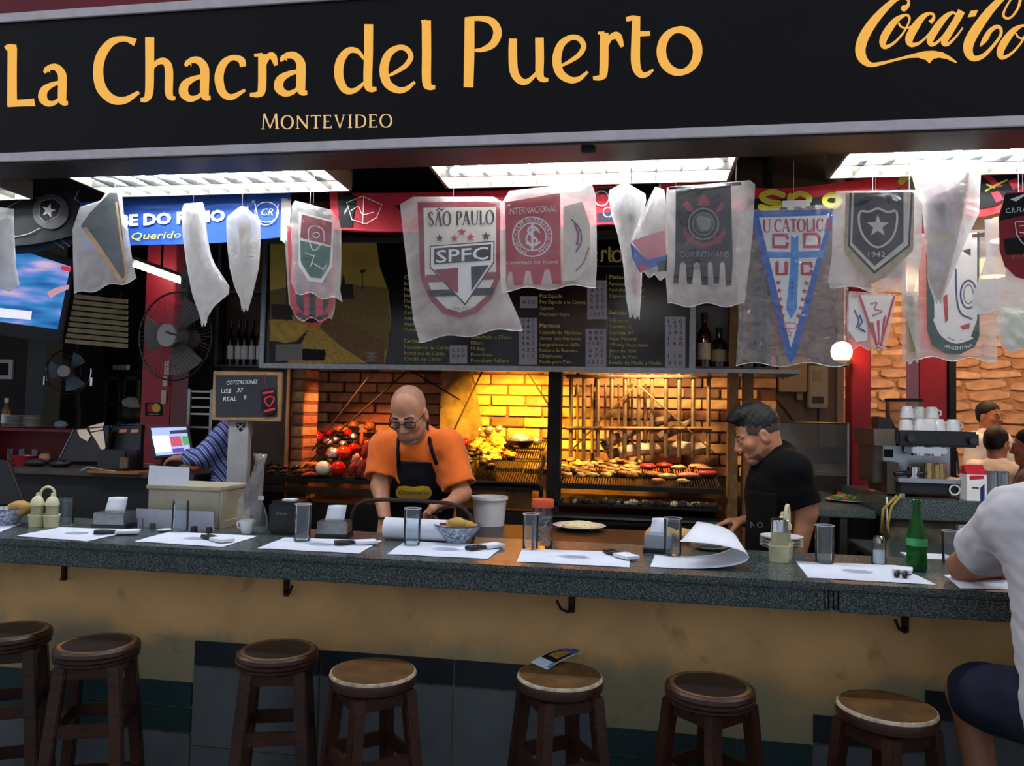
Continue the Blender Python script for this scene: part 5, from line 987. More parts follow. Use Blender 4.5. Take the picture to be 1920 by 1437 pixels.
# bucket, jar, plate, bread on the work table
c = atz(917, 985, 1.031); t = thing('bucket', c, 'white plastic bucket with a rim beside the cook', 'bucket'); MB().lathe([(.0005, 0), (.073, 0), (.083, .125), (.09, .126), (.09, .14), (.084, .14), (.082, .128), (.07, .004), (.0005, .004)], c, 28).build('pail', M_wpl, t, smooth=SM); MB().lathe([(.0005, .118), (.081, .118)], c, 28).build('contents', M_wht, t)
c = atz(1016, 1027, CZ); t = thing('jar', c, 'glass jar with an orange lid full of silver sachets', 'jar'); MB().lathe([(.0005, 0), (.038, 0), (.042, .01), (.042, .14), (.036, .155), (.036, .16)], c, 22).build('glass_wall', G_clear, t, smooth=SM); MB().lathe([(.0005, .158), (.044, .158), (.045, .165), (.045, .185), (.042, .19), (.0005, .19)], c, 24).build('lid', mat('lid_orange', '#d9572e', .4), t, smooth=SM)
for i in range(16): MB().box(c+Vector((random.uniform(-.022, .022), random.uniform(-.022, .022), .02+.0075*i)), (.03, .024, .006), Matrix.Rotation(random.uniform(0, 3), 3, 'Z') @ Matrix.Rotation(random.uniform(-.9, .9), 3, 'X')).build('sachet', mat('sachet_silver', '#8f9296', .4, .3), t)
c = atz(1086, 992, 1.031); t = thing('plate', c, 'white plate heaped with grated cheese', 'plate'); MB().lathe([(.0005, .004), (.07, .004), (.125, .02), (.128, .019), (.075, 0), (.0005, 0)], c, 32).build('plate_body', M_wht, t, smooth=SM); MB().ball(c+Vector((.01, 0, .014)), (.09, .08, .022), 18, 8, .25, 4, 2).build('grated_cheese', mat('grated_cheese', '#e0cfa0', .8, nscale=60, namt=.2, bump=.6), t, smooth=True)
for px, py, r, lb in ((1245, 1000, .06, 'crusty bread loaf behind the grey napkin box'), (1285, 1004, .05, 'bread loaf half behind the tumbler by the curled paper'), (1225, 1002, .04, 'bread end at the left of the loaves')):
    c = atz(px, py, 1.031+.02); MB().ball(c, (r, .04, .03), 14, 8, .25, 2, px).build('bread_loaf', M_brd, None, smooth=True, label=lb, cat='bread', group='bread loaves on the work table')
def plate_stack(px, py, n, r, lb, z=CZ):
    c = atz(px, py, z)
    for k in range(n): MB().lathe([(.0005, .002), (r*.6, .002), (r*.98, .012), (r, .0125), (r*.98, .0095), (r*.62, -.002), (.0005, -.002)], c+Vector((0, 0, .004+.0125*k)), 28).build('plate', M_wht, None, smooth=SM, label=(lb % ('topmost' if k == n-1 else 'lowest' if k == 0 else ('second', 'third', 'fourth', 'fifth', 'sixth')[k-1]+' from the bottom')), cat='plate', group='stacked white plates')
plate_stack(1330, 1030, 5, .075, 'white plate behind the curled paper, %s of its stack'); plate_stack(1465, 1030, 4, .085, 'white plate behind the chrome-lidded cruets, %s of its stack')
# salt shaker, green bottle
c = atz(1648, 1058, CZ); t = thing('salt_shaker', c, 'glass salt shaker with a steel cap', 'salt shaker'); MB().lathe([(.0005, 0), (.024, 0), (.026, .008), (.024, .06), (.018, .075), (.018, .08)], c, 18).build('glass_body', G_clear, t, smooth=SM); MB().lathe([(.0005, .003), (.02, .003), (.02, .05), (.0005, .05)], c, 16).build('salt', M_paper, t, smooth=SM); MB().lathe([(.0005, .078), (.02, .078), (.02, .095), (.012, .103), (.0005, .104)], c, 18).build('cap', M_chrome, t, smooth=SM)
c = atz(1719, 1070, CZ); t = thing('soda_bottle', c, 'green glass soda bottle on the right of the bar', 'bottle'); MB().lathe([(.0005, 0), (.032, 0), (.034, .01), (.033, .05), (.031, .07), (.034, .1), (.033, .125), (.022, .165), (.013, .2), (.012, .235), (.014, .237), (.014, .248), (.011, .249), (.0005, .249)], c, 24).build('bottle_glass', G_green, t, smooth=SM); MB().lathe([(.0005, .004), (.028, .004), (.029, .06), (.0005, .06)], c, 20).build('soda', mat('soda_green', '#0d5a24', .1, trans=.4), t, smooth=SM); MB().lathe([(.0338, .088), (.0346, .1), (.0338, .115)], c, 20, caps=False).build('pale_print', mat('bottle_print', '#3f9a55', .5), t, smooth=True)
# purse hooks under the counter
M_hook = mat('rusty_iron', '#3a2416', .6, .5, nscale=30, namt=.4)
for px, py, s, lb in ((120, 1073, 1, 'iron hook under the counter at the far left'), (537, 1102, 1, 'iron hook under the counter above the third stool'), (1072, 1132, -1, 'rusty double hook under the counter near the stool with the leaflet'), (1697, 1168, -1, 'iron hook under the counter above the rightmost stool')):
    c = at(px, py, .145); t = thing('coat_hook', c, lb, 'hook', 'hooks under the counter'); MB().box(c, (.024, .012, .07)).build('back_plate', M_hook, t, bevel=.004); MB().tube([c+Vector((0, -.005, -.015)), c+Vector((s*.012, -.03, -.025)), c+Vector((s*.035, -.05, -.01)), c+Vector((s*.05, -.055, .02))], .005, 7).build('hook_arm', M_hook, t, smooth=True)

# ---------------------------------------------------------------- stools
M_wd = mat('stool_wood', '#3b2115', .4, nscale=9, namt=.4, bump=.15, bscale=60); M_wd2 = mat('stool_top_wood', '#6a4a26', .45, nscale=16, namt=.45, bump=.15); M_rim = mat('worn_rim', '#7d5a3c', .4, nscale=14, namt=.5); M_lea = mat('dark_leather', '#1d1518', .4, nscale=30, namt=.3); M_chip = mat('chipped_edge', '#b9a78c', .6, nscale=40, namt=.5)
def stool(px, py, kind, lb, rz=.4, z=.72, pos=None):
    c = atz(px, py, z) if pos is None else Vector(pos); c.z = 0; r = .142; t = thing('bar_stool', c, lb, 'stool', 'wooden bar stools'); V = lambda x, y, zz: c+Matrix.Rotation(rz, 3, 'Z') @ Vector((x, y, zz))
    if kind:
        MB().lathe([(.0005, z-.055), (r*.9, z-.055), (r*.98, z-.048), (r*.98, z-.041), (r*.95, z-.038), (r, z-.034), (r, z-.026), (r*.965, z-.023), (r, z-.018), (r*.985, z-.006), (r*.93, z), (r*.8, z-.001)], c, 36).build('seat_disc', M_wd, t, smooth=SM)
        MB().lathe([(r*.9, z+.0002), (r*.8, z+.0012), (r*.74, z-.002)], c, 36, caps=False).build('worn_ring', M_rim, t, smooth=True); MB().lathe([(r*.8, z+.0008), (r*.7, z+.0016), (r*.3, z+.0006), (.0005, z+.0002)], c, 36, caps=False).build('leather_pad', M_lea, t, smooth=True)
    else:
        MB().lathe([(.0005, z-.05), (r*.9, z-.05), (r*.99, z-.04), (r*1.01, z-.015), (r*.98, z-.004), (r*.95, z-.001)], c, 36).build('seat_disc', M_wd, t, smooth=SM); MB().lathe([(r*.955, z-.0008), (r*.5, z+.0005), (.0005, z)], c, 36, caps=False).build('seat_face', M_wd2, t, smooth=True)
        MB().lathe([(r*.998, z-.009), (r*.975, z-.001), (r*.945, z+.0004)], c, 36, caps=False).build('chipped_rim', M_chip, t, smooth=True)
    top, bot = .086, .14
    for sx in (-1, 1):
        for sy in (-1, 1):
            b = MB(); w0, w1 = .021, .019
            q = [V(sx*top+a*w0, sy*top+d*w0, z-.05) for a, d in ((-1, -1), (1, -1), (1, 1), (-1, 1))]+[V(sx*bot+a*w1, sy*bot+d*w1, 0) for a, d in ((-1, -1), (1, -1), (1, 1), (-1, 1))]
            b.add(q, [(0, 1, 2, 3), (7, 6, 5, 4), (0, 4, 5, 1), (1, 5, 6, 2), (2, 6, 7, 3), (3, 7, 4, 0)]).build('leg', M_wd, t, bevel=.004)
    for zz, al in ((z-.075, 0), (z-.27, 0), (z-.5, 1)):
        f = top+(bot-top)*(z-.05-zz)/(z-.05)
        for k in range(4):
            a = [(-1, -1), (1, -1), (1, 1), (-1, 1)][k]; d = [(1, -1), (1, 1), (-1, 1), (-1, -1)][k]
            m_ = (V((a[0]+d[0])/2*f, (a[1]+d[1])/2*f, zz)); MB().box(m_, (2*f-.03, .02, .045), Matrix.Rotation(rz+k*math.pi/2, 3, 'Z')).build('stretcher', M_wd, t, bevel=.003)
stool(18, 1182, 1, 'dark leather-topped stool at the left picture edge', .5); stool(183, 1206, 1, 'leather-topped stool second from the left with a worn pale rim', .35); stool(521, 1218, 1, 'leather-topped stool before the first grey tiles', .3); stool(700, 1257, 0, 'plain wooden stool with golden-brown top next to the leather one', .75); stool(1050, 1265, 0, 'plain wooden stool with the leaflet on it', .55); stool(1331, 1284, 1, 'dark leather stool alone before the stained plaster', .78); stool(1662, 1323, 0, 'scratched plain wooden stool beside the seated guest', .6)
# leaflet on the stool
P = [atz(x, y, .7225) for x, y in ((995, 1243), (1072, 1216), (1097, 1223), (1026, 1257))]; t = thing('leaflet', sum(P, Vector())/4, 'folded colour leaflet lying on a wooden stool', 'leaflet'); f = lambda u, v, h=0: (P[0]*(1-u)+P[1]*u)*(1-v)+(P[3]*(1-u)+P[2]*u)*v+Vector((0, 0, .002+.012*math.sin(math.pi*u)*(1-.3*v)+h))
MB().solid([[f(i/8, j/4) for i in range(9)] for j in range(5)], (0, 0, -.0015)).build('sheet', mat('leaflet_white', '#cfe0ea', .4), t, smooth=SM)
def lp(n, m, u0, u1, v0, v1, h=.0006): MB().sheet([[f(u0+(u1-u0)*i/6, v0+(v1-v0)*j/3, h) for i in range(7)] for j in range(4)]).build(n, m, t)
lp('picture_dark', M_k, .22, .72, .05, .95); lp('picture_gold', mat('leaflet_gold', '#b98a3e', .5, nscale=60, namt=.6), .34, .7, .2, .8, .0012); lp('picture_sky', mat('leaflet_blue', '#1f5fc0', .4), .68, .88, .05, .95, .0012); lp('edge_stripe', M_sky, .04, .2, .85, .98, .0012); lp('lettering', M_dgr, .9, .95, .3, .8, .0012)
# ================================================================ left background: kitchen and till
random.seed(31)
M_rp = mat('red_pillar_paint', '#a3202e', .45, nscale=4, namt=.15)
def pbox(x0, y0, x1, y1, Y, d, b=None):
    """box whose front face fills a picture rectangle on the plane y = Y"""
    p = at(x0, (y0+y1)/2, Y); q = at(x1, (y0+y1)/2, Y); t = at((x0+x1)/2, y0, Y); u = at((x0+x1)/2, y1, Y)
    return (b or MB()).box2((p.x, Y, u.z), (q.x, Y+d, t.z))
p, q = at(266, 700, 2.4), at(322, 700, 2.4)
pr = struct('pillar_red', MB().box2((p.x, 2.4, 0), (q.x, 2.62, 3.18)), M_rp, bevel=.006)
P0 = PL((0, 2.4, 1.5)); st = thing('card_sticker', at(289, 768, 2.398), 'black sticker with red and yellow circles on the red pillar', 'sticker')
dec('backing', M_k, st, P0, [[(272, 755), (305, 755), (305, 780), (272, 780)]], off=.001); dec('red_circle', M_red, st, P0, [ell(284, 765.5, 8, 8.5, 18)], off=.002); dec('yellow_circle', mat('sticker_yellow', '#e8b41e', .4), st, P0, [ell(293, 765.5, 8, 8.5, 18)], off=.0026); tex('mastercard', 288, 778, 3, P0, M_w, 'lettering', st, off=.002, anchor='c', w=20)
for i, (px, py, h) in enumerate(((312, 690, 26), (309, 715, 20), (306, 745, 26))): pbox(px-4, py-h/2, px+5, py+h/2, 2.385, .012).build('order_slip', mat('slip_paper', '#d8c3ad', .8), None, label=('top', 'middle', 'bottom')[i]+' paper slip pinned on the red pillar', cat='paper', group='slips on the red pillar')
# slatted panel
t = thing('slat_panel', at(180, 650, 2.9), 'hanging panel of pale wooden slats beside the television', 'panel')
for i in range(9):
    f = i/9; y = 556+f*94; x0 = 141-f*20; p, q = at(x0, y, 2.9), at(239, y+10, 2.9)
    MB().box(((p+q)/2), ((q-p).length, .02, .034), Matrix.Rotation(math.atan2(p.z-q.z, q.x-p.x), 3, 'Y')).build('slat', mat('slat_wood', '#c2b386', .6, nscale=10, namt=.3), t, bevel=.002)
for x in (150, 225): MB().cyl(at(x, 548, 2.93), at(x-6, 655, 2.93), .008, n=6).build('batten', M_dark, t)
MB().cyl(at(190, 556, 2.93), (at(190, 556, 2.93).x, 2.93, 3.18), .006, n=6).build('hanger', M_dark, t)
# television
tp = PL(at(20, 560, 1.75), .55, .12); tv = thing('television', tp.pt(20, 630), 'wide flat television tilted down at the left edge', 'television')
nb = Vector(tp.n)*-.06
MB().prism([tp.pt(x, y) for x, y in ((-190, 380), (141, 488), (113, 646), (-190, 600))], nb).build('housing', M_blkp, tv, bevel=.006)
def tvmat():
    m = mat('tv_picture', '#1f5fc4', .3); nt = m.node_tree; b = nt.nodes['Principled BSDF']; N = nt.nodes.new; L = nt.links.new
    tc = [n for n in nt.nodes if n.type == 'TEX_COORD'][0]; mp = N('ShaderNodeMapping'); mp.inputs['Scale'].default_value = (2.2, 2.2, 7.5); L(tc.outputs['Object'], mp.inputs[0])
    no = N('ShaderNodeTexNoise'); no.inputs['Scale'].default_value = 1.6; no.inputs['Detail'].default_value = 2.; L(mp.outputs[0], no.inputs['Vector'])
    cr = N('ShaderNodeValToRGB'); e = cr.color_ramp; e.elements[0].position = .3; e.elements[0].color = srgb('#0d3f9a'); e.elements[1].position = .75; e.elements[1].color = srgb('#d9b9d6'); x = e.elements.new(.5); x.color = srgb('#2f86c8'); x = e.elements.new(.6); x.color = srgb('#6f8fe0'); L(no.outputs['Fac'], cr.inputs[0])
    L(cr.outputs[0], b.inputs['Emission Color']); b.inputs['Emission Strength'].default_value = .85; b.inputs['Base Color'].default_value = (0, 0, 0, 1)
    for l in list(nt.links):
        if l.to_socket == b.inputs['Base Color']: nt.links.remove(l)
    return m
sc = dec('screen', tvmat(), tv, tp, [[(-176, 398), (132, 500), (108, 618), (-176, 580)]], off=.002)
dec('caption_bar', mat('tv_caption', '#e8e6f2', .4, emit=.8), sc, tp, [[(-60, 572), (60, 584), (58, 600), (-60, 590)]], off=.004); dec('channel_mark', mat('tv_red', '#d8364a', .4, emit=.7), sc, tp, [[(116, 498), (134, 502), (132, 510), (114, 506)]], off=.004); dec('picture_arm', mat('tv_skin', '#e2a5b4', .4, emit=.6), sc, tp, [[(88, 548), (104, 540), (130, 534), (129, 542), (106, 552), (94, 560)]], off=.004)
MB().tube([tp.pt(-20, 470, -.06), tp.pt(-20, 440, -.2), (tp.pt(-20, 440, -.2).x, tp.pt(-20, 440, -.2).y, 3.18)], .02, 8).build('ceiling_arm', M_dark, tv)
# strip lamp far behind
a, b = at(252, 496, 2.2), at(354, 533, 2.2); t = thing('strip_lamp', (a+b)/2, 'slanting bare fluorescent strip behind the pennants', 'lamp'); MB().cyl(a, b, .018, n=8).build('tube', mat('strip_tube', '#ffffff', .4, emit=16., ecol='#fff6ea'), t); MB().tube([a+Vector((0, .0, .035)), b+Vector((0, 0, .035))], .022, 4).build('batten', M_case, t); MB().cyl((a+b)/2+Vector((0, 0, .05)), ((a.x+b.x)/2, 2.2, 3.18), .008, n=6).build('drop_rod', M_dark, t)
# fans
def fan(px, py, Y, rpx, lb, yaw, blade, grey, box_up=True):
    c = at(px, py, Y); r = rpx*(Y-CAM[1])/1440*1.01; t = thing('fan', c, lb, 'fan', 'wire-guard fans'); Rz = Matrix.Rotation(yaw, 3, 'Z'); V = lambda x, y, z: c+Rz @ Vector((x, y, z))
    for y, s in ((-.045, 1.), (.05, 1.)):
        MB().tube([V(r*math.cos(a), 0, r*math.sin(a)) for a in [2*math.pi*i/40 for i in range(40)]], .006, 6, closed=True).build('guard_rim', M_chrome if grey else M_inox_d, t) if s and y < 0 else None
        b = MB()
        for i in range(56):
            a = 2*math.pi*i/56; d = (math.cos(a), math.sin(a)); b.tube([V(.04*d[0], y*1.25, .04*d[1]), V(r*.55*d[0], y*1.15, r*.55*d[1]), V(r*.9*d[0], y*.6, r*.9*d[1]), V(r*d[0], 0, r*d[1])], .0011, 3, cap=False)
        for q in (.4, .7): b.tube([V(r*q*math.cos(a), y*1.15*(1 if q < .6 else .95), r*q*math.sin(a)) for a in [2*math.pi*i/30 for i in range(30)]], .0013, 3, closed=True)
        b.build('wire_guard', M_inox_d, t, kind='stuff')
    MB().cyl(V(0, -.075, 0), V(0, -.055, 0), r*.26, n=24).build('centre_badge', mat('badge_grey', '#b9b4b0', .5), t, smooth=SM)
    for k in range(3):
        a0 = k*2.094+.5; P = [[V(q*math.cos(a0+w_), -.02+.05*w_, q*math.sin(a0+w_)) for w_ in (0, .25, .5, .75, .95)] for q in (r*.15, r*.4, r*.65, r*.88)]
        MB().solid(P, Rz @ Vector((0, .004, 0))).build('blade', blade, t, smooth=SM)
    MB().cyl(V(0, .04, 0), V(0, .17, 0), r*.25, r*.2, n=18).build('motor', M_inox_d if grey else M_case, t, smooth=SM)
    return t, c, V, r
M_bl = mat('fan_blade_grey', '#6d6863', .5); M_bl2 = mat('fan_blade_blue', '#6f8792', .35)
t, c, V, r = fan(328, 631, 1.75, 90, 'large wire-guard fan hanging before the red pillar', -.15, M_bl, False)
MB().box(V(.0, .09, r*1.22), (.07, .06, .2)).build('control_box', mat('fan_box', '#6a655e', .5), t, bevel=.01); MB().cyl(V(0, .12, .02), V(0, .12, r*1.15), .016, n=8).build('stem', M_inox_d, t); MB().cyl(V(0, .09, r*1.3), (V(0, .09, 0).x, V(0, .09, 0).y, 3.18), .014, n=8).build('drop_pole', M_inox_d, t)
for k in range(3): MB().box(V(.004, .058, r*1.16+.02*k), (.016, .006, .012)).build('switch', M_dark, t)
dec('badge_mark', M_dgr, t, PL(V(0, -.0765, 0), -.15), stroke([(312, 622), (320, 626), (327, 627), (334, 632), (342, 634)], 4), off=.002)
t, c, V, r = fan(128, 697, 3.0, 46, 'smaller chrome wire-guard fan over the red shelf', .2, M_bl2, True)
MB().cyl(V(0, .12, 0), V(0, .2, -.35), .02, n=8).build('stem', M_dark, t); MB().cyl(V(0, .2, -.35), (V(0, .2, 0).x, V(0, .2, 0).y, .02), .02, n=8).build('pole', M_dark, t); MB().lathe([(.0005, 0), (.12, 0), (.1, .03), (.0005, .035)], (V(0, .2, 0).x, V(0, .2, 0).y, 0), 20).build('foot', M_dark, t)
for s in (-1, 1): MB().box(V(s*r*1.03, 0, -.08), (.012, .012, .07)).build('side_clamp', M_chrome, t)
# bottle shelf left of the menu board
def bottle(c, h, r, m, lb, group, label_m=None, capm=None, cat='bottle'):
    t = thing('liquor_bottle', c, lb, cat, group); MB().lathe([(.0005, 0), (r, 0), (r, h*.58), (r*.85, h*.66), (r*.38, h*.74), (r*.34, h*.95), (r*.4, h*.96), (r*.4, h), (.0005, h)], c, 14).build('bottle_glass', m, t, smooth=SM)
    if label_m: MB().lathe([(r*1.02, h*.14), (r*1.02, h*.44)], c, 14, caps=False).build('paper_label', label_m, t, smooth=True)
    if capm: MB().lathe([(.0005, h*.86), (r*.45, h*.86), (r*.45, h*1.01), (.0005, h*1.01)], c, 12).build('cap', capm, t, smooth=SM)
M_win = mat('dark_wine_glass', '#121110', .12, coat=.5)
def shelf_unit(x0, x1, boards, Y, lb, back):
    p, q = at(x0, 640, Y).x, at(x1, 640, Y).x; t = thing('bottle_shelf', ((p+q)/2, Y+.1, at(x0, boards[-1], Y).z), lb, 'shelf')
    zs = [at((x0+x1)/2, y, Y).z for y in boards]
    for z in zs: MB().box2((p, Y, z-.015), (q, Y+.2, z)).build('shelf_board', M_inox_d, t, bevel=.002)
    MB().box2((p, Y+.2, min(zs)-.015), (q, Y+.215, 2.66)).build('back_panel', back, t)
    for x in (p, q): MB().box2((x-.012, Y+.01, min(zs)-.015), (x+.012, Y+.2, 3.18)).build('upright', M_inox_d, t)
    return zs
zs = shelf_unit(404, 492, (545, 684), 1.95, 'steel wine shelf left of the menu board', M_dark)
for i, px in enumerate((413, 428, 443, 455, 469, 483)): bottle(Vector((at(px, 680, 2.03).x, 2.05, zs[1]+.001)), .3, .021, M_win, 'dark wine bottle on the left shelf, '+('first', 'second', 'third', 'fourth', 'fifth', 'sixth')[i]+' from the left', 'wine bottles left of the menu', M_w if i > 0 else None)
# chalkboard on a post
BY = .98; q = PL((0, BY, 1.6)); cb = thing('chalkboard', at(450, 900, BY), 'small chalkboard with handwriting on a grey post', 'chalkboard')
pbox(398, 697, 527, 790, BY, .02).build('wood_frame', mat('frame_oak', '#8a6b46', .6, nscale=12, namt=.25), cb, bevel=.003); dec('slate', mat('slate', '#20242a', .8, nscale=9, namt=.25), cb, q, [[(404, 704), (520, 704), (520, 782), (404, 782)]], off=.001)
M_chk = mat('chalk', '#c9cfd6', .9); M_chr = mat('chalk_red', '#a06a64', .9)
tex('COTIZACIONES', 424, 722, 7.5, q, M_chk, 'chalk_writing', cb, off=.002, w=58, slope=-.05, ital=.2); 
for s_, x_, y_ in (('US$', 414, 738), ('37', 444, 736), ('REAL', 418, 753), ('9', 456, 750)): tex(s_, x_, y_, 8, q, M_chk, 'chalk_writing', cb, off=.002, slope=-.05, ital=.2)
a = at(430, 790, BY+.03); b = at(468, 790, BY+.03); MB().box2((a.x, BY+.02, 0), (b.x, BY+.06, a.z+.05)).build('post', mat('post_grey', '#8f8f8d', .6, nscale=8), cb, bevel=.003)
q2 = PL((0, BY+.02, 1.4)); dec('shield_sticker', M_k, cb, q2, [[(443, 793), (460, 793), (459, 802), (451, 810), (444, 802)]], off=.001); dec('shield_line', M_gry, cb, q2, stroke([(446, 796), (456, 804)], 2)+stroke([(456, 796), (447, 804)], 2), off=.002)
tg = thing('hanging_tag', at(506, 782, BY-.02), 'small black tag with red crest hanging at the chalkboard', 'tag'); q3 = PL((0, BY-.012, 1.6))
MB().prism([q3.pt(x, y) for x, y in ((490, 732), (514, 727), (520, 766), (512, 776), (496, 780), (490, 770))], (0, .004, 0)).build('tag_plate', M_k, tg); dec('red_print', M_red, tg, q3, stroke([(494, 738), (512, 734)], 4)+stroke([(496, 772), (514, 767)], 4)+stroke([(496, 750), (505, 762), (514, 748), (506, 744)], 2.5, closed=True), off=.001); MB().tube([q3.pt(500, 730), q3.pt(497, 712), q3.pt(496, 700)], .002, 5).build('cord', M_drd, tg)
# till desk and screens
DZ = 1.2; dk = thing('till_desk', (-2.6, 1.6, 0), 'dark till desk behind the left end of the bar', 'desk'); a, b = at(20, 880, 1.35).x, at(388, 880, 1.35).x
MB().box2((a, 1.22, DZ-.03), (b, 1.95, DZ)).build('desk_top', mat('desk_top', '#3d332b', .5, nscale=10, namt=.3), dk, bevel=.004); MB().box2((a+.02, 1.26, 0), (b-.02, 1.9, DZ-.03)).build('desk_body', M_dark, dk)
MB().box2((at(165, 890, 1.2).x, 1.19, DZ-.008), (at(262, 890, 1.2).x, 1.36, DZ+.004)).build('cutting_board', mat('board_wood', '#8a5526', .6, nscale=12, namt=.3), None, bevel=.002, label='orange-brown wooden board at the edge of the till desk', cat='board')
q = PL(at(318, 830, 1.45), .28, -.25); t = thing('till_screen', at(325, 885, 1.5), 'lit touch screen of the till turned to the right', 'screen'); nb = Vector(q.n)*-.025
MB().prism([q.pt(x, y) for x, y in ((277, 798), (353, 796), (363, 853), (288, 860))], nb).build('bezel', M_blkp, t, bevel=.003)
sc = dec('display', mat('till_display', '#aab4de', .3, emit=.75, ecol='#9fb0e6'), t, q, [[(283, 803), (349, 801), (358, 849), (293, 855)]], off=.001)
for n_, m_, pl_ in (('panel_white', mat('ui_white', '#e2e6f6', .4, emit=.8), [(285, 818), (316, 817), (322, 846), (292, 850)]), ('panel_red', mat('ui_red', '#d05068', .4, emit=.55), [(318, 819), (338, 818), (343, 836), (322, 838)]), ('panel_green', mat('ui_green', '#58a860', .4, emit=.5), [(340, 818), (352, 818), (356, 834), (344, 835)]), ('panel_bar', mat('ui_dark', '#3a3f58', .4), [(318, 808), (350, 806), (351, 812), (319, 814)]), ('panel_violet', mat('ui_violet', '#6a4fb0', .4, emit=.4), [(323, 842), (344, 840), (346, 848), (325, 850)])): dec(n_, m_, sc, q, [pl_], off=.0025)
MB().box2((at(305, 870, 1.5).x, 1.48, DZ), (at(345, 870, 1.5).x, 1.62, DZ+.07)).build('stand', M_blkp, t, bevel=.006)
for pts, lb in ((((138, 806), (205, 800), (196, 866), (108, 866)), 'dark monitor back with papers taped to its top edge'), (((210, 799), (266, 796), (262, 858), (192, 862)), 'second dark monitor back beside the red pillar')):
    q = PL(at(170, 840, 1.62 if pts[0][0] < 200 else 1.7), -.2, -.3); t = thing('monitor', q.pt((pts[2][0]+pts[3][0])/2, 868), lb, 'monitor', 'monitors on the till desk'); MB().prism([q.pt(x, y) for x, y in pts], Vector(q.n)*-.03).build('housing', M_blkp, t, bevel=.003)
    MB().tube([q.pt(*pts[3], .003), q.pt(*pts[0], .003), q.pt(*pts[1], .003)], .005, 6).build('bright_edge', M_inox, t)
    if pts[0][0] < 200:
        for pp in (((144, 806), (162, 805), (170, 818), (164, 828), (150, 820)), ((166, 800), (196, 792), (192, 806), (170, 810)), ((170, 812), (194, 808), (198, 840), (192, 848), (180, 826))): dec('taped_slip', mat('slip_paper', '#d8c3ad', .8), t, q, [pp], off=.004)
    else:
        for xx in (224, 246): dec('label_patch', mat('label_orange', '#c98060', .6), t, q, [[(xx, 806), (xx+14, 805), (xx+13, 811), (xx-1, 812)]], off=.002)
    MB().box(q.pt((pts[2][0]+pts[3][0])/2, 862, -.06)+Vector((0, .03, -.02)), (.14, .12, .05)).build('stand', M_blkp, t)
c = atz(208, 884, DZ); t = thing('label_printer', c, 'black box printer on the till desk', 'printer'); MB().box(c+Vector((0, .08, .06)), (.2, .15, .12), Matrix.Rotation(-.1, 3, 'Z')).build('housing', M_blkp, t, bevel=.008); MB().box(c+Vector((.08, .0, .05)), (.05, .01, .06)).build('front_plate', mat('brown_plate', '#5a4638', .5), t)
for px, py, s, m, lb in ((255, 872, (.03, .03, .022), mat('toy_orange', '#d2552a', .5), 'small orange object on the till desk'), (276, 882, (.06, .04, .02), mat('brown_lump', '#8a6b50', .7), 'brown paper bundle left of the till screen'), (352, 885, (.05, .04, .025), mat('bread_brown', '#7a6246', .7), 'brown bag below the striped sleeve'), (366, 872, (.03, .03, .03), mat('mandarin', '#d8742a', .5), 'orange fruit behind the striped sleeve'), (85, 893, (.07, .05, .025), M_dark, 'black cloth heap at the left of the till desk'), (130, 887, (.07, .05, .025), M_blkp, 'black bag on the till desk under the monitors')): c = Vector((at(px, py, 1.5).x, 1.5 if px > 150 else 1.42, DZ+s[2]*.85)); MB().ball(c, s, 12, 8, .25, 2.5, px).build('desk_item', m, None, smooth=True, label=lb, cat='desk item', group='odds and ends on the till desk')
MB().tube([atz(150, 884, DZ+.006), atz(165, 876, DZ+.03), atz(195, 882, DZ+.006), atz(215, 884, DZ+.006)], .005, 6).build('cable', mat('grey_cable', '#8a8478', .5), None, smooth=True, label='pale cable trailing over the till desk', cat='cable')
# dark monitor near the left bar end
q = PL(at(20, 900, .62), .35, -.15); t = thing('monitor', at(10, 960, .62), 'dark monitor seen from behind at the left picture edge', 'monitor', 'monitors on the till desk'); MB().prism([q.pt(x, y) for x, y in ((-90, 850), (14, 864), (46, 945), (-80, 950))], Vector(q.n)*-.03).build('housing', M_blkp, t, bevel=.004); MB().tube([q.pt(14, 864, .003), q.pt(46, 945, .003)], .006, 6).build('bright_edge', M_inox_d, t); b0 = q.pt(-10, 945, -.05); MB().box2((b0.x-.03, b0.y, CZ-.1), (b0.x+.03, b0.y+.05, b0.z)).build('stand', M_blkp, t)
sd = thing('side_shelf', (-3.0, .8, 0), 'pale glass-topped shelf behind the left end of the bar', 'shelf'); MB().box2((at(-60, 900, .9).x, .62, .92), (at(135, 900, .9).x, 1.1, .95)).build('shelf_top', mat('pale_glass', '#6d827c', .3), sd); MB().box2((at(-50, 900, .9).x, .66, 0), (at(130, 900, .9).x, 1.06, .92)).build('shelf_body', M_dark, sd)
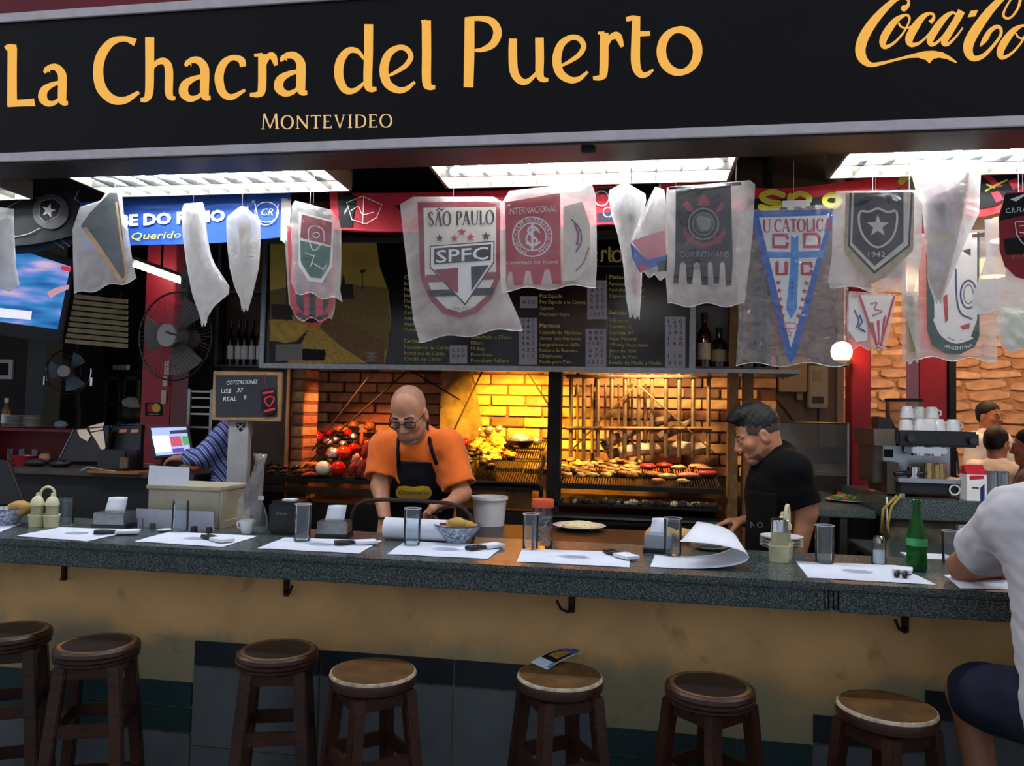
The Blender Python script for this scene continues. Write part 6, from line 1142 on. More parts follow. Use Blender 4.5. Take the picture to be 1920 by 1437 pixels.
# red shelf with plates and glasses
RY = 2.35; x0, x1 = at(-120, 830, RY).x, at(150, 830, RY).x; zt = at(60, 804, RY).z; zb = at(60, 868, RY).z; rs = thing('red_shelf', ((x0+x1)/2, RY+.2, 0), 'dark red open shelf unit below the smaller fan', 'shelf'); M_rs = mat('red_laminate', '#7d1420', .5, nscale=5)
MB().box2((x0, RY, zt-.02), (x1, RY+.45, zt)).build('top_board', M_rs, rs); MB().box2((x0, RY, zb-.02), (x1, RY+.45, zb)).build('shelf_board', M_rs, rs); MB().box2((x0, RY+.43, 0), (x1, RY+.45, zt)).build('back_board', M_rs, rs); MB().box2((x1-.02, RY, 0), (x1, RY+.45, zt)).build('side_board', M_rs, rs); MB().box2((x0, RY, 0), (x0+.02, RY+.45, zt)).build('side_board', M_rs, rs)
for px, n, r, lb in ((27, 9, .075, 'left'), (59, 9, .062, 'right')):
    c = at(px, 803, RY+.12)
    for k in range(n): MB().lathe([(.0005, 0), (r*.6, 0), (r, .008), (r*.98, .0095), (r*.6, .002), (.0005, .002)], (c.x, RY+.12, zt+.001+.0105*k), 20).build('plate', M_wht, None, smooth=SM, label='white plate in the %s stack on the red shelf, %s' % (lb, 'topmost' if k == n-1 else 'number %s up' % ('one', 'two', 'three', 'four', 'five', 'six', 'seven', 'eight')[k]), cat='plate', group='plates on the red shelf')
for i, px in enumerate((28, 38, 50, 62, 74)): c = at(px, 866, RY+.15); MB().lathe([(.0005, 0), (.022, 0), (.026, .09), (.024, .09), (.02, .004), (.0005, .004)], (c.x, RY+.1+.05*(i % 2), zb+.001), 14).build('glass_tumbler', G_clear, None, smooth=SM, label='drinking glass inside the red shelf, %s from the left' % ('first', 'second', 'third', 'fourth', 'fifth')[i], cat='glass', group='glasses in the red shelf')
c = at(85, 864, RY+.1); MB().ball((c.x, RY+.1, zb+.035), (.05, .04, .034), 12, 8, .4, 3, 3).build('cloth', mat('warm_cloth', '#d8a07a', .8), None, smooth=True, label='crumpled pale napkin inside the red shelf', cat='napkin')
c = at(110, 800, RY+.12); MB().ball((c.x, RY+.14, zt+.03), (.05, .04, .03), 12, 8, .3, 3, 8).build('cloth', mat('blue_cloth', '#8d9aa6', .8), None, smooth=True, label='bluish cloth on top of the red shelf', cat='cloth')
c = at(6, 800, RY+.1); bottle(Vector((c.x, RY+.12, zt+.001)), .22, .032, mat('brown_bottle', '#7a5a34', .3), 'stout bottle with white cap at the end of the red shelf', None, M_w, M_wpl)
c = at(42, 885, RY-.1); MB().lathe([(.0005, 0), (.05, 0), (.075, .06), (.071, .06), (.047, .006), (.0005, .006)], (at(45, 888, 1.45).x, 1.45, DZ), 20).build('red_bin', mat('bin_red', '#8a1a20', .4), None, smooth=SM, label='red plastic tub at the left of the till desk', cat='tub')
# columns and kitchen kit behind
p, q = at(50, 700, 3.3), at(84, 700, 3.3); struct('pillar_kitchen', MB().box2((p.x, 3.3, 0), (q.x, 3.5, 3.18)), mat('grey_green_paint', '#4d5656', .6, nscale=4))
p, q = at(-120, 700, 3.3), at(38, 700, 3.3); struct('wall_partition', MB().box2((p.x, 3.4, 0), (q.x, 3.5, 3.18)), mat('brown_grey_paint', '#37322e', .7, nscale=4))
t = thing('picture_frame', at(5, 710, 3.38), 'white framed dark picture on the partition', 'picture'); pbox(-24, 674, 23, 711, 3.375, .02).build('frame', M_wpl, t); pbox(-18, 681, 15, 704, 3.37, .02).build('picture', M_dark, t)
fr = thing('fridge', at(235, 800, 4.6), 'steel upright fridge with pale glazed doors in the kitchen', 'fridge'); M_fg = mat('fridge_pale', '#5d716c', .4, .2)
a = at(196, 700, 4.6); b = at(262, 700, 4.6); MB().box2((a.x, 4.62, 0), (b.x, 5.2, 2.0)).build('carcass', M_dark, fr)
for x_0, x_1 in ((198, 228), (233, 262)):
    d = MB(); A, B = at(x_0, 700, 4.6).x, at(x_1, 700, 4.6).x
    for u in ((A, .2, A+.02, 1.9), (B-.02, .2, B, 1.9), (A, 1.86, B, 1.9), (A, 1.6, B, 1.62), (A, .2, B, .24)): d.box2((u[0], 4.59, u[1]), (u[2], 4.62, u[3]))
    d.build('door_frame', M_fg, fr)
pbox(196, 640, 262, 688, 4.6, .4).build('oven_hood', mat('hood_navy', '#161d24', .4), None, label='dark extractor hood above the kitchen fridge', cat='hood'); bpy.data.objects['oven_hood'].name = 'hood'
pbox(214, 694, 262, 701, 4.5, .2).build('hanging_shelf', M_inox_d, None, label='steel shelf under the extractor hood', cat='shelf')
for i, px in enumerate((216, 223, 230, 238)): c = at(px, 694, 4.55); MB().lathe([(.0005, 0), (.025, 0), (.028, .05), (.0005, .05)], c, 10).build('spice_pot', M_wpl, None, smooth=SM, label='white pot on the kitchen shelf, %s from the left' % ('first', 'second', 'third', 'fourth')[i], cat='pot', group='pots on the kitchen shelf')
c = at(245, 770, 3.0); t = thing('wrapped_box', at(240, 800, 3.0), 'dark bundle with a grey plastic wrap behind the monitors', 'bundle'); MB().ball(c+Vector((0, 0, -.03)), (.09, .08, .1), 12, 9, .3, 2, 1).build('bundle', M_dark, t, smooth=True); MB().ball(c+Vector((.01, -.02, .05)), (.06, .06, .06), 12, 9, .4, 3, 2).build('plastic_wrap', mat('grey_wrap', '#8f9a98', .4), t, smooth=True); MB().box2((c.x-.09, 2.95, .0), (c.x+.09, 3.1, c.z-.1)).build('crate', M_dark, t)
ra = thing('dish_rack', at(378, 800, 1.85), 'tall steel rack with white trays behind the chalkboard', 'rack'); A, B = at(356, 740, 2.02).x, at(398, 740, 2.02).x; zt_ = at(377, 730, 2.02).z
for x in (A, B): MB().box2((x-.01, 2.01, 0), (x+.01, 2.03, zt_)).build('upright', M_inox, ra)
for y in (733, 745, 762, 775, 800): z = at(377, y, 2.02).z; MB().box2((A, 2.02, z-.012), (B, 2.17, z)).build('tray', M_wpl if y in (733, 775) else M_inox, ra)

# ================================================================ right background
M_kw = mat('kitchen_taupe', '#7d6c5a', .7, nscale=3, namt=.15)
KY = 3.2; struct('wall_taupe', MB().box2((at(1385, 700, KY).x, KY, 0), (at(1568, 700, KY).x, KY+.1, 3.18)), M_kw)
struct('trim_2', MB().box2((at(1568, 700, KY).x, KY-.03, 0), (at(1580, 700, KY).x, KY+.1, 3.18)), mat('trim_sand', '#a38a6a', .6))
RP = 2.55; p, q = at(1597, 700, RP), at(1633, 700, RP); struct('pillar_crimson', MB().box2((p.x, RP, 0), (q.x, RP+.16, 3.18)), M_rp, bevel=.005)
p, q = at(1723, 700, 3.8), at(1777, 700, 3.8); struct('pillar_far', MB().box2((p.x, 3.8, 0), (q.x, 4.1, 3.18)), M_rp, bevel=.005); r_ = at(1791, 700, 3.8); struct('trim_3', MB().box2((q.x+.003, 3.78, 0), (r_.x, 4.1, 3.18)), M_dark)
# stone wall
SY = 6.2; M_mo2 = mat('earth_mortar', '#a37c5c', .95, nscale=14, namt=.4, bump=.6); X0, X1 = at(1560, 700, SY).x, at(2250, 700, SY).x
sw = struct('wall_stone', MB().box2((X0, SY, 0), (X1+1, SY+.2, 3.2)), M_mo2)
struct('wall_right', MB().box2((X1+.6, 1.6, 0), (X1+.8, SY, 3.2)), M_mo2)
M_sto = [mat('stone_%s' % n, c, .9, nscale=7, namt=.35, bump=.9, bscale=22) for n, c in (('sand', '#c79d7a'), ('clay', '#b98a68'), ('buff', '#d3ab86'))]
mes = []
for k in range(9):
    b = MB(); random.seed(50+k); w_, h_ = random.uniform(.2, .42), random.uniform(.085, .13); pts = [(a*(w_/2)*random.uniform(.9, 1.05), d*(h_/2)*random.uniform(.75, 1.05)) for a, d in ((-1, -.7), (-.5, -1), (.4, -1), (1, -.6), (1, .5), (.5, 1), (-.4, 1), (-1, .6))]
    b.prism([(x, -.018+random.uniform(-.006, .006), z) for x, z in pts], (0, .05, 0)); mes.append((b.mesh('stone', M_sto[k % 3], bevel=.007), w_))
random.seed(77); z = .95
while z < 3.1:
    x = X0+random.uniform(0, .2)
    while x < X1:
        me, w_ = random.choice(mes); o = link('stone', me, sw); o.location = (x+w_/2, SY-random.uniform(-.01, .02), z+random.uniform(-.01, .01)); o.rotation_euler = (0, random.uniform(-.06, .06), 0); x += w_*random.uniform(.98, 1.08)
    z += .118
# shelf of spirits right of the menu
zs = shelf_unit(1302, 1442, (560, 688), 1.97, 'steel spirits shelf right of the menu board', mat('shelf_back_grey', '#8d8a84', .6))
MB().box2((at(1302, 690, 1.95).x, 1.93, zs[1]-.04), (at(1500, 690, 1.95).x, 2.3, zs[1]-.016)).build('hood_ledge', M_inox, None, label='steel ledge under the spirits shelf, reaching right', cat='ledge')
bottle(Vector((at(1320, 685, 2.05).x, 2.06, zs[1]+.001)), .33, .042, mat('whisky_amber', '#3a1a0a', .12, coat=.5), 'tall amber whisky bottle with a cream label', 'spirits bottles', mat('label_cream', '#d9c49a', .6), M_dark)
for i, px in enumerate((1348, 1378, 1404)): bottle(Vector((at(px, 685, 2.05).x, 2.06, zs[1]+.001)), .24, .045, M_win, 'squat dark spirits bottle, %s after the whisky' % ('first', 'second', 'third', 'fourth')[i], 'spirits bottles', mat('label_dull', '#9a8a5c', .6), M_dark)
# red-framed box, meters
t = thing('framed_sign', at(1420, 775, 3.0), 'small red-framed dark box with looping neon writing', 'box'); pbox(1396, 720, 1444, 775, 3.0, .05).build('red_frame', M_red, t); pbox(1401, 727, 1438, 775, 2.995, .03).build('dark_inside', M_dark, t); q = PL((0, 2.995, 1.7)); dec('neon_scribble', M_gry, t, q, stroke([(1404, 745), (1412, 732), (1418, 748), (1410, 758), (1424, 750), (1430, 738), (1434, 752), (1422, 764), (1408, 768)], 1.4), off=.003); dec('red_glow', M_pnk, t, q, stroke([(1424, 752), (1436, 749)], 2.5), off=.003); MB().box2((at(1400, 775, 3.0).x, 3.05, 1.6), (at(1440, 775, 3.0).x, KY, 1.66)).build('bracket', M_dark, t)  # neon writing and its glow painted as plain grey and pink strokes
t = thing('fuse_box', at(1488, 735, KY), 'beige wall fuse box above the glass case', 'fuse box'); pbox(1460, 668, 1513, 735, KY-.1, .1).build('case', mat('beige_metal', '#b59c68', .5), t, bevel=.006); pbox(1466, 706, 1470, 711, KY-.105, .01).build('lock', M_dark, t)
t = thing('electric_meter', at(1535, 765, KY), 'pale electric meter on the taupe wall', 'meter'); pbox(1515, 686, 1553, 766, KY-.1, .1).build('case', mat('meter_cream', '#b8aa8c', .5), t, bevel=.01); pbox(1523, 744, 1544, 757, KY-.106, .01).build('window', M_inox_d, t); pbox(1524, 694, 1542, 715, KY-.104, .01).build('plate', M_crm2, t); MB().cyl(at(1534, 766, KY-.05), at(1534, 850, KY-.05), .008, n=6).build('conduit', M_dark, t)
pbox(1494, 736, 1506, 750, KY-.05, .05).build('junction_box', M_crm2, None, label='small square junction box under the fuse box', cat='junction box')
MB().tube([at(1440, 730, KY-.01), at(1470, 765, KY-.01), at(1492, 795, KY-.01)], .006, 6).build('wall_cable', mat('cable_rust', '#6a4632', .6), None, label='thin diagonal cable on the taupe wall', cat='cable')
# worktop and glass case behind the second cook
WZ = 1.13; wk = thing('rear_worktop', (1.0, 2.2, 0), 'dark stone worktop running along the right rear', 'worktop'); a, b = at(1440, 900, 1.9).x, at(1660, 900, 1.3).x-.01
MB().box2((a, 1.4, WZ-.04), (b, 2.9, WZ)).build('slab', M_gran, wk, bevel=.004)
MB().box2((a, 1.45, 0), (a+.03, 2.85, WZ-.04)).build('side_panel', M_inox_d, wk)
for x0_, x1_ in ((1574, 1588), (1650, 1656)): MB().box2((at(x0_, 950, 1.42).x, 1.41, 0), (at(x1_, 950, 1.42).x, 1.46, WZ-.04)).build('leg_frame', M_inox_d, wk)
MB().box2((a, 2.6, 0), (b, 2.62, WZ-.04)).build('back_panel', M_dark, wk)
pbox(1592, 958, 1648, 1046, 1.48, .4).build('under_fridge', M_blkp, None, bevel=.01, label='black under-counter appliance below the rear worktop', cat='appliance'); o = bpy.data.objects['under_fridge']; fl = [v for v in o.data.vertices]; zmin = min(v.co.z for v in fl)
for v in fl:
    if v.co.z < zmin+.03: v.co.z -= zmin
gc = thing('glass_case', at(1520, 868, 2.5), 'glass-fronted steel display case behind the second cook', 'display case'); A, B = at(1450, 830, 2.5).x, at(1590, 830, 2.5).x; zt_ = at(1520, 793, 2.5).z
MB().box2((A, 2.5, WZ), (B, 2.85, WZ+.1)).build('steel_base', M_inox_d, gc); pbox(1452, 838, 1588, 868, 2.495, .01).build('front_panel', mat('case_panel', '#6a6d70', .3, .6), gc)
MB().box2((A, 2.5, WZ+.1), (B, 2.504, zt_)).build('front_glass', glass('case_glass', '#dfe6e6', .03, .88), gc); MB().box2((B-.004, 2.5, WZ+.1), (B, 2.85, zt_)).build('side_glass', MATS['case_glass'], gc)
for aa, bb in (((A, 2.5, zt_), (B, 2.5, zt_)), ((B, 2.5, WZ), (B, 2.5, zt_)), ((B, 2.85, WZ), (B, 2.85, zt_)), ((A, 2.85, zt_), (B, 2.85, zt_)), ((B, 2.5, zt_), (B, 2.85, zt_)), ((A, 2.5, WZ), (A, 2.5, zt_)), ((A, 2.85, WZ), (A, 2.85, zt_))): MB().cyl(aa, bb, .007, n=6).build('frame_rod', M_inox, gc)
MB().box2((A, 2.52, WZ+.2), (B, 2.84, WZ+.212)).build('glass_shelf', M_inox, gc)
t = thing('frying_pan', Vector((at(1545, 825, 2.66).x, 2.68, WZ+.214)), 'black pan inside the glass case', 'pan'); MB().lathe([(.0005, 0), (.07, 0), (.095, .035), (.092, .036), (.068, .004), (.0005, .004)], t.location, 20).build('pan_body', M_dark, t, smooth=SM); MB().cyl(t.location+Vector((.09, 0, .03)), t.location+Vector((.16, -.03, .05)), .008, n=6).build('handle', M_dark, t)
# plates and salad on the worktop
for k in range(6): c = atz(1572, 918, WZ); MB().lathe([(.0005, 0), (.055, 0), (.09, .01), (.088, .0115), (.055, .002), (.0005, .002)], c+Vector((0, 0, .001+.0115*k)), 24).build('plate', M_wht, None, smooth=SM, label='white plate on the rear worktop, '+('topmost' if k == 5 else ('lowest', 'second', 'third', 'fourth', 'fifth')[k]+' in the stack'), cat='plate', group='plates on the rear worktop')
c = atz(1590, 928, WZ); c.y = 1.86; c.x = at(1592, 928, 1.86).x; t = thing('salad_plate', c, 'oval plate of green and red salad on the rear worktop', 'plate'); MB().lathe([(.0005, .002), (.08, .002), (.125, .012), (.123, .0135), (.08, .005), (.0005, .005)], c, 26).build('platter', M_wht, t, smooth=SM)
for i in range(26): MB().ball(c+Vector((random.uniform(-.085, .085), random.uniform(-.06, .06), .016+random.uniform(0, .016))), (.02, .016, .008), 7, 5, .5, 3, i).build('salad_leaf' if i % 3 else 'tomato_piece', mat('salad_green', '#8aa24a', .6, nscale=20, namt=.4) if i % 3 else mat('salad_red', '#c2583a', .5), t, smooth=True)
for i, (px, py) in enumerate(((1528, 905), (1540, 908), (1540, 898))): c = atz(px, 912, WZ); c.z = WZ+.001+(.05 if i == 2 else 0); MB().lathe([(.0005, 0), (.022, 0), (.032, .05), (.03, .05), (.02, .004), (.0005, .004)], c, 16).build('bowl_cup', mat('mint_china', '#b5c7c2', .3), None, smooth=SM, label='pale cup behind the second cook, '+('left one', 'right one', 'stacked on the right one')[i], cat='cup', group='pale cups on the rear worktop')
# bar return and coffee station
rt = thing('bar_return', (1.6, .9, 0), 'lower green stone counter joining the bar at the right', 'counter'); MB().box2((1.0, .503, .99), (3.2, 1.16, 1.02)).build('slab', mat('green_stone', '#3d4a48', .2, nscale=60, namt=.4), rt, bevel=.004); MB().box2((1.04, .52, 0), (3.16, 1.14, .99)).build('body', M_dark, rt)
CY_ = 1.3; cs = thing('coffee_station', (1.6, 1.6, 0), 'rough stone block counter carrying the espresso machine', 'counter'); a, b = at(1660, 950, CY_).x, at(2100, 950, CY_).x; ST = at(1740, 936, 1.36).z
MB().box2((a, CY_, ST-.1), (b, 2.1, ST)).build('stone_slab', M_gran, cs, bevel=.005); MB().box2((a+.02, CY_+.03, 0), (b, 2.08, ST-.1)).build('masonry', mat('rough_masonry', '#57503f', .9, nscale=14, namt=.5, bump=.6), cs)
MB().tube([at(1690, 928, CY_-.01), at(1672, 950, CY_-.015), at(1664, 985, CY_-.015), at(1668, 1010, CY_-.015)], .007, 7).build('cable', mat('yellow_hose', '#a08a3c', .5), None, smooth=True, label='yellow hose hanging from the coffee station', cat='hose', group='hoses at the coffee station'); MB().tube([at(1682, 930, CY_-.012), at(1656, 955, CY_-.018), at(1652, 1000, CY_-.018)], .007, 7).build('cable', MATS['yellow_hose'], None, smooth=True, label='second yellow hose, left of the first', cat='hose', group='hoses at the coffee station'); MB().tube([at(1663, 932, CY_-.01), at(1663, 965, CY_-.012), at(1664, 1000, CY_-.012)], .004, 6).build('cable', M_wpl, None, smooth=True, label='thin white cable beside the yellow hoses', cat='cable')
EY = 1.42; em = thing('espresso_machine', at(1740, 930, EY), 'black and steel espresso machine topped with cups', 'coffee machine'); em.location.z = ST
def ex(px): return at(px, 850, EY).x
def ez(py): return at(1740, py, EY).z
M_eb = mat('machine_black', '#1c1d20', .35); M_es = mat('machine_steel', '#a8aeb2', .28, .9, nscale=20, namt=.1); M_eside = mat('machine_side', '#4f463b', .3, .6, nscale=8, namt=.3)
MB().box2((ex(1680), EY-.02, ez(838)), (ex(1834), EY+.36, ez(808))).build('head_panel', M_eb, em, bevel=.012)
MB().prism([(ex(1640)+.0, EY+.0, ez(838)), (ex(1640), EY+.02, ez(806)), (ex(1640), EY+.36, ez(806)), (ex(1640), EY+.36, ez(838))], (ex(1680)-ex(1640), 0, 0)).build('side_head', M_eside, em)
MB().box2((ex(1648), EY+.1, ez(912)), (ex(1668), EY+.36, ez(838))).build('side_panel', M_eside, em, bevel=.004); MB().box2((ex(1670), EY+.2, ez(905)), (ex(1812), EY+.36, ez(838))).build('backsplash', M_es, em)
MB().box2((ex(1682), EY-.02, ez(906)), (ex(1820), EY+.36, ez(898))).build('drip_tray', M_es, em, bevel=.003); MB().box2((ex(1685), EY+.0, ez(928)), (ex(1820), EY+.34, ez(906))).build('base', M_eb, em, bevel=.008)
MB().box2((ex(1668), EY+.04, ez(930)), (ex(1690), EY+.36, ez(870))).build('side_skirt', M_eside, em)
for px in (1697, 1805): MB().cyl((ex(px), EY+.05, ST), (ex(px), EY+.05, ez(927)), .02, n=12).build('foot', M_chrome, em)
for px, py in ((1702, 822), (1818, 825)): MB().cyl((ex(px), EY-.05, ez(py)), (ex(px), EY-.02, ez(py)), .018, .02, n=14).build('steam_knob', M_inox_d, em, smooth=SM)
MB().cyl((ex(1755), EY-.024, ez(823)), (ex(1755), EY-.02, ez(823)), .008, n=12).build('badge', M_dark, em)
for px in (1735, 1768): MB().cyl((ex(px), EY+.1, ez(856)), (ex(px), EY+.1, ez(838)), .035, n=16).build('group_head', M_chrome, em, smooth=SM)
MB().box2((ex(1718), EY+.06, ez(852)), (ex(1786), EY+.18, ez(840))).build('group_bar', M_chrome, em, bevel=.005)
for a_, b_ in (((1678, 889), (1712, 886)), ((1735, 886), (1712, 893))): MB().tube([at(*a_, EY+.03), at(*b_, EY+.06)], .012, 8).build('portafilter_handle', M_blkp, em, smooth=True)
MB().cyl((ex(1722), EY+.07, ez(898)), (ex(1722), EY+.07, ez(878)), .03, n=14).build('filter_basket', M_chrome, em, smooth=SM)
MB().cyl((ex(1803), EY+.06, ez(845)), (ex(1804), EY+.04, ez(888)), .005, n=6).build('steam_wand', M_dark, em); MB().box2((ex(1682), EY+.19, ez(863)), (ex(1698), EY+.2, ez(847))).build('gauge', M_dark, em)
MB().lathe([(.02, 0), (.027, .002), (.027, .006), (.02, .006)], (0, 0, 0), 18, caps=False).build('hanging_ring', M_wpl, em); o = bpy.data.objects['hanging_ring']; o.matrix_parent_inverse = pinv(em); o.location = (ex(1788), EY-.008, ez(917)); o.rotation_euler = (R(90), 0, 0)
for px, h in ((1752, .075), (1768, .07), (1776, .075)): c = Vector((ex(px), EY+.08, ez(898))); MB().lathe([(.0005, 0), (.026, 0), (.024, h), (.022, h), (.022, .004), (.0005, .004)], c, 16).build('milk_cup', mat('brass_steel', '#b09a6a', .25, .9), None, smooth=SM, label='small steel cup on the drip tray, '+{1752: 'left', 1768: 'middle', 1776: 'right'}[px], cat='cup', group='steel cups on the drip tray')
k = 0
CUPN = ('first', 'second', 'third', 'fourth', 'fifth', 'sixth', 'seventh', 'eighth', 'ninth', 'tenth', 'eleventh')
for px, dy, lv in ((1706, .06, 0), (1721, .1, 0), (1734, .06, 0), (1750, .05, 0), (1757, .15, 0), (1768, .06, 0), (1780, .16, 0), (1796, .06, 0), (1708, .06, 1), (1764, .12, 1), (1745, .16, 1)):
    c = Vector((ex(px), EY+dy, ez(808)+.0005+.062*lv)); t = thing('coffee_cup', c, 'white cup on top of the espresso machine, %s %s' % (CUPN[k], 'counting along the rows'), 'cup', 'cups on the espresso machine'); MB().lathe([(.0005, .06), (.022, .06), (.03, .045), (.035, .0), (.033, .0), (.028, .043), (.0005, .055)], c, 18).build('cup_body', M_wht, t, smooth=SM); MB().tube([c+Vector((.032, 0, .012)), c+Vector((.046, 0, .02)), c+Vector((.044, 0, .038)), c+Vector((.029, 0, .045))], .004, 6).build('handle', M_wht, t, smooth=True); k += 1
MB().prism([(ex(1652), EY+.05, ez(806)), (ex(1680), EY+.05, ez(806)), (ex(1676), EY+.05, ez(786)), (ex(1652), EY+.05, ez(783))], (0, .12, 0)).build('black_cloth', M_blkp, None, label='folded black cloth on the left end of the espresso machine', cat='cloth')
c = Vector((at(1695, 800, 1.93).x, 1.93, ST)); t = thing('coffee_grinder', c, 'coffee grinder with a clear hopper behind the machine', 'grinder'); zz = at(1695, 803, 1.93).z-ST; MB().lathe([(.0005, 0), (.085, 0), (.08, zz-.02), (.06, zz), (.0005, zz)], c, 20).build('grinder_body', M_inox_d, t, smooth=SM); MB().lathe([(.06, zz), (.095, zz+.06), (.095, zz+.15)], c, 24, caps=False).build('hopper', glass('hopper_plastic', '#e8d8c0', .05, .75), t, smooth=SM); MB().lathe([(.0005, zz+.15), (.1, zz+.15), (.1, zz+.165), (.0005, zz+.168)], c, 24).build('hopper_lid', M_dark, t, smooth=SM)
c = at(1831, 940, 1.34); c.z = ST; t = thing('milk_carton', c, 'white milk carton with red and blue print', 'carton'); w_ = .045; h = at(1831, 890, 1.34).z-ST
MB().box2((c.x-w_, 1.335, ST), (c.x+w_, 1.425, ST+h)).build('carton_body', M_w, t, bevel=.002); MB().prism([(c.x-w_, 1.335, ST+h), (c.x+w_, 1.335, ST+h), (c.x+w_, 1.38, ST+h+.04), (c.x-w_, 1.38, ST+h+.04)], (0, .09, 0)) if False else MB().add([(c.x-w_, 1.335, ST+h), (c.x+w_, 1.335, ST+h), (c.x+w_, 1.425, ST+h), (c.x-w_, 1.425, ST+h), (c.x-w_, 1.38, ST+h+.045), (c.x+w_, 1.38, ST+h+.045)], [(0, 1, 5, 4), (2, 3, 4, 5), (0, 4, 3), (1, 2, 5)]).build('gable_top', M_red, t)
q = PL((0, 1.335, 1.2)); dec('print', M_red, t, q, [[(1818, 892), (1845, 892), (1845, 898), (1818, 900)]], off=.001); dec('print', M_nav, t, q, [[(1838, 915), (1846, 908), (1846, 944), (1838, 944)]], off=.001); dec('print', M_dgr, t, q, [[(1822, 913), (1835, 914), (1835, 917), (1822, 916)]], off=.001)
for i, px in enumerate((1857, 1877)): c = at(px, 940, 1.42); c.z = ST; MB().lathe([(.0005, 0), (.034, 0), (.036, .02), (.032, .13), (.035, .145), (.033, .145), (.03, .12), (.0005, .01)], c, 18).build('steel_pitcher', M_es, None, smooth=SM, label=('left', 'right')[i]+' steel pitcher beside the milk carton', cat='pitcher', group='steel pitchers')
c = at(1890, 985, 1.25); MB().box2((at(1835, 975, .95).x, .85, 1.02), (at(1862, 975, .95).x, 1.1, 1.06)).build('butter_dish', M_crm, None, bevel=.008, label='cream plastic tub on the lower stone counter', cat='tub'); MB().box2((1.12, .62, 1.0205), (1.3, .8, 1.024)).build('paper_note', M_paper, None, label='white paper lying on the lower stone counter', cat='paper')
# sconce, small lights in the hall
c = at(1578, 668, 2.52); t = thing('wall_sconce', c, 'glowing warm sconce beside the crimson pillar', 'lamp'); MB().lathe([(.0005, -.04), (.04, -.035), (.062, .0), (.066, .035), (.055, .07), (.03, .09), (.0005, .095)], c, 20).build('shade', mat('sconce_glow', '#fff0d0', .5, emit=7., ecol='#ffd08a'), t, smooth=SM); MB().prism([c+Vector((-.06, -.05, -.03)), c+Vector((.06, -.05, -.03)), c+Vector((.03, -.05, -.07))], (0, .1, 0)).build('bracket', M_dark, t); MB().cyl(c+Vector((0, .03, -.04)), c+Vector((.1, .08, -.04)), .01, n=6).build('arm', M_dark, t)
def warm(x, y, z, e, par, col='#ffb870', r=.05):
    l = bpy.data.lights.new('lamp_light', 'POINT'); l.energy = e*LAMP_K; l.color = srgb(col)[:3]; l.shadow_soft_size = r; o = bpy.data.objects.new('lamp_light', l); COL.objects.link(o); o.parent = par; o.matrix_parent_inverse = pinv(par); o.location = (x, y, z)
warm(c.x, c.y-.12, c.z+.02, 3.5, t)
for i, (x, y) in enumerate(((2.0, 4.6), (3.2, 4.9), (4.4, 4.6), (2.7, 3.4))):
    t = thing('hall_lamp', (x, y, 2.9), 'warm drum lamp on the dining room ceiling, '+('first', 'second', 'third', 'fourth')[i]+' from the pillar', 'lamp', 'dining room lamps'); MB().lathe([(.0005, 0), (.12, 0), (.12, .16), (.0005, .16)], (x, y, 2.95), 18).build('shade', mat('drum_glow', '#ffe2b8', .6, emit=2., ecol='#ffcc88'), t, smooth=SM); MB().cyl((x, y, 3.1), (x, y, 3.18), .01, n=6).build('stem', M_dark, t); warm(x, y, 2.88, 50, t, '#ffd0a6', .12)
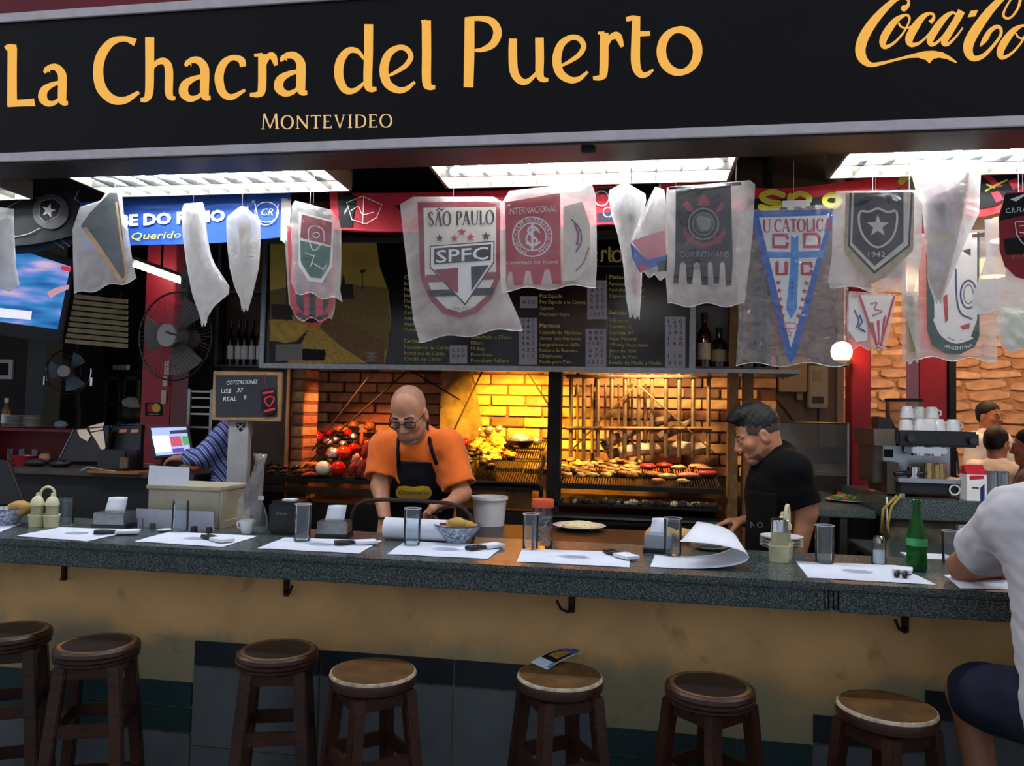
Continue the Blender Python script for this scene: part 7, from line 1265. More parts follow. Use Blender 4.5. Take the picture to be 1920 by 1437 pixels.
# ================================================================ people: one continuous surface each, grown from a distance field
from mathutils.bvhtree import BVHTree
A3 = lambda v: np.array(v, dtype=np.float32)
class SDF:
    def __init__(s): s.p = []
    def cone(s, a, b, ra, rb, k=.03, flat=None, op='u'):
        a, b = A3(a), A3(b); s.p.append((op, k, 'c', (a, b, ra, rb, flat), (a+b)/2, float(np.linalg.norm(b-a))/2+max(ra, rb))); return s
    def ell(s, c, r, M=None, k=.02, op='u'):
        s.p.append((op, k, 'e', (A3(c), A3(r), None if M is None else A3(M)), A3(c), max(r))); return s
    def plane(s, p, n, k=.006):
        n = A3(n); n = n/np.linalg.norm(n); s.p.append(('i', k, 'p', (A3(p), n), None, 0)); return s
    def wrinkle(s, amp, fr, seed=0.): s.p.append(('w', 0, 'w', (amp, fr, seed), None, 0)); return s
    def ev(s, P):
        d = np.full(len(P), 1., np.float32)
        for op, k, kind, a, c, r in s.p:
            if kind == 'p':
                e = (P-a[0])@a[1]; h = np.clip(.5-.5*(e-d)/k, 0, 1); d = e+(d-e)*h+k*h*(1-h) if False else np.maximum(d, e); continue
            if kind == 'w':
                amp, fr, sd = a; q = P*fr+sd; d = d+amp*(np.sin(q[:, 0]*1.3+np.sin(q[:, 2]*1.7))*np.sin(q[:, 2]+1.9*np.sin(q[:, 1]))); continue
            m = np.nonzero(((P-c)**2).sum(1) < (r+.14)**2)[0]
            if not len(m): continue
            q = P[m]
            if kind == 'c':
                A, B, ra, rb, fl = a
                if fl is not None:
                    n = A3(fl[0]); n = n/np.linalg.norm(n); q = q+((q-A)@n)[:, None]*n*(1/fl[1]-1)
                    B = B+n*float((B-A)@n)*(1/fl[1]-1)
                ab = B-A; L = float(ab@ab) or 1e-9; t = np.clip(((q-A)@ab)/L, 0, 1); e = np.sqrt(((q-A-t[:, None]*ab)**2).sum(1))-(ra+(rb-ra)*t)
            else:
                C, rr, M = a; q = q-C
                if M is not None: q = q@M
                k0 = np.sqrt(((q/rr)**2).sum(1)); k1 = np.sqrt(((q/(rr*rr))**2).sum(1))+1e-9; e = k0*(k0-1)/k1
            o = d[m]
            if op == 'u': h = np.clip(.5+.5*(o-e)/k, 0, 1); d[m] = o+(e-o)*h-k*h*(1-h)
            else: h = np.clip(.5-.5*(o+e)/k, 0, 1); d[m] = o+(-e-o)*h+k*h*(1-h)
        return d
    def mesh(s, name, m, vox=.006):
        lo = np.min([c-r for *_, c, r in s.p if c is not None], 0)-.03; hi = np.max([c+r for *_, c, r in s.p if c is not None], 0)+.03
        B = 6; nb = np.ceil((hi-lo)/(vox*B)).astype(int)+1; n = nb*B+1
        ci = np.stack(np.meshgrid(*[np.arange(k) for k in nb], indexing='ij'), -1).reshape(-1, 3); cc = (lo+(ci+.5)*vox*B).astype(np.float32)
        act = np.zeros(nb, bool); dc = s.ev(cc); act[tuple(ci[np.abs(dc) < vox*B*1.35].T)] = True
        D = np.ones(n, np.float32)
        inside = ci[dc < 0]
        for a, b, c in inside: D[a*B:a*B+B+1, b*B:b*B+B+1, c*B:c*B+B+1] = -1
        mask = np.zeros(n, bool)
        for a, b, c in np.argwhere(act): mask[a*B:a*B+B+1, b*B:b*B+B+1, c*B:c*B+B+1] = True
        idx = np.argwhere(mask); D[mask] = s.ev((lo+idx*vox).astype(np.float32))
        S = D < 0
        cs = np.zeros([k-1 for k in n], np.int8)
        for dx in (0, 1):
            for dy in (0, 1):
                for dz in (0, 1): cs += S[dx:n[0]-1+dx, dy:n[1]-1+dy, dz:n[2]-1+dz]
        cell = np.argwhere((cs > 0) & (cs < 8)); vid = np.full(cs.shape, -1, np.int64); vid[tuple(cell.T)] = np.arange(len(cell))
        acc = np.zeros((len(cell), 3)); cnt = np.zeros(len(cell)); cor = [(x, y, z) for x in (0, 1) for y in (0, 1) for z in (0, 1)]
        val = {c: D[cell[:, 0]+c[0], cell[:, 1]+c[1], cell[:, 2]+c[2]] for c in cor}
        for c in cor:
            for ax in range(3):
                if c[ax]: continue
                e = list(c); e[ax] = 1; a_, b_ = val[c], val[tuple(e)]; x = np.nonzero((a_ < 0) != (b_ < 0))[0]; t = a_[x]/(a_[x]-b_[x]); pt = np.tile(np.array(c, float), (len(x), 1)); pt[:, ax] = t; acc[x] += pt; cnt[x] += 1
        V = lo+(cell+acc/cnt[:, None])*vox
        F = []
        for ax in range(3):
            u, v = (ax+1) % 3, (ax+2) % 3; sl0 = [slice(None)]*3; sl1 = [slice(None)]*3; sl0[ax] = slice(0, n[ax]-1); sl1[ax] = slice(1, n[ax])
            a_, b_ = S[tuple(sl0)], S[tuple(sl1)]
            for flip, mk in ((0, a_ & ~b_), (1, ~a_ & b_)):
                e = np.argwhere(mk); e = e[(e[:, u] > 0) & (e[:, v] > 0)]
                q = []
                for du, dv in ((1, 1), (0, 1), (0, 0), (1, 0)):
                    k = e.copy(); k[:, u] -= du; k[:, v] -= dv; k = np.minimum(k, np.array(cs.shape)-1); q.append(vid[tuple(k.T)])
                q = np.stack(q, 1); q = q[(q >= 0).all(1)]; F.append(q[:, ::-1] if flip else q)
        F = np.concatenate(F); me = bpy.data.meshes.new(name)
        me.vertices.add(len(V)); me.vertices.foreach_set('co', V.astype(np.float32).ravel()); me.loops.add(F.size); me.loops.foreach_set('vertex_index', F.ravel().astype(np.int32)); me.polygons.add(len(F)); me.polygons.foreach_set('loop_start', np.arange(0, F.size, 4, dtype=np.int32)); me.update(calc_edges=True); me.validate()
        me.materials.append(m); me.shade_smooth(); return me
def N_(v): v = A3(v); return v/np.linalg.norm(v)
def rot(v, ax, a):
    ax = N_(ax); v = A3(v); return v*math.cos(a)+np.cross(ax, v)*math.sin(a)+ax*float(ax@v)*(1-math.cos(a))
def hand(S, wr, f, n, th, curl=.5, k=.008, spread=.0):
    """wrist, finger direction, palm normal, thumb side"""
    wr, f, n, th = A3(wr), N_(f), N_(n), N_(th)
    for i, (o, l, cm) in enumerate(((.028, .95, .85), (.0095, 1.06, .95), (-.0095, 1., 1.05), (-.027, .8, 1.15))):
        kn = wr+f*(.086-.004*abs(i-1))+th*o; S.cone(wr+th*o*.55+f*.012, kn, .0145, .0115, .014)
        d = rot(f, th, 0); p = kn; ax = np.cross(f, n); d = f+th*spread*(1.5-i)*.2
        for L, r0, r1 in ((.042*l, .0098, .0088), (.027*l, .0088, .0078), (.021*l, .0078, .0064)):
            d = rot(d, ax, curl*cm); q = p+N_(d)*L; S.cone(p, q, r0, r1, k); p = q
    p = wr+th*.02+f*.015; d = N_(f*.55+th*.75+n*.35); ax = np.cross(d, N_(n*.6-th*.4))
    for L, r0, r1 in ((.042, .0155, .0125), (.034, .012, .0105), (.026, .0105, .0075)):
        q = p+N_(d)*L; S.cone(p, q, r0, r1, .012); p = q; d = rot(d, ax, curl*.55)
def head(S, c, M, k=1., neck=None, jaw=1.):
    """M columns: right, forward, up. adds skull, face, ears, neck"""
    c = A3(c); M = A3(M); L = lambda x, y, z: c+M@(A3((x, y, z))*k)
    S.ell(L(0, -.014, .035), A3((.076, .097, .086))*k, M, .02); S.ell(L(0, .022, -.035), A3((.06, .072, .085))*k, M, .03)
    S.ell(L(0, .07, -.1), A3((.026*jaw, .022, .02))*k, M, .025)
    for s in (-1, 1):
        S.cone(L(s*.054, .005, -.06), L(s*.02, .07, -.098), .017*k, .015*k, .025); S.ell(L(s*.043, .062, -.025), A3((.022, .022, .02))*k, M, .025)
        S.ell(L(s*.077, -.012, -.012), A3((.011, .021, .033))*k, M, .006); S.ell(L(s*.085, -.008, -.008), A3((.005, .011, .018))*k, M, .004, 's')
        S.ell(L(s*.03, .102, .0), A3((.019, .017, .013))*k, M, .012, 's'); S.ell(L(s*.031, .08, -.001), A3((.0155, .0135, .0125))*k, M, .003)
        S.cone(L(s*.05, .076, .02), L(s*.014, .09, .016), .007*k, .008*k, .012); S.ell(L(s*.0125, .1, -.038), A3((.009, .01, .008))*k, M, .006)
    S.cone(L(0, .092, .012), L(0, .112, -.03), .0085*k, .0125*k, .01); S.cone(L(-.02, .09, -.065), L(.02, .09, -.065), .006*k, .006*k, .008); S.cone(L(-.017, .089, -.076), L(.017, .089, -.076), .0065*k, .0065*k, .008); S.cone(L(-.024, .098, -.0705), L(.024, .098, -.0705), .0018*k, .0018*k, .004, op='s')
    if neck is not None: S.cone(L(0, -.03, -.05), neck, .056*k, .062*k, .04)
def eyes(par, c, M, k=1., down=.5):
    c = A3(c); M = A3(M)
    for s in (-1, 1):
        o = Vector(c+M@(A3((s*.031, .079, -.004))*k)); MB().ball(o, .0115*k, 12, 9).build('eye', mat('eye_white', '#d8d2c8', .2), par, smooth=True); d = Vector(M@N_((0, 1, -down))); MB().ball(o+d*.0085*k, .0055*k, 10, 7).build('iris', mat('eye_dark', '#1c120c', .15), par, smooth=True)
def brows(par, c, M, m, k=1.):
    c = A3(c); M = A3(M); L = lambda x, y, z: Vector(c+M@(A3((x, y, z))*k))
    for s in (-1, 1): MB().tube([L(s*.05, .078, .023), L(s*.034, .088, .028), L(s*.014, .093, .023)], [.003*k, .0045*k, .004*k], 6).build('eyebrow', m, par, smooth=True)
def hframe(F, pitch, yaw=0., roll=0.):
    F = rot(N_(F), (0, 0, 1), yaw); Rr = np.cross(F, A3((0, 0, 1))); Rr = N_(Rr); U = A3((0, 0, 1)); F2 = rot(F, Rr, -pitch); U2 = rot(U, Rr, -pitch); Rr = rot(Rr, F2, roll); U2 = rot(U2, F2, roll); return np.stack([Rr, F2, U2], 1)
def arm(S, sh, el, wr, k=1.): S.cone(sh, el, .05*k, .041*k, .03); S.cone(el, wr, .041*k, .027*k, .02)
def leg(S, hp, kn, an, toe=None, k=1.):
    S.cone(hp, kn, .083*k, .056*k, .04); S.cone(kn, an, .054*k, .036*k, .03)
    if toe is not None: S.cone(A3(an)-A3((0, 0, .03)), toe, .036*k, .03*k, .03)
def torso(S, pel, wai, che, shL, shR, F, g=0., k=1.):
    F = N_(F); S.cone(pel, wai, .162*k+g, .15*k+g, .05, (F, .7)); S.cone(wai, che, .15*k+g, .165*k+g, .05, (F, .7)); S.cone(shL, shR, .062*k+g, .062*k+g, .06); c = A3(che); S.cone(c, (A3(shL)+A3(shR))/2, .14*k+g, .1*k+g, .06, (F, .72))
def cast(me):
    t = BVHTree.FromPolygons([v.co for v in me.vertices], [p.vertices for p in me.polygons])
    def hit(px, py, off=.004):
        d = Vector(ray(px, py)).normalized(); h = t.ray_cast(Vector(CAM), d); return (h[0]+(h[1] if h[1].dot(d) < 0 else -h[1])*off) if h[0] is not None else None
    return hit
def person(label): return None
SK1 = mat('skin_warm', '#b9805f', .5, nscale=30, namt=.12, bump=.05); SK2 = mat('skin_tan', '#b07655', .5, nscale=30, namt=.12, bump=.05); SK3 = mat('skin_olive', '#9c6a4a', .5, nscale=30, namt=.12)
def px3(px, py, Y): return A3(at(px, py, Y))

# ---------------------------------------------------------------- cook in the orange shirt
F = (0, -1, 0); hc = px3(766, 776, .66); HM = hframe((.03, -1, 0), .52, -.06, .05)
shR, shL = px3(722, 842, .86), px3(838, 838, .86)           # picture-left is his right side
che = (shL+shR)/2+A3((0, .05, -.1)); wai = che+A3((0, .1, -.26)); pel = wai+A3((0, .03, -.17))
elR, wrR = px3(712, 912, .80), px3(722, 975, .68); elL, wrL = px3(866, 925, .8), px3(846, 942, .64)
S = SDF(); torso(S, pel, wai, che, shL, shR, F, -.012); nb_ = (shL+shR)/2+A3((0, -.02, .03)); head(S, hc, HM, 1.0, nb_)
arm(S, shR, elR, wrR); arm(S, shL, elL, wrL); hand(S, wrR, (.1, -.4, -.85), (.3, -.8, .3), (1, 0, .1), .35); hand(S, wrL, (-.75, -.5, -.25), (-.2, .2, -1), (-.2, -.9, .3), .75)
leg(S, pel+A3((-.09, 0, -.03)), (pel[0]-.1, pel[1]-.02, .5), (pel[0]-.1, pel[1]+.02, .09), (pel[0]-.11, pel[1]-.12, .035)); leg(S, pel+A3((.09, 0, -.03)), (pel[0]+.1, pel[1]-.02, .5), (pel[0]+.1, pel[1]+.02, .09), (pel[0]+.11, pel[1]-.12, .035))
man1 = link('person', S.mesh('person', SK1, .0055), None, 'person with shaved head, glasses, orange shirt and navy apron, working', 'person')
c_ = SDF(); torso(c_, pel+A3((0, 0, .05)), wai, che, shL, shR, F, .012)
for s_, e_ in ((shR, elR), (shL, elL)): c_.cone(s_, s_+(e_-s_)*1.0, .072, .082, .05)
c_.cone(nb_+A3((0, .02, -.02)), nb_+A3((0, .01, .02)), .085, .075, .04); c_.ell(nb_+A3((0, -.03, .085)), (.075, .075, .075), None, .02, 's'); c_.wrinkle(.005, 26, 2.)
for s_, e_ in ((shR, elR), (shL, elL)): c_.cone(s_+(e_-s_)*1.14, s_+(e_-s_)*1.9, .1, .12, .01, op='s')
shirt = link('t_shirt', c_.mesh('t_shirt', mat('orange_cotton', '#e8690c', .8, nscale=12, namt=.12, sheen=.2), .007), man1); hit = cast(shirt.data)
ap = SDF(); torso(ap, pel-A3((0, 0, .12)), wai, che, shL, shR, F, .022); ap.wrinkle(.003, 26, 2.); ap.plane(wai+A3((0, -.05, 0)), (0, 1, .1)); zt_ = at(780, 868, .7).z; ap.plane((0, 0, zt_), (0, 0, 1)); mx_ = (shL[0]+shR[0])/2
a_, b_ = at(738, 870, .72).x, at(826, 870, .72).x; a2_, b2_ = at(706, 960, .72).x, at(856, 960, .72).x; zz_ = at(780, 960, .72).z
ap.plane((a_, 0, zt_), (-(zt_-zz_), 0, (a_-a2_))) ; ap.plane((b_, 0, zt_), ((zt_-zz_), 0, (b2_-b_)))
apron = link('apron', ap.mesh('apron', mat('navy_apron', '#0c0d18', .8, nscale=20, spec=.25), .006), man1); hit2 = cast(apron.data)
for pts in (((748, 874), (747, 850), (748, 826), (752, 806), (757, 796)), ((820, 872), (812, 850), (806, 826), (802, 806), (800, 794))):
    P = [hit(*p, .004) or hit(p[0], p[1]+6, .004) for p in pts]; P = [p for p in P if p]
    if len(P) > 1: MB().tube(P, .009, 6).build('apron_strap', MATS['navy_apron'], man1, smooth=True)
def onmesh(name, m, poly, hitf, par, off=.004):
    cx = sum(p[0] for p in poly)/len(poly); cy = sum(p[1] for p in poly)/len(poly); V_ = [hitf(cx, cy, off)]; ok = V_[0] is not None
    for q_ in (.5, 1.): V_ += [hitf(cx+(x-cx)*q_, cy+(y-cy)*q_, off) for x, y in poly]
    if any(v is None for v in V_): return
    n = len(poly); return MB().add(V_, [(0, 1+i, 1+(i+1) % n) for i in range(n)]+[(1+i, 1+n+i, 1+n+(i+1) % n, 1+(i+1) % n) for i in range(n)]).build(name, m, par, smooth=True)
badge = onmesh('badge', mat('badge_yellow', '#d8b02a', .6), [(743, 920), (748, 912), (760, 911), (776, 913), (792, 911), (804, 912), (809, 920), (809, 928), (803, 935), (790, 936), (776, 933), (760, 936), (748, 934), (743, 928)], hit2, apron)
if badge:
    pb_ = hit2(776, 924, .006); tex('Ottonello', 776, 928, 8, PL(pb_+Vector((0, -.004, 0))), mat('badge_ink', '#3a2a10', .7), 'lettering', apron, anchor='c', off=.002, w=58, bold=.01)
hr = SDF(); HMc = HM; hr.ell(hc+HM@A3((0, -.02, .037)), (.0775, .0945, .0868), HM, .01); hr.plane(hc+HM@A3((0, .02, .03)), HM@A3((0, 1, -.35))); hr.plane(hc+HM@A3((0, 0, -.02)), HM@A3((0, .15, -1)))
link('cropped_hair', hr.mesh('cropped_hair', mat('shaved_scalp', '#a0745c', .6, nscale=60, namt=.15), .0055), man1)
eyes(man1, hc, HM, 1., .9); brows(man1, hc, HM, mat('brow_dark', '#2a1a12', .8), 1.)
Lh = lambda x, y, z: Vector(hc+HM@A3((x, y, z)))
for s in (-1, 1):
    MB().tube([Lh(s*(.036+.025*math.cos(a)), .103-.006*abs(math.cos(a)), -.002+.015*math.copysign(abs(math.sin(a))**.6, math.sin(a))) for a in [2*math.pi*i/16 for i in range(16)]], .003, 6, closed=True).build('spectacle_rim', M_blkp, man1, smooth=True); MB().tube([Lh(s*.058, .097, .004), Lh(s*.074, .05, .004), Lh(s*.08, -.01, .0)], .002, 6).build('spectacle_arm', M_blkp, man1)
MB().tube([Lh(-.014, .104, .002), Lh(0, .108, .006), Lh(.014, .104, .002)], .002, 6).build('spectacle_bridge', M_blkp, man1)
bd = SDF(); bd.ell(hc+HM@A3((0, .05, -.085)), (.05, .049, .036), HM, .01); bd.ell(hc+HM@A3((0, .05, -.05)), (.05, .09, .028), HM, .015, 's'); link('stubble', bd.mesh('stubble', mat('stubble', '#7d5a48', .8, nscale=80, namt=.2), .0055), man1)
wz = Vector(wrR); MB().tube([wz+Vector((.031*math.cos(a), .031*math.sin(a), .012)) for a in [2*math.pi*i/18 for i in range(18)]], .005, 6, closed=True).build('bracelet', M_blkp, man1)
pp = Vector(wrL)+Vector((-.08, -.05, -.055)); kn = thing('kitchen_knife', pp, 'dark-handled knife held by the cook in orange', 'knife'); MB().tube([pp+Vector((.05, 0, .02)), pp+Vector((-.04, -.01, -.005))], .009, 8).build('handle', M_blkp, kn, smooth=True); MB().prism([pp+Vector((-.04, -.01, .005)), pp+Vector((-.17, -.03, -.03)), pp+Vector((-.16, -.03, -.045)), pp+Vector((-.04, -.01, -.025))], (0, .002, 0)).build('blade', M_inox, kn)
tr = SDF(); 
for s in (-1, 1): tr.cone(pel+A3((s*.09, 0, 0)), (pel[0]+s*.1, pel[1], .1), .1, .065, .04)
link('trousers', tr.mesh('trousers', mat('dark_trousers', '#1a1b22', .8), .012), man1)

# ---------------------------------------------------------------- cook in black, in profile
F = (-1, -.06, 0); hc = px3(1420, 815, .86); HM = hframe(F, .42, 0, 0.)
nb_ = px3(1452, 866, .88); shL, shR = px3(1484, 882, .74), px3(1462, 880, 1.05); shR = A3((shL[0]-.03, 1.06, shL[2]))
che = (shL+shR)/2+A3((-.02, 0, -.1)); wai = che+A3((0, 0, -.24)); pel = wai+A3((.02, 0, -.18))
elL, wrL = px3(1512, 962, .74), px3(1497, 1046, .72); elR, wrR = px3(1440, 985, 1.1), px3(1396, 978, .98)
S = SDF(); torso(S, pel, wai, che, shL, shR, F, -.01); head(S, hc, HM, .98, nb_); arm(S, shL, elL, wrL, 1.08); arm(S, shR, elR, wrR); hand(S, wrL, (-.1, 0, -1), (-.3, 1, 0), (-1, -.1, 0), .4); hand(S, wrR, (-1, -.3, .0), (0, .3, -1), (-.1, -1, 0), .45)
for s in (-1, 1): leg(S, pel+A3((0, s*.09, -.03)), (pel[0]-.01, pel[1]+s*.1, .5), (pel[0]+.02, pel[1]+s*.1, .09), (pel[0]-.12, pel[1]+s*.11, .035))
man2 = link('person', S.mesh('person', SK2, .0055), None, 'person with short black hair in a black polo shirt, seen from the side', 'person')
c_ = SDF(); torso(c_, pel-A3((0, 0, .02)), wai, che, shL, shR, F, .014)
for s_, e_ in ((shL, elL), (shR, elR)): c_.cone(s_, e_, .074, .074, .05)
c_.cone(nb_+A3((.01, 0, -.04)), nb_+A3((.0, 0, .018)), .082, .07, .04); c_.ell(nb_+A3((-.03, 0, .08)), (.06, .06, .06), None, .02, 's'); c_.wrinkle(.004, 24, 5.)
for s_, e_ in ((shL, elL), (shR, elR)): c_.cone(s_+(e_-s_)*1.15, s_+(e_-s_)*1.9, .09, .1, .01, op='s')
M_bk = mat('black_polo', '#070708', .9, nscale=20, namt=.2, spec=.2); sh2 = link('polo_shirt', c_.mesh('polo_shirt', M_bk, .007), man2); hit = cast(sh2.data)
ap = SDF(); torso(ap, pel-A3((0, 0, .2)), wai, che, shL, shR, F, .022); ap.plane(wai+A3((-.02, 0, 0)), (1, .0, 0)); ap.plane(che-A3((0, 0, .0)), (0, 0, 1)); apn = link('apron', ap.mesh('apron', mat('black_apron', '#0b0b0c', .85, nscale=20, spec=.2), .008), man2); hit2 = cast(apn.data)
for px, ch in ((1412, 'N'), (1424, 'O')):
    p = hit2(px, 985, .014) or hit(px, 985, .014)
    if p: tex(ch, px-5, 990, 11, PL(p, .1), M_gry, 'lettering', sh2, off=.008)
M_hair = mat('black_hair', '#080707', .65, nscale=60, namt=.3)
hr = SDF(); Lc = lambda x, y, z: hc+HM@(A3((x, y, z))); hr.ell(Lc(0, -.02, .044), (.0785, .096, .0875), HM, .01); hr.ell(Lc(0, .005, .12), (.048, .07, .02), HM, .04); hr.cone(Lc(0, .045, .116), Lc(.004, .094, .112), .026, .008, .03); hr.cone(Lc(-.03, .04, .108), Lc(-.025, .078, .1), .024, .009, .03); hr.cone(Lc(.03, .04, .108), Lc(.025, .078, .1), .024, .009, .03); hr.wrinkle(.0022, 150, 2.)
hr.plane(Lc(0, .1, .066), HM@A3((0, .36, -1))); link('hair', hr.mesh('hair', M_hair, .005), man2)
fade = SDF(); fade.ell(Lc(0, -.0145, .033), (.0772, .0985, .0872), HM, .01); fade.plane(Lc(0, .03, -.012), HM@A3((0, .45, -1))); fade.plane(Lc(0, .052, 0), HM@A3((0, 1, .1)))
link('faded_sides', fade.mesh('faded_sides', mat('hair_fade', '#4a3830', .8, nscale=80, namt=.3), .005), man2)
bd = SDF(); bd.ell(Lc(0, .03, -.062), (.0605, .068, .062), HM, .01); bd.ell(Lc(0, .075, -.03), (.09, .075, .046), HM, .015, 's'); bd.ell(Lc(0, -.03, -.03), (.1, .05, .09), HM, .015, 's'); link('beard', bd.mesh('beard', mat('beard_dark', '#6a4a3a', .85, nscale=80, namt=.3), .0055), man2)
eyes(man2, hc, HM, .98, .9); brows(man2, hc, HM, M_hair, .98)
col_ = SDF(); col_.cone(nb_+A3((-.0, 0, -.02)), nb_+A3((-.02, 0, .03)), .078, .073, .01); col_.cone(nb_+A3((0, 0, -.1)), nb_+A3((-.03, 0, .1)), .068, .062, .01, op='s'); link('collar', col_.mesh('collar', M_bk, .0055), man2)
tr = SDF()
for s in (-1, 1): tr.cone(pel+A3((0, s*.09, 0)), (pel[0]+.01, pel[1]+s*.1, .1), .1, .065, .04)
link('trousers', tr.mesh('trousers', MATS['dark_trousers'], .012), man2)

# ---------------------------------------------------------------- person in the striped shirt behind the chalkboard
F = (-.93, -.37, 0); hc = px3(442, 752, 1.3); HM = hframe(F, .4); nb_ = px3(446, 798, 1.34); shL = px3(424, 818, 1.2); shR = shL+A3((-.13, .3, 0)); che = (shL+shR)/2+A3((.01, 0, -.11)); wai = che+A3((.01, 0, -.24)); pel = wai+A3((.01, 0, -.17))
elL, wrL = px3(386, 855, 1.2), px3(344, 858, 1.27); elR, wrR = shR+A3((-.05, .02, -.28)), shR+A3((-.25, -.02, -.3))
S = SDF(); torso(S, pel, wai, che, shL, shR, F, -.01, .86); head(S, hc, HM, .98, nb_); arm(S, shL, elL, wrL); arm(S, shR, elR, wrR); hand(S, wrL, (-1, .25, -.1), (.1, .3, -1), (0, 1, .2), .3); hand(S, wrR, (-1, 0, -.2), (0, 0, -1), (0, -1, 0), .4)
for s in (-1, 1): leg(S, pel+A3((0, s*.09, -.03)), (pel[0], pel[1]+s*.1, .5), (pel[0], pel[1]+s*.1, .09), (pel[0]-.12, pel[1]+s*.11, .035))
man3 = link('person', S.mesh('person', SK2, .009), None, 'person in a blue striped shirt reaching to the till screen, head behind the chalkboard', 'person')
def stripes():
    m = mat('striped_shirt', '#4a5c9a', .75); nt = m.node_tree; b = nt.nodes['Principled BSDF']; N = nt.nodes.new; L = nt.links.new; tc = [n for n in nt.nodes if n.type == 'TEX_COORD'][0]
    wv = N('ShaderNodeTexWave'); wv.bands_direction = 'DIAGONAL'; wv.inputs['Scale'].default_value = 13.; wv.inputs['Distortion'].default_value = 1.2; wv.inputs['Detail'].default_value = 1.; wv.inputs['Detail Scale'].default_value = 1.; L(tc.outputs['Object'], wv.inputs['Vector'])
    cr = N('ShaderNodeValToRGB'); cr.color_ramp.interpolation = 'CONSTANT'; cr.color_ramp.elements[0].color = srgb('#2c3f86'); cr.color_ramp.elements[1].position = .5; cr.color_ramp.elements[1].color = srgb('#c2c6d2'); x = cr.color_ramp.elements.new(.8); x.color = srgb('#5a6a9c'); L(wv.outputs['Fac'], cr.inputs[0]); L(cr.outputs[0], b.inputs['Base Color']); return m
c_ = SDF(); torso(c_, pel, wai, che, shL, shR, F, .008, .86)
for s_, e_, w_ in ((shL, elL, wrL), (shR, elR, wrR)): c_.cone(s_, e_, .068, .06, .05); c_.cone(e_, e_+(w_-e_)*.75, .06, .045, .03)
c_.cone(nb_-A3((0, 0, .04)), nb_+A3((0, 0, .03)), .085, .07, .04); c_.wrinkle(.005, 24, 1.); link('shirt', c_.mesh('shirt', stripes(), .008), man3)
hr = SDF(); hr.ell(hc+HM@A3((0, -.025, .045)), (.08, .1, .088), HM, .01); hr.ell(hc+HM@A3((0, .07, -.03)), (.09, .09, .09), HM, .01, 's'); link('hair', hr.mesh('hair', M_hair, .009), man3); eyes(man3, hc, HM, .98, .5)
tr = SDF()
for s in (-1, 1): tr.cone(pel+A3((0, s*.09, 0)), (pel[0], pel[1]+s*.1, .1), .1, .065, .04)
link('trousers', tr.mesh('trousers', MATS['dark_trousers'], .012), man3)

# ---------------------------------------------------------------- seated guest at the right edge
ox, oy = 1.25, -.40; F = (-.12, 1, 0); pel = A3((ox, oy, .80)); wai = pel+A3((-.005, .05, .19)); che = wai+A3((-.01, .06, .25)); shL = A3((1.095, -.27, 1.295)); shR = A3((1.43, -.2, 1.305)); nb_ = A3((1.27, -.21, 1.38)); hc = A3((1.3, -.13, 1.555)); HM = hframe((-.05, 1, 0), .35, -.15)
el = A3(atz(1806, 1090, 1.05)); elL = A3((el[0]+.01, el[1]+.015, 1.095)); wrL = elL+A3((.22, .1, .0)); elR = A3((1.56, .0, 1.1)); wrR = A3((1.36, .12, 1.085))
knL = A3(at(1806, 1290, -.02)); knL[1] = -.06; anL = A3((knL[0]+.02, -.16, .34)); knR = A3((1.44, -.02, .74)); anR = A3((1.44, -.15, .33))
S = SDF(); torso(S, pel, wai, che, shL, shR, F, -.005, 1.06); head(S, hc, HM, 1., nb_); arm(S, shL, elL, wrL, 1.18); arm(S, shR, elR, wrR, 1.18); hand(S, wrL, (1, .3, 0), (.1, 0, -1), (.2, 1, .2), .35); hand(S, wrR, (-1, .2, 0), (0, 0, -1), (.2, 1, .2), .35)
for h_, k_, a_ in ((pel+A3((-.09, .03, -.02)), knL, anL), (pel+A3((.09, .03, -.02)), knR, anR)): leg(S, h_, k_, a_, a_+A3((-.02, .14, -.06)), 1.08)
man4 = link('person', S.mesh('person', SK3, .0065), None, 'seated person in white T-shirt and navy shorts, back turned, leaning on the bar', 'person')
c_ = SDF(); torso(c_, pel+A3((0, -.01, .0)), wai, che, shL, shR, F, .022, 1.06); c_.cone(pel+A3((0, 0, -.02)), pel+A3((0, 0, .1)), .19, .175, .05, (N_(F), .74))
for s_, e_ in ((shL, elL), (shR, elR)): c_.cone(s_, s_+(e_-s_)*.55, .078, .086, .05)
c_.cone(nb_-A3((0, .0, .04)), nb_+A3((0, 0, .01)), .085, .072, .04); c_.wrinkle(.006, 19, 3.); c_.wrinkle(.003, 47, 1.)
for s_, e_ in ((shL, elL), (shR, elR)): c_.plane(s_+(e_-s_)*.82, e_-s_) if False else c_.cone(s_+(e_-s_)*1.04, s_+(e_-s_)*1.9, .1, .1, .012, op='s')
link('t_shirt', c_.mesh('t_shirt', mat('white_cotton', '#d9d5d6', .85, nscale=10, namt=.06), .007), man4)
c_ = SDF(); c_.cone(pel+A3((0, 0, .03)), pel-A3((0, 0, .0)), .185, .18, .05, (N_(F), .76))
for h_, k_ in ((pel+A3((-.09, .03, -.02)), knL), (pel+A3((.09, .03, -.02)), knR)): c_.cone(h_, k_+(h_-k_)*.18, .108, .1, .05)
c_.wrinkle(.005, 20, 7.); link('shorts', c_.mesh('shorts', mat('navy_shorts', '#141d33', .8, nscale=14, namt=.15), .008), man4)
hr = SDF(); hr.ell(hc+HM@A3((0, -.025, .04)), (.082, .102, .09), HM, .01); hr.ell(hc+HM@A3((0, .075, -.03)), (.09, .085, .09), HM, .01, 's'); link('hair', hr.mesh('hair', M_hair, .008), man4); eyes(man4, hc, HM, 1., .4)
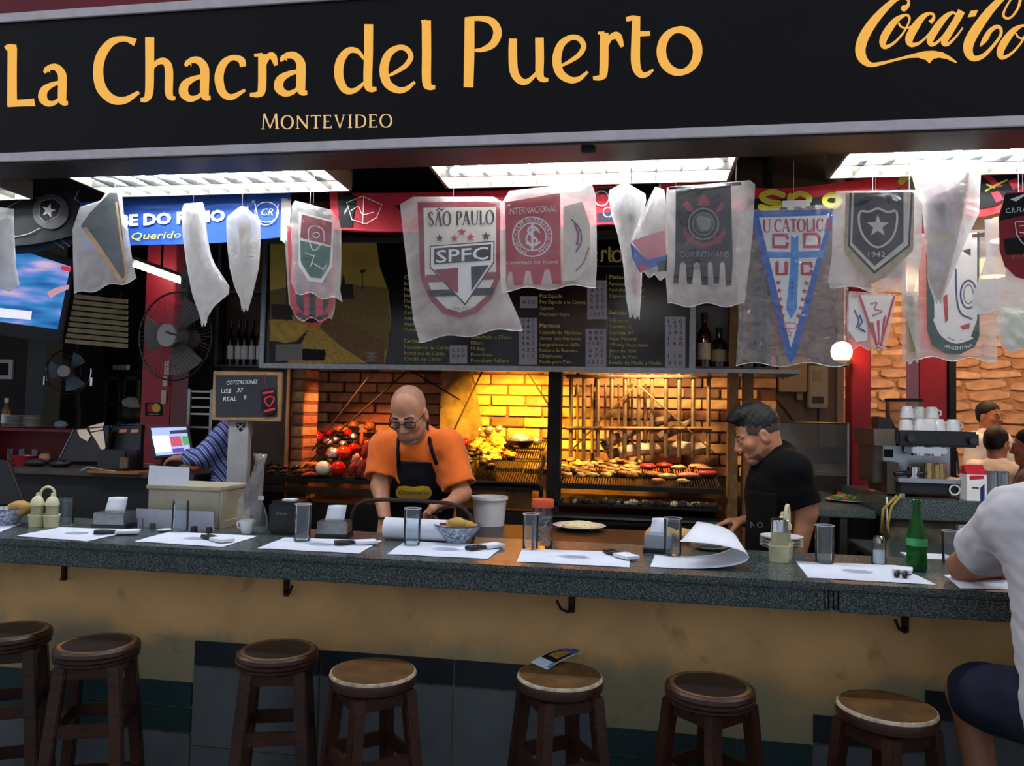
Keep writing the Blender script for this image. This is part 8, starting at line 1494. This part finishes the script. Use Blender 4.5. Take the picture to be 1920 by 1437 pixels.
for a_ in (anL, anR): sb = SDF(); sb.cone(a_+A3((0, -.03, -.06)), a_+A3((-.02, .15, -.075)), .042, .036, .03); sb.plane(a_-A3((0, 0, .1)), (0, 0, -1)); link('shoe', sb.mesh('shoe', mat('shoe_grey', '#3a3a3e', .7), .01), man4)
stool(0, 0, 1, 'leather-topped stool under the seated guest', .3, .695, (ox+.01, oy-.0, 0))

# ---------------------------------------------------------------- guests and waiter in the dining room
def bg_person(label, hpx, Y, F, skin, shirtm, pitch=.1, seat=False, hairm=None, k=1., tie=False, turn=0., spec=False):
    hc = px3(*hpx, Y); HM = hframe(F, pitch, turn); Fv = N_(F); Rv = N_(np.cross(Fv, A3((0, 0, 1)))); nb_ = hc+A3((0, 0, -.165))-Fv*.02; shR = nb_+Rv*.165-A3((0, 0, .06)); shL = nb_-Rv*.165-A3((0, 0, .06)); che = (shL+shR)/2-A3((0, 0, .11)); wai = che-A3((0, 0, .23)); pel = wai-A3((0, 0, .17)); fl = 0.
    elR = shR+Rv*.06-A3((0, 0, .27))+Fv*.02; elL = shL-Rv*.06-A3((0, 0, .27))+Fv*.02
    if seat: elR += Fv*.1; elL += Fv*.1; wrR = elR+Fv*.23-Rv*.05+A3((0, 0, .03)); wrL = elL+Fv*.23+Rv*.05+A3((0, 0, .03))
    else: wrR = elR-A3((0, 0, .22))+Fv*.08; wrL = elL-A3((0, 0, .22))+Fv*.08
    S = SDF(); torso(S, pel, wai, che, shL, shR, F, -.01); head(S, hc, HM, 1., nb_); arm(S, shR, elR, wrR); arm(S, shL, elL, wrL); hand(S, wrR, wrR-elR, -Rv, Fv, .3); hand(S, wrL, wrL-elL, Rv, Fv, .3); z0 = float(pel[2]); tr = SDF()
    for s in (-1, 1):
        hp = pel+Rv*s*.09; kn = hp+(Fv*.42+A3((0, 0, -.02)) if seat else A3((0, 0, -.42))); an = A3((kn[0], kn[1], .09)); leg(S, hp, kn, an, an+Fv*.14-A3((0, 0, .05))); tr.cone(hp, kn, .1, .075, .04); tr.cone(kn, an, .075, .06, .03)
    o = link('person', S.mesh('person', skin, .011), None, label, 'person'); c = SDF(); torso(c, pel, wai, che, shL, shR, F, .014)
    for s_, e_ in ((shR, elR), (shL, elL)): c.cone(s_, s_+(e_-s_)*.8, .075, .075, .05)
    c.cone(nb_-A3((0, 0, .05)), nb_+A3((0, 0, .005)), .085, .068, .04); c.wrinkle(.004, 20, 1.); link('shirt', c.mesh('shirt', shirtm, .011), o); link('trousers', tr.mesh('trousers', MATS['dark_trousers'], .015), o)
    hr = SDF(); hr.ell(hc+HM@A3((0, -.025, .048)), (.083, .104, .09), HM, .01); hr.ell(hc+HM@A3((0, -.05, .0)), (.078, .062, .075), HM, .02); hr.ell(hc+HM@A3((0, .075, -.03)), (.09, .088, .092), HM, .01, 's'); link('hair', hr.mesh('hair', hairm or M_hair, .009), o); eyes(o, hc, HM, 1., .1); brows(o, hc, HM, M_hair)
    if tie: a = Vector(nb_+Fv*.1); MB().prism([a+Vector(Rv*-.02), a+Vector(Rv*.02), a+Vector(Rv*.03)+Vector((0, 0, -.34))+Vector(Fv*.06), a+Vector((0, 0, -.38))+Vector(Fv*.06), a+Vector(Rv*-.03)+Vector((0, 0, -.34))+Vector(Fv*.06)], Vector(Fv*.012)).build('tie', mat('dark_tie', '#2a1416', .7), o)
    if spec:
        for s in (-1, 1): MB().tube([Vector(hc+HM@A3((s*(.034+.022*math.cos(q)), .108, .0+.015*math.sin(q)))) for q in [2*math.pi*i/12 for i in range(12)]], .002, 5, closed=True).build('spectacle_rim', M_blkp, o)
    return o, pel, Fv, Rv
M_wsh = mat('white_shirt', '#f2efea', .8); M_pk = mat('pale_shirt', '#ece2da', .8); M_lil = mat('mauve_shirt', '#8f7a80', .8)
bg_person('waiter in white shirt and dark tie standing by the stone wall', (1856, 781), 4.7, (.55, -1, 0), SK2, M_wsh, .05, False, None, 1., True, 0., True)
def chair(pel, Fv, Rv, lb):
    p = Vector(pel)-Vector(Fv)*.02; a = math.atan2(Fv[1], Fv[0])-math.pi/2; zs_ = p.z-.12; t = thing('dining_chair', (p.x, p.y, 0), lb, 'chair', 'dining room chairs'); V = lambda x, y, z: Vector((p.x, p.y, 0))+Matrix.Rotation(a, 3, 'Z') @ Vector((x, y, z)); Rz = Matrix.Rotation(a, 3, 'Z'); m = mat('chair_dark', '#2a1712', .5)
    MB().box(V(0, .05, zs_), (.42, .42, .04), Rz).build('seat', m, t, bevel=.006); MB().box(V(0, -.19, zs_+.33), (.42, .03, .2), Rz).build('backrest', m, t, bevel=.006)
    for x in (-.18, .18):
        MB().box(V(x, -.19, (zs_+.43)/2), (.035, .035, zs_+.43), Rz).build('leg', m, t); MB().box(V(x, .23, zs_/2), (.035, .035, zs_), Rz).build('leg', m, t)
o, pel, Fv, Rv = bg_person('seated guest with dark hair and pale shirt, back turned, below the waiter', (1870, 832), 4.05, (.8, .6, 0), SK1, M_pk, .15, True); chair(pel, Fv, Rv, 'dark chair under the seated guest in the pale shirt')
o, pel, Fv, Rv = bg_person('seated guest with long dark hair and mauve top at the right edge', (1930, 838), 3.1, (-.9, .5, 0), SK1, M_lil, .1, True); chair(pel, Fv, Rv, 'dark chair under the guest in the mauve top')
lh = SDF(); p_ = px3(1932, 846, 3.16); lh.cone(p_, p_+A3((-.04, -.06, -.22)), .075, .045, .03); link('long_hair', lh.mesh('long_hair', M_hair, .012), o)
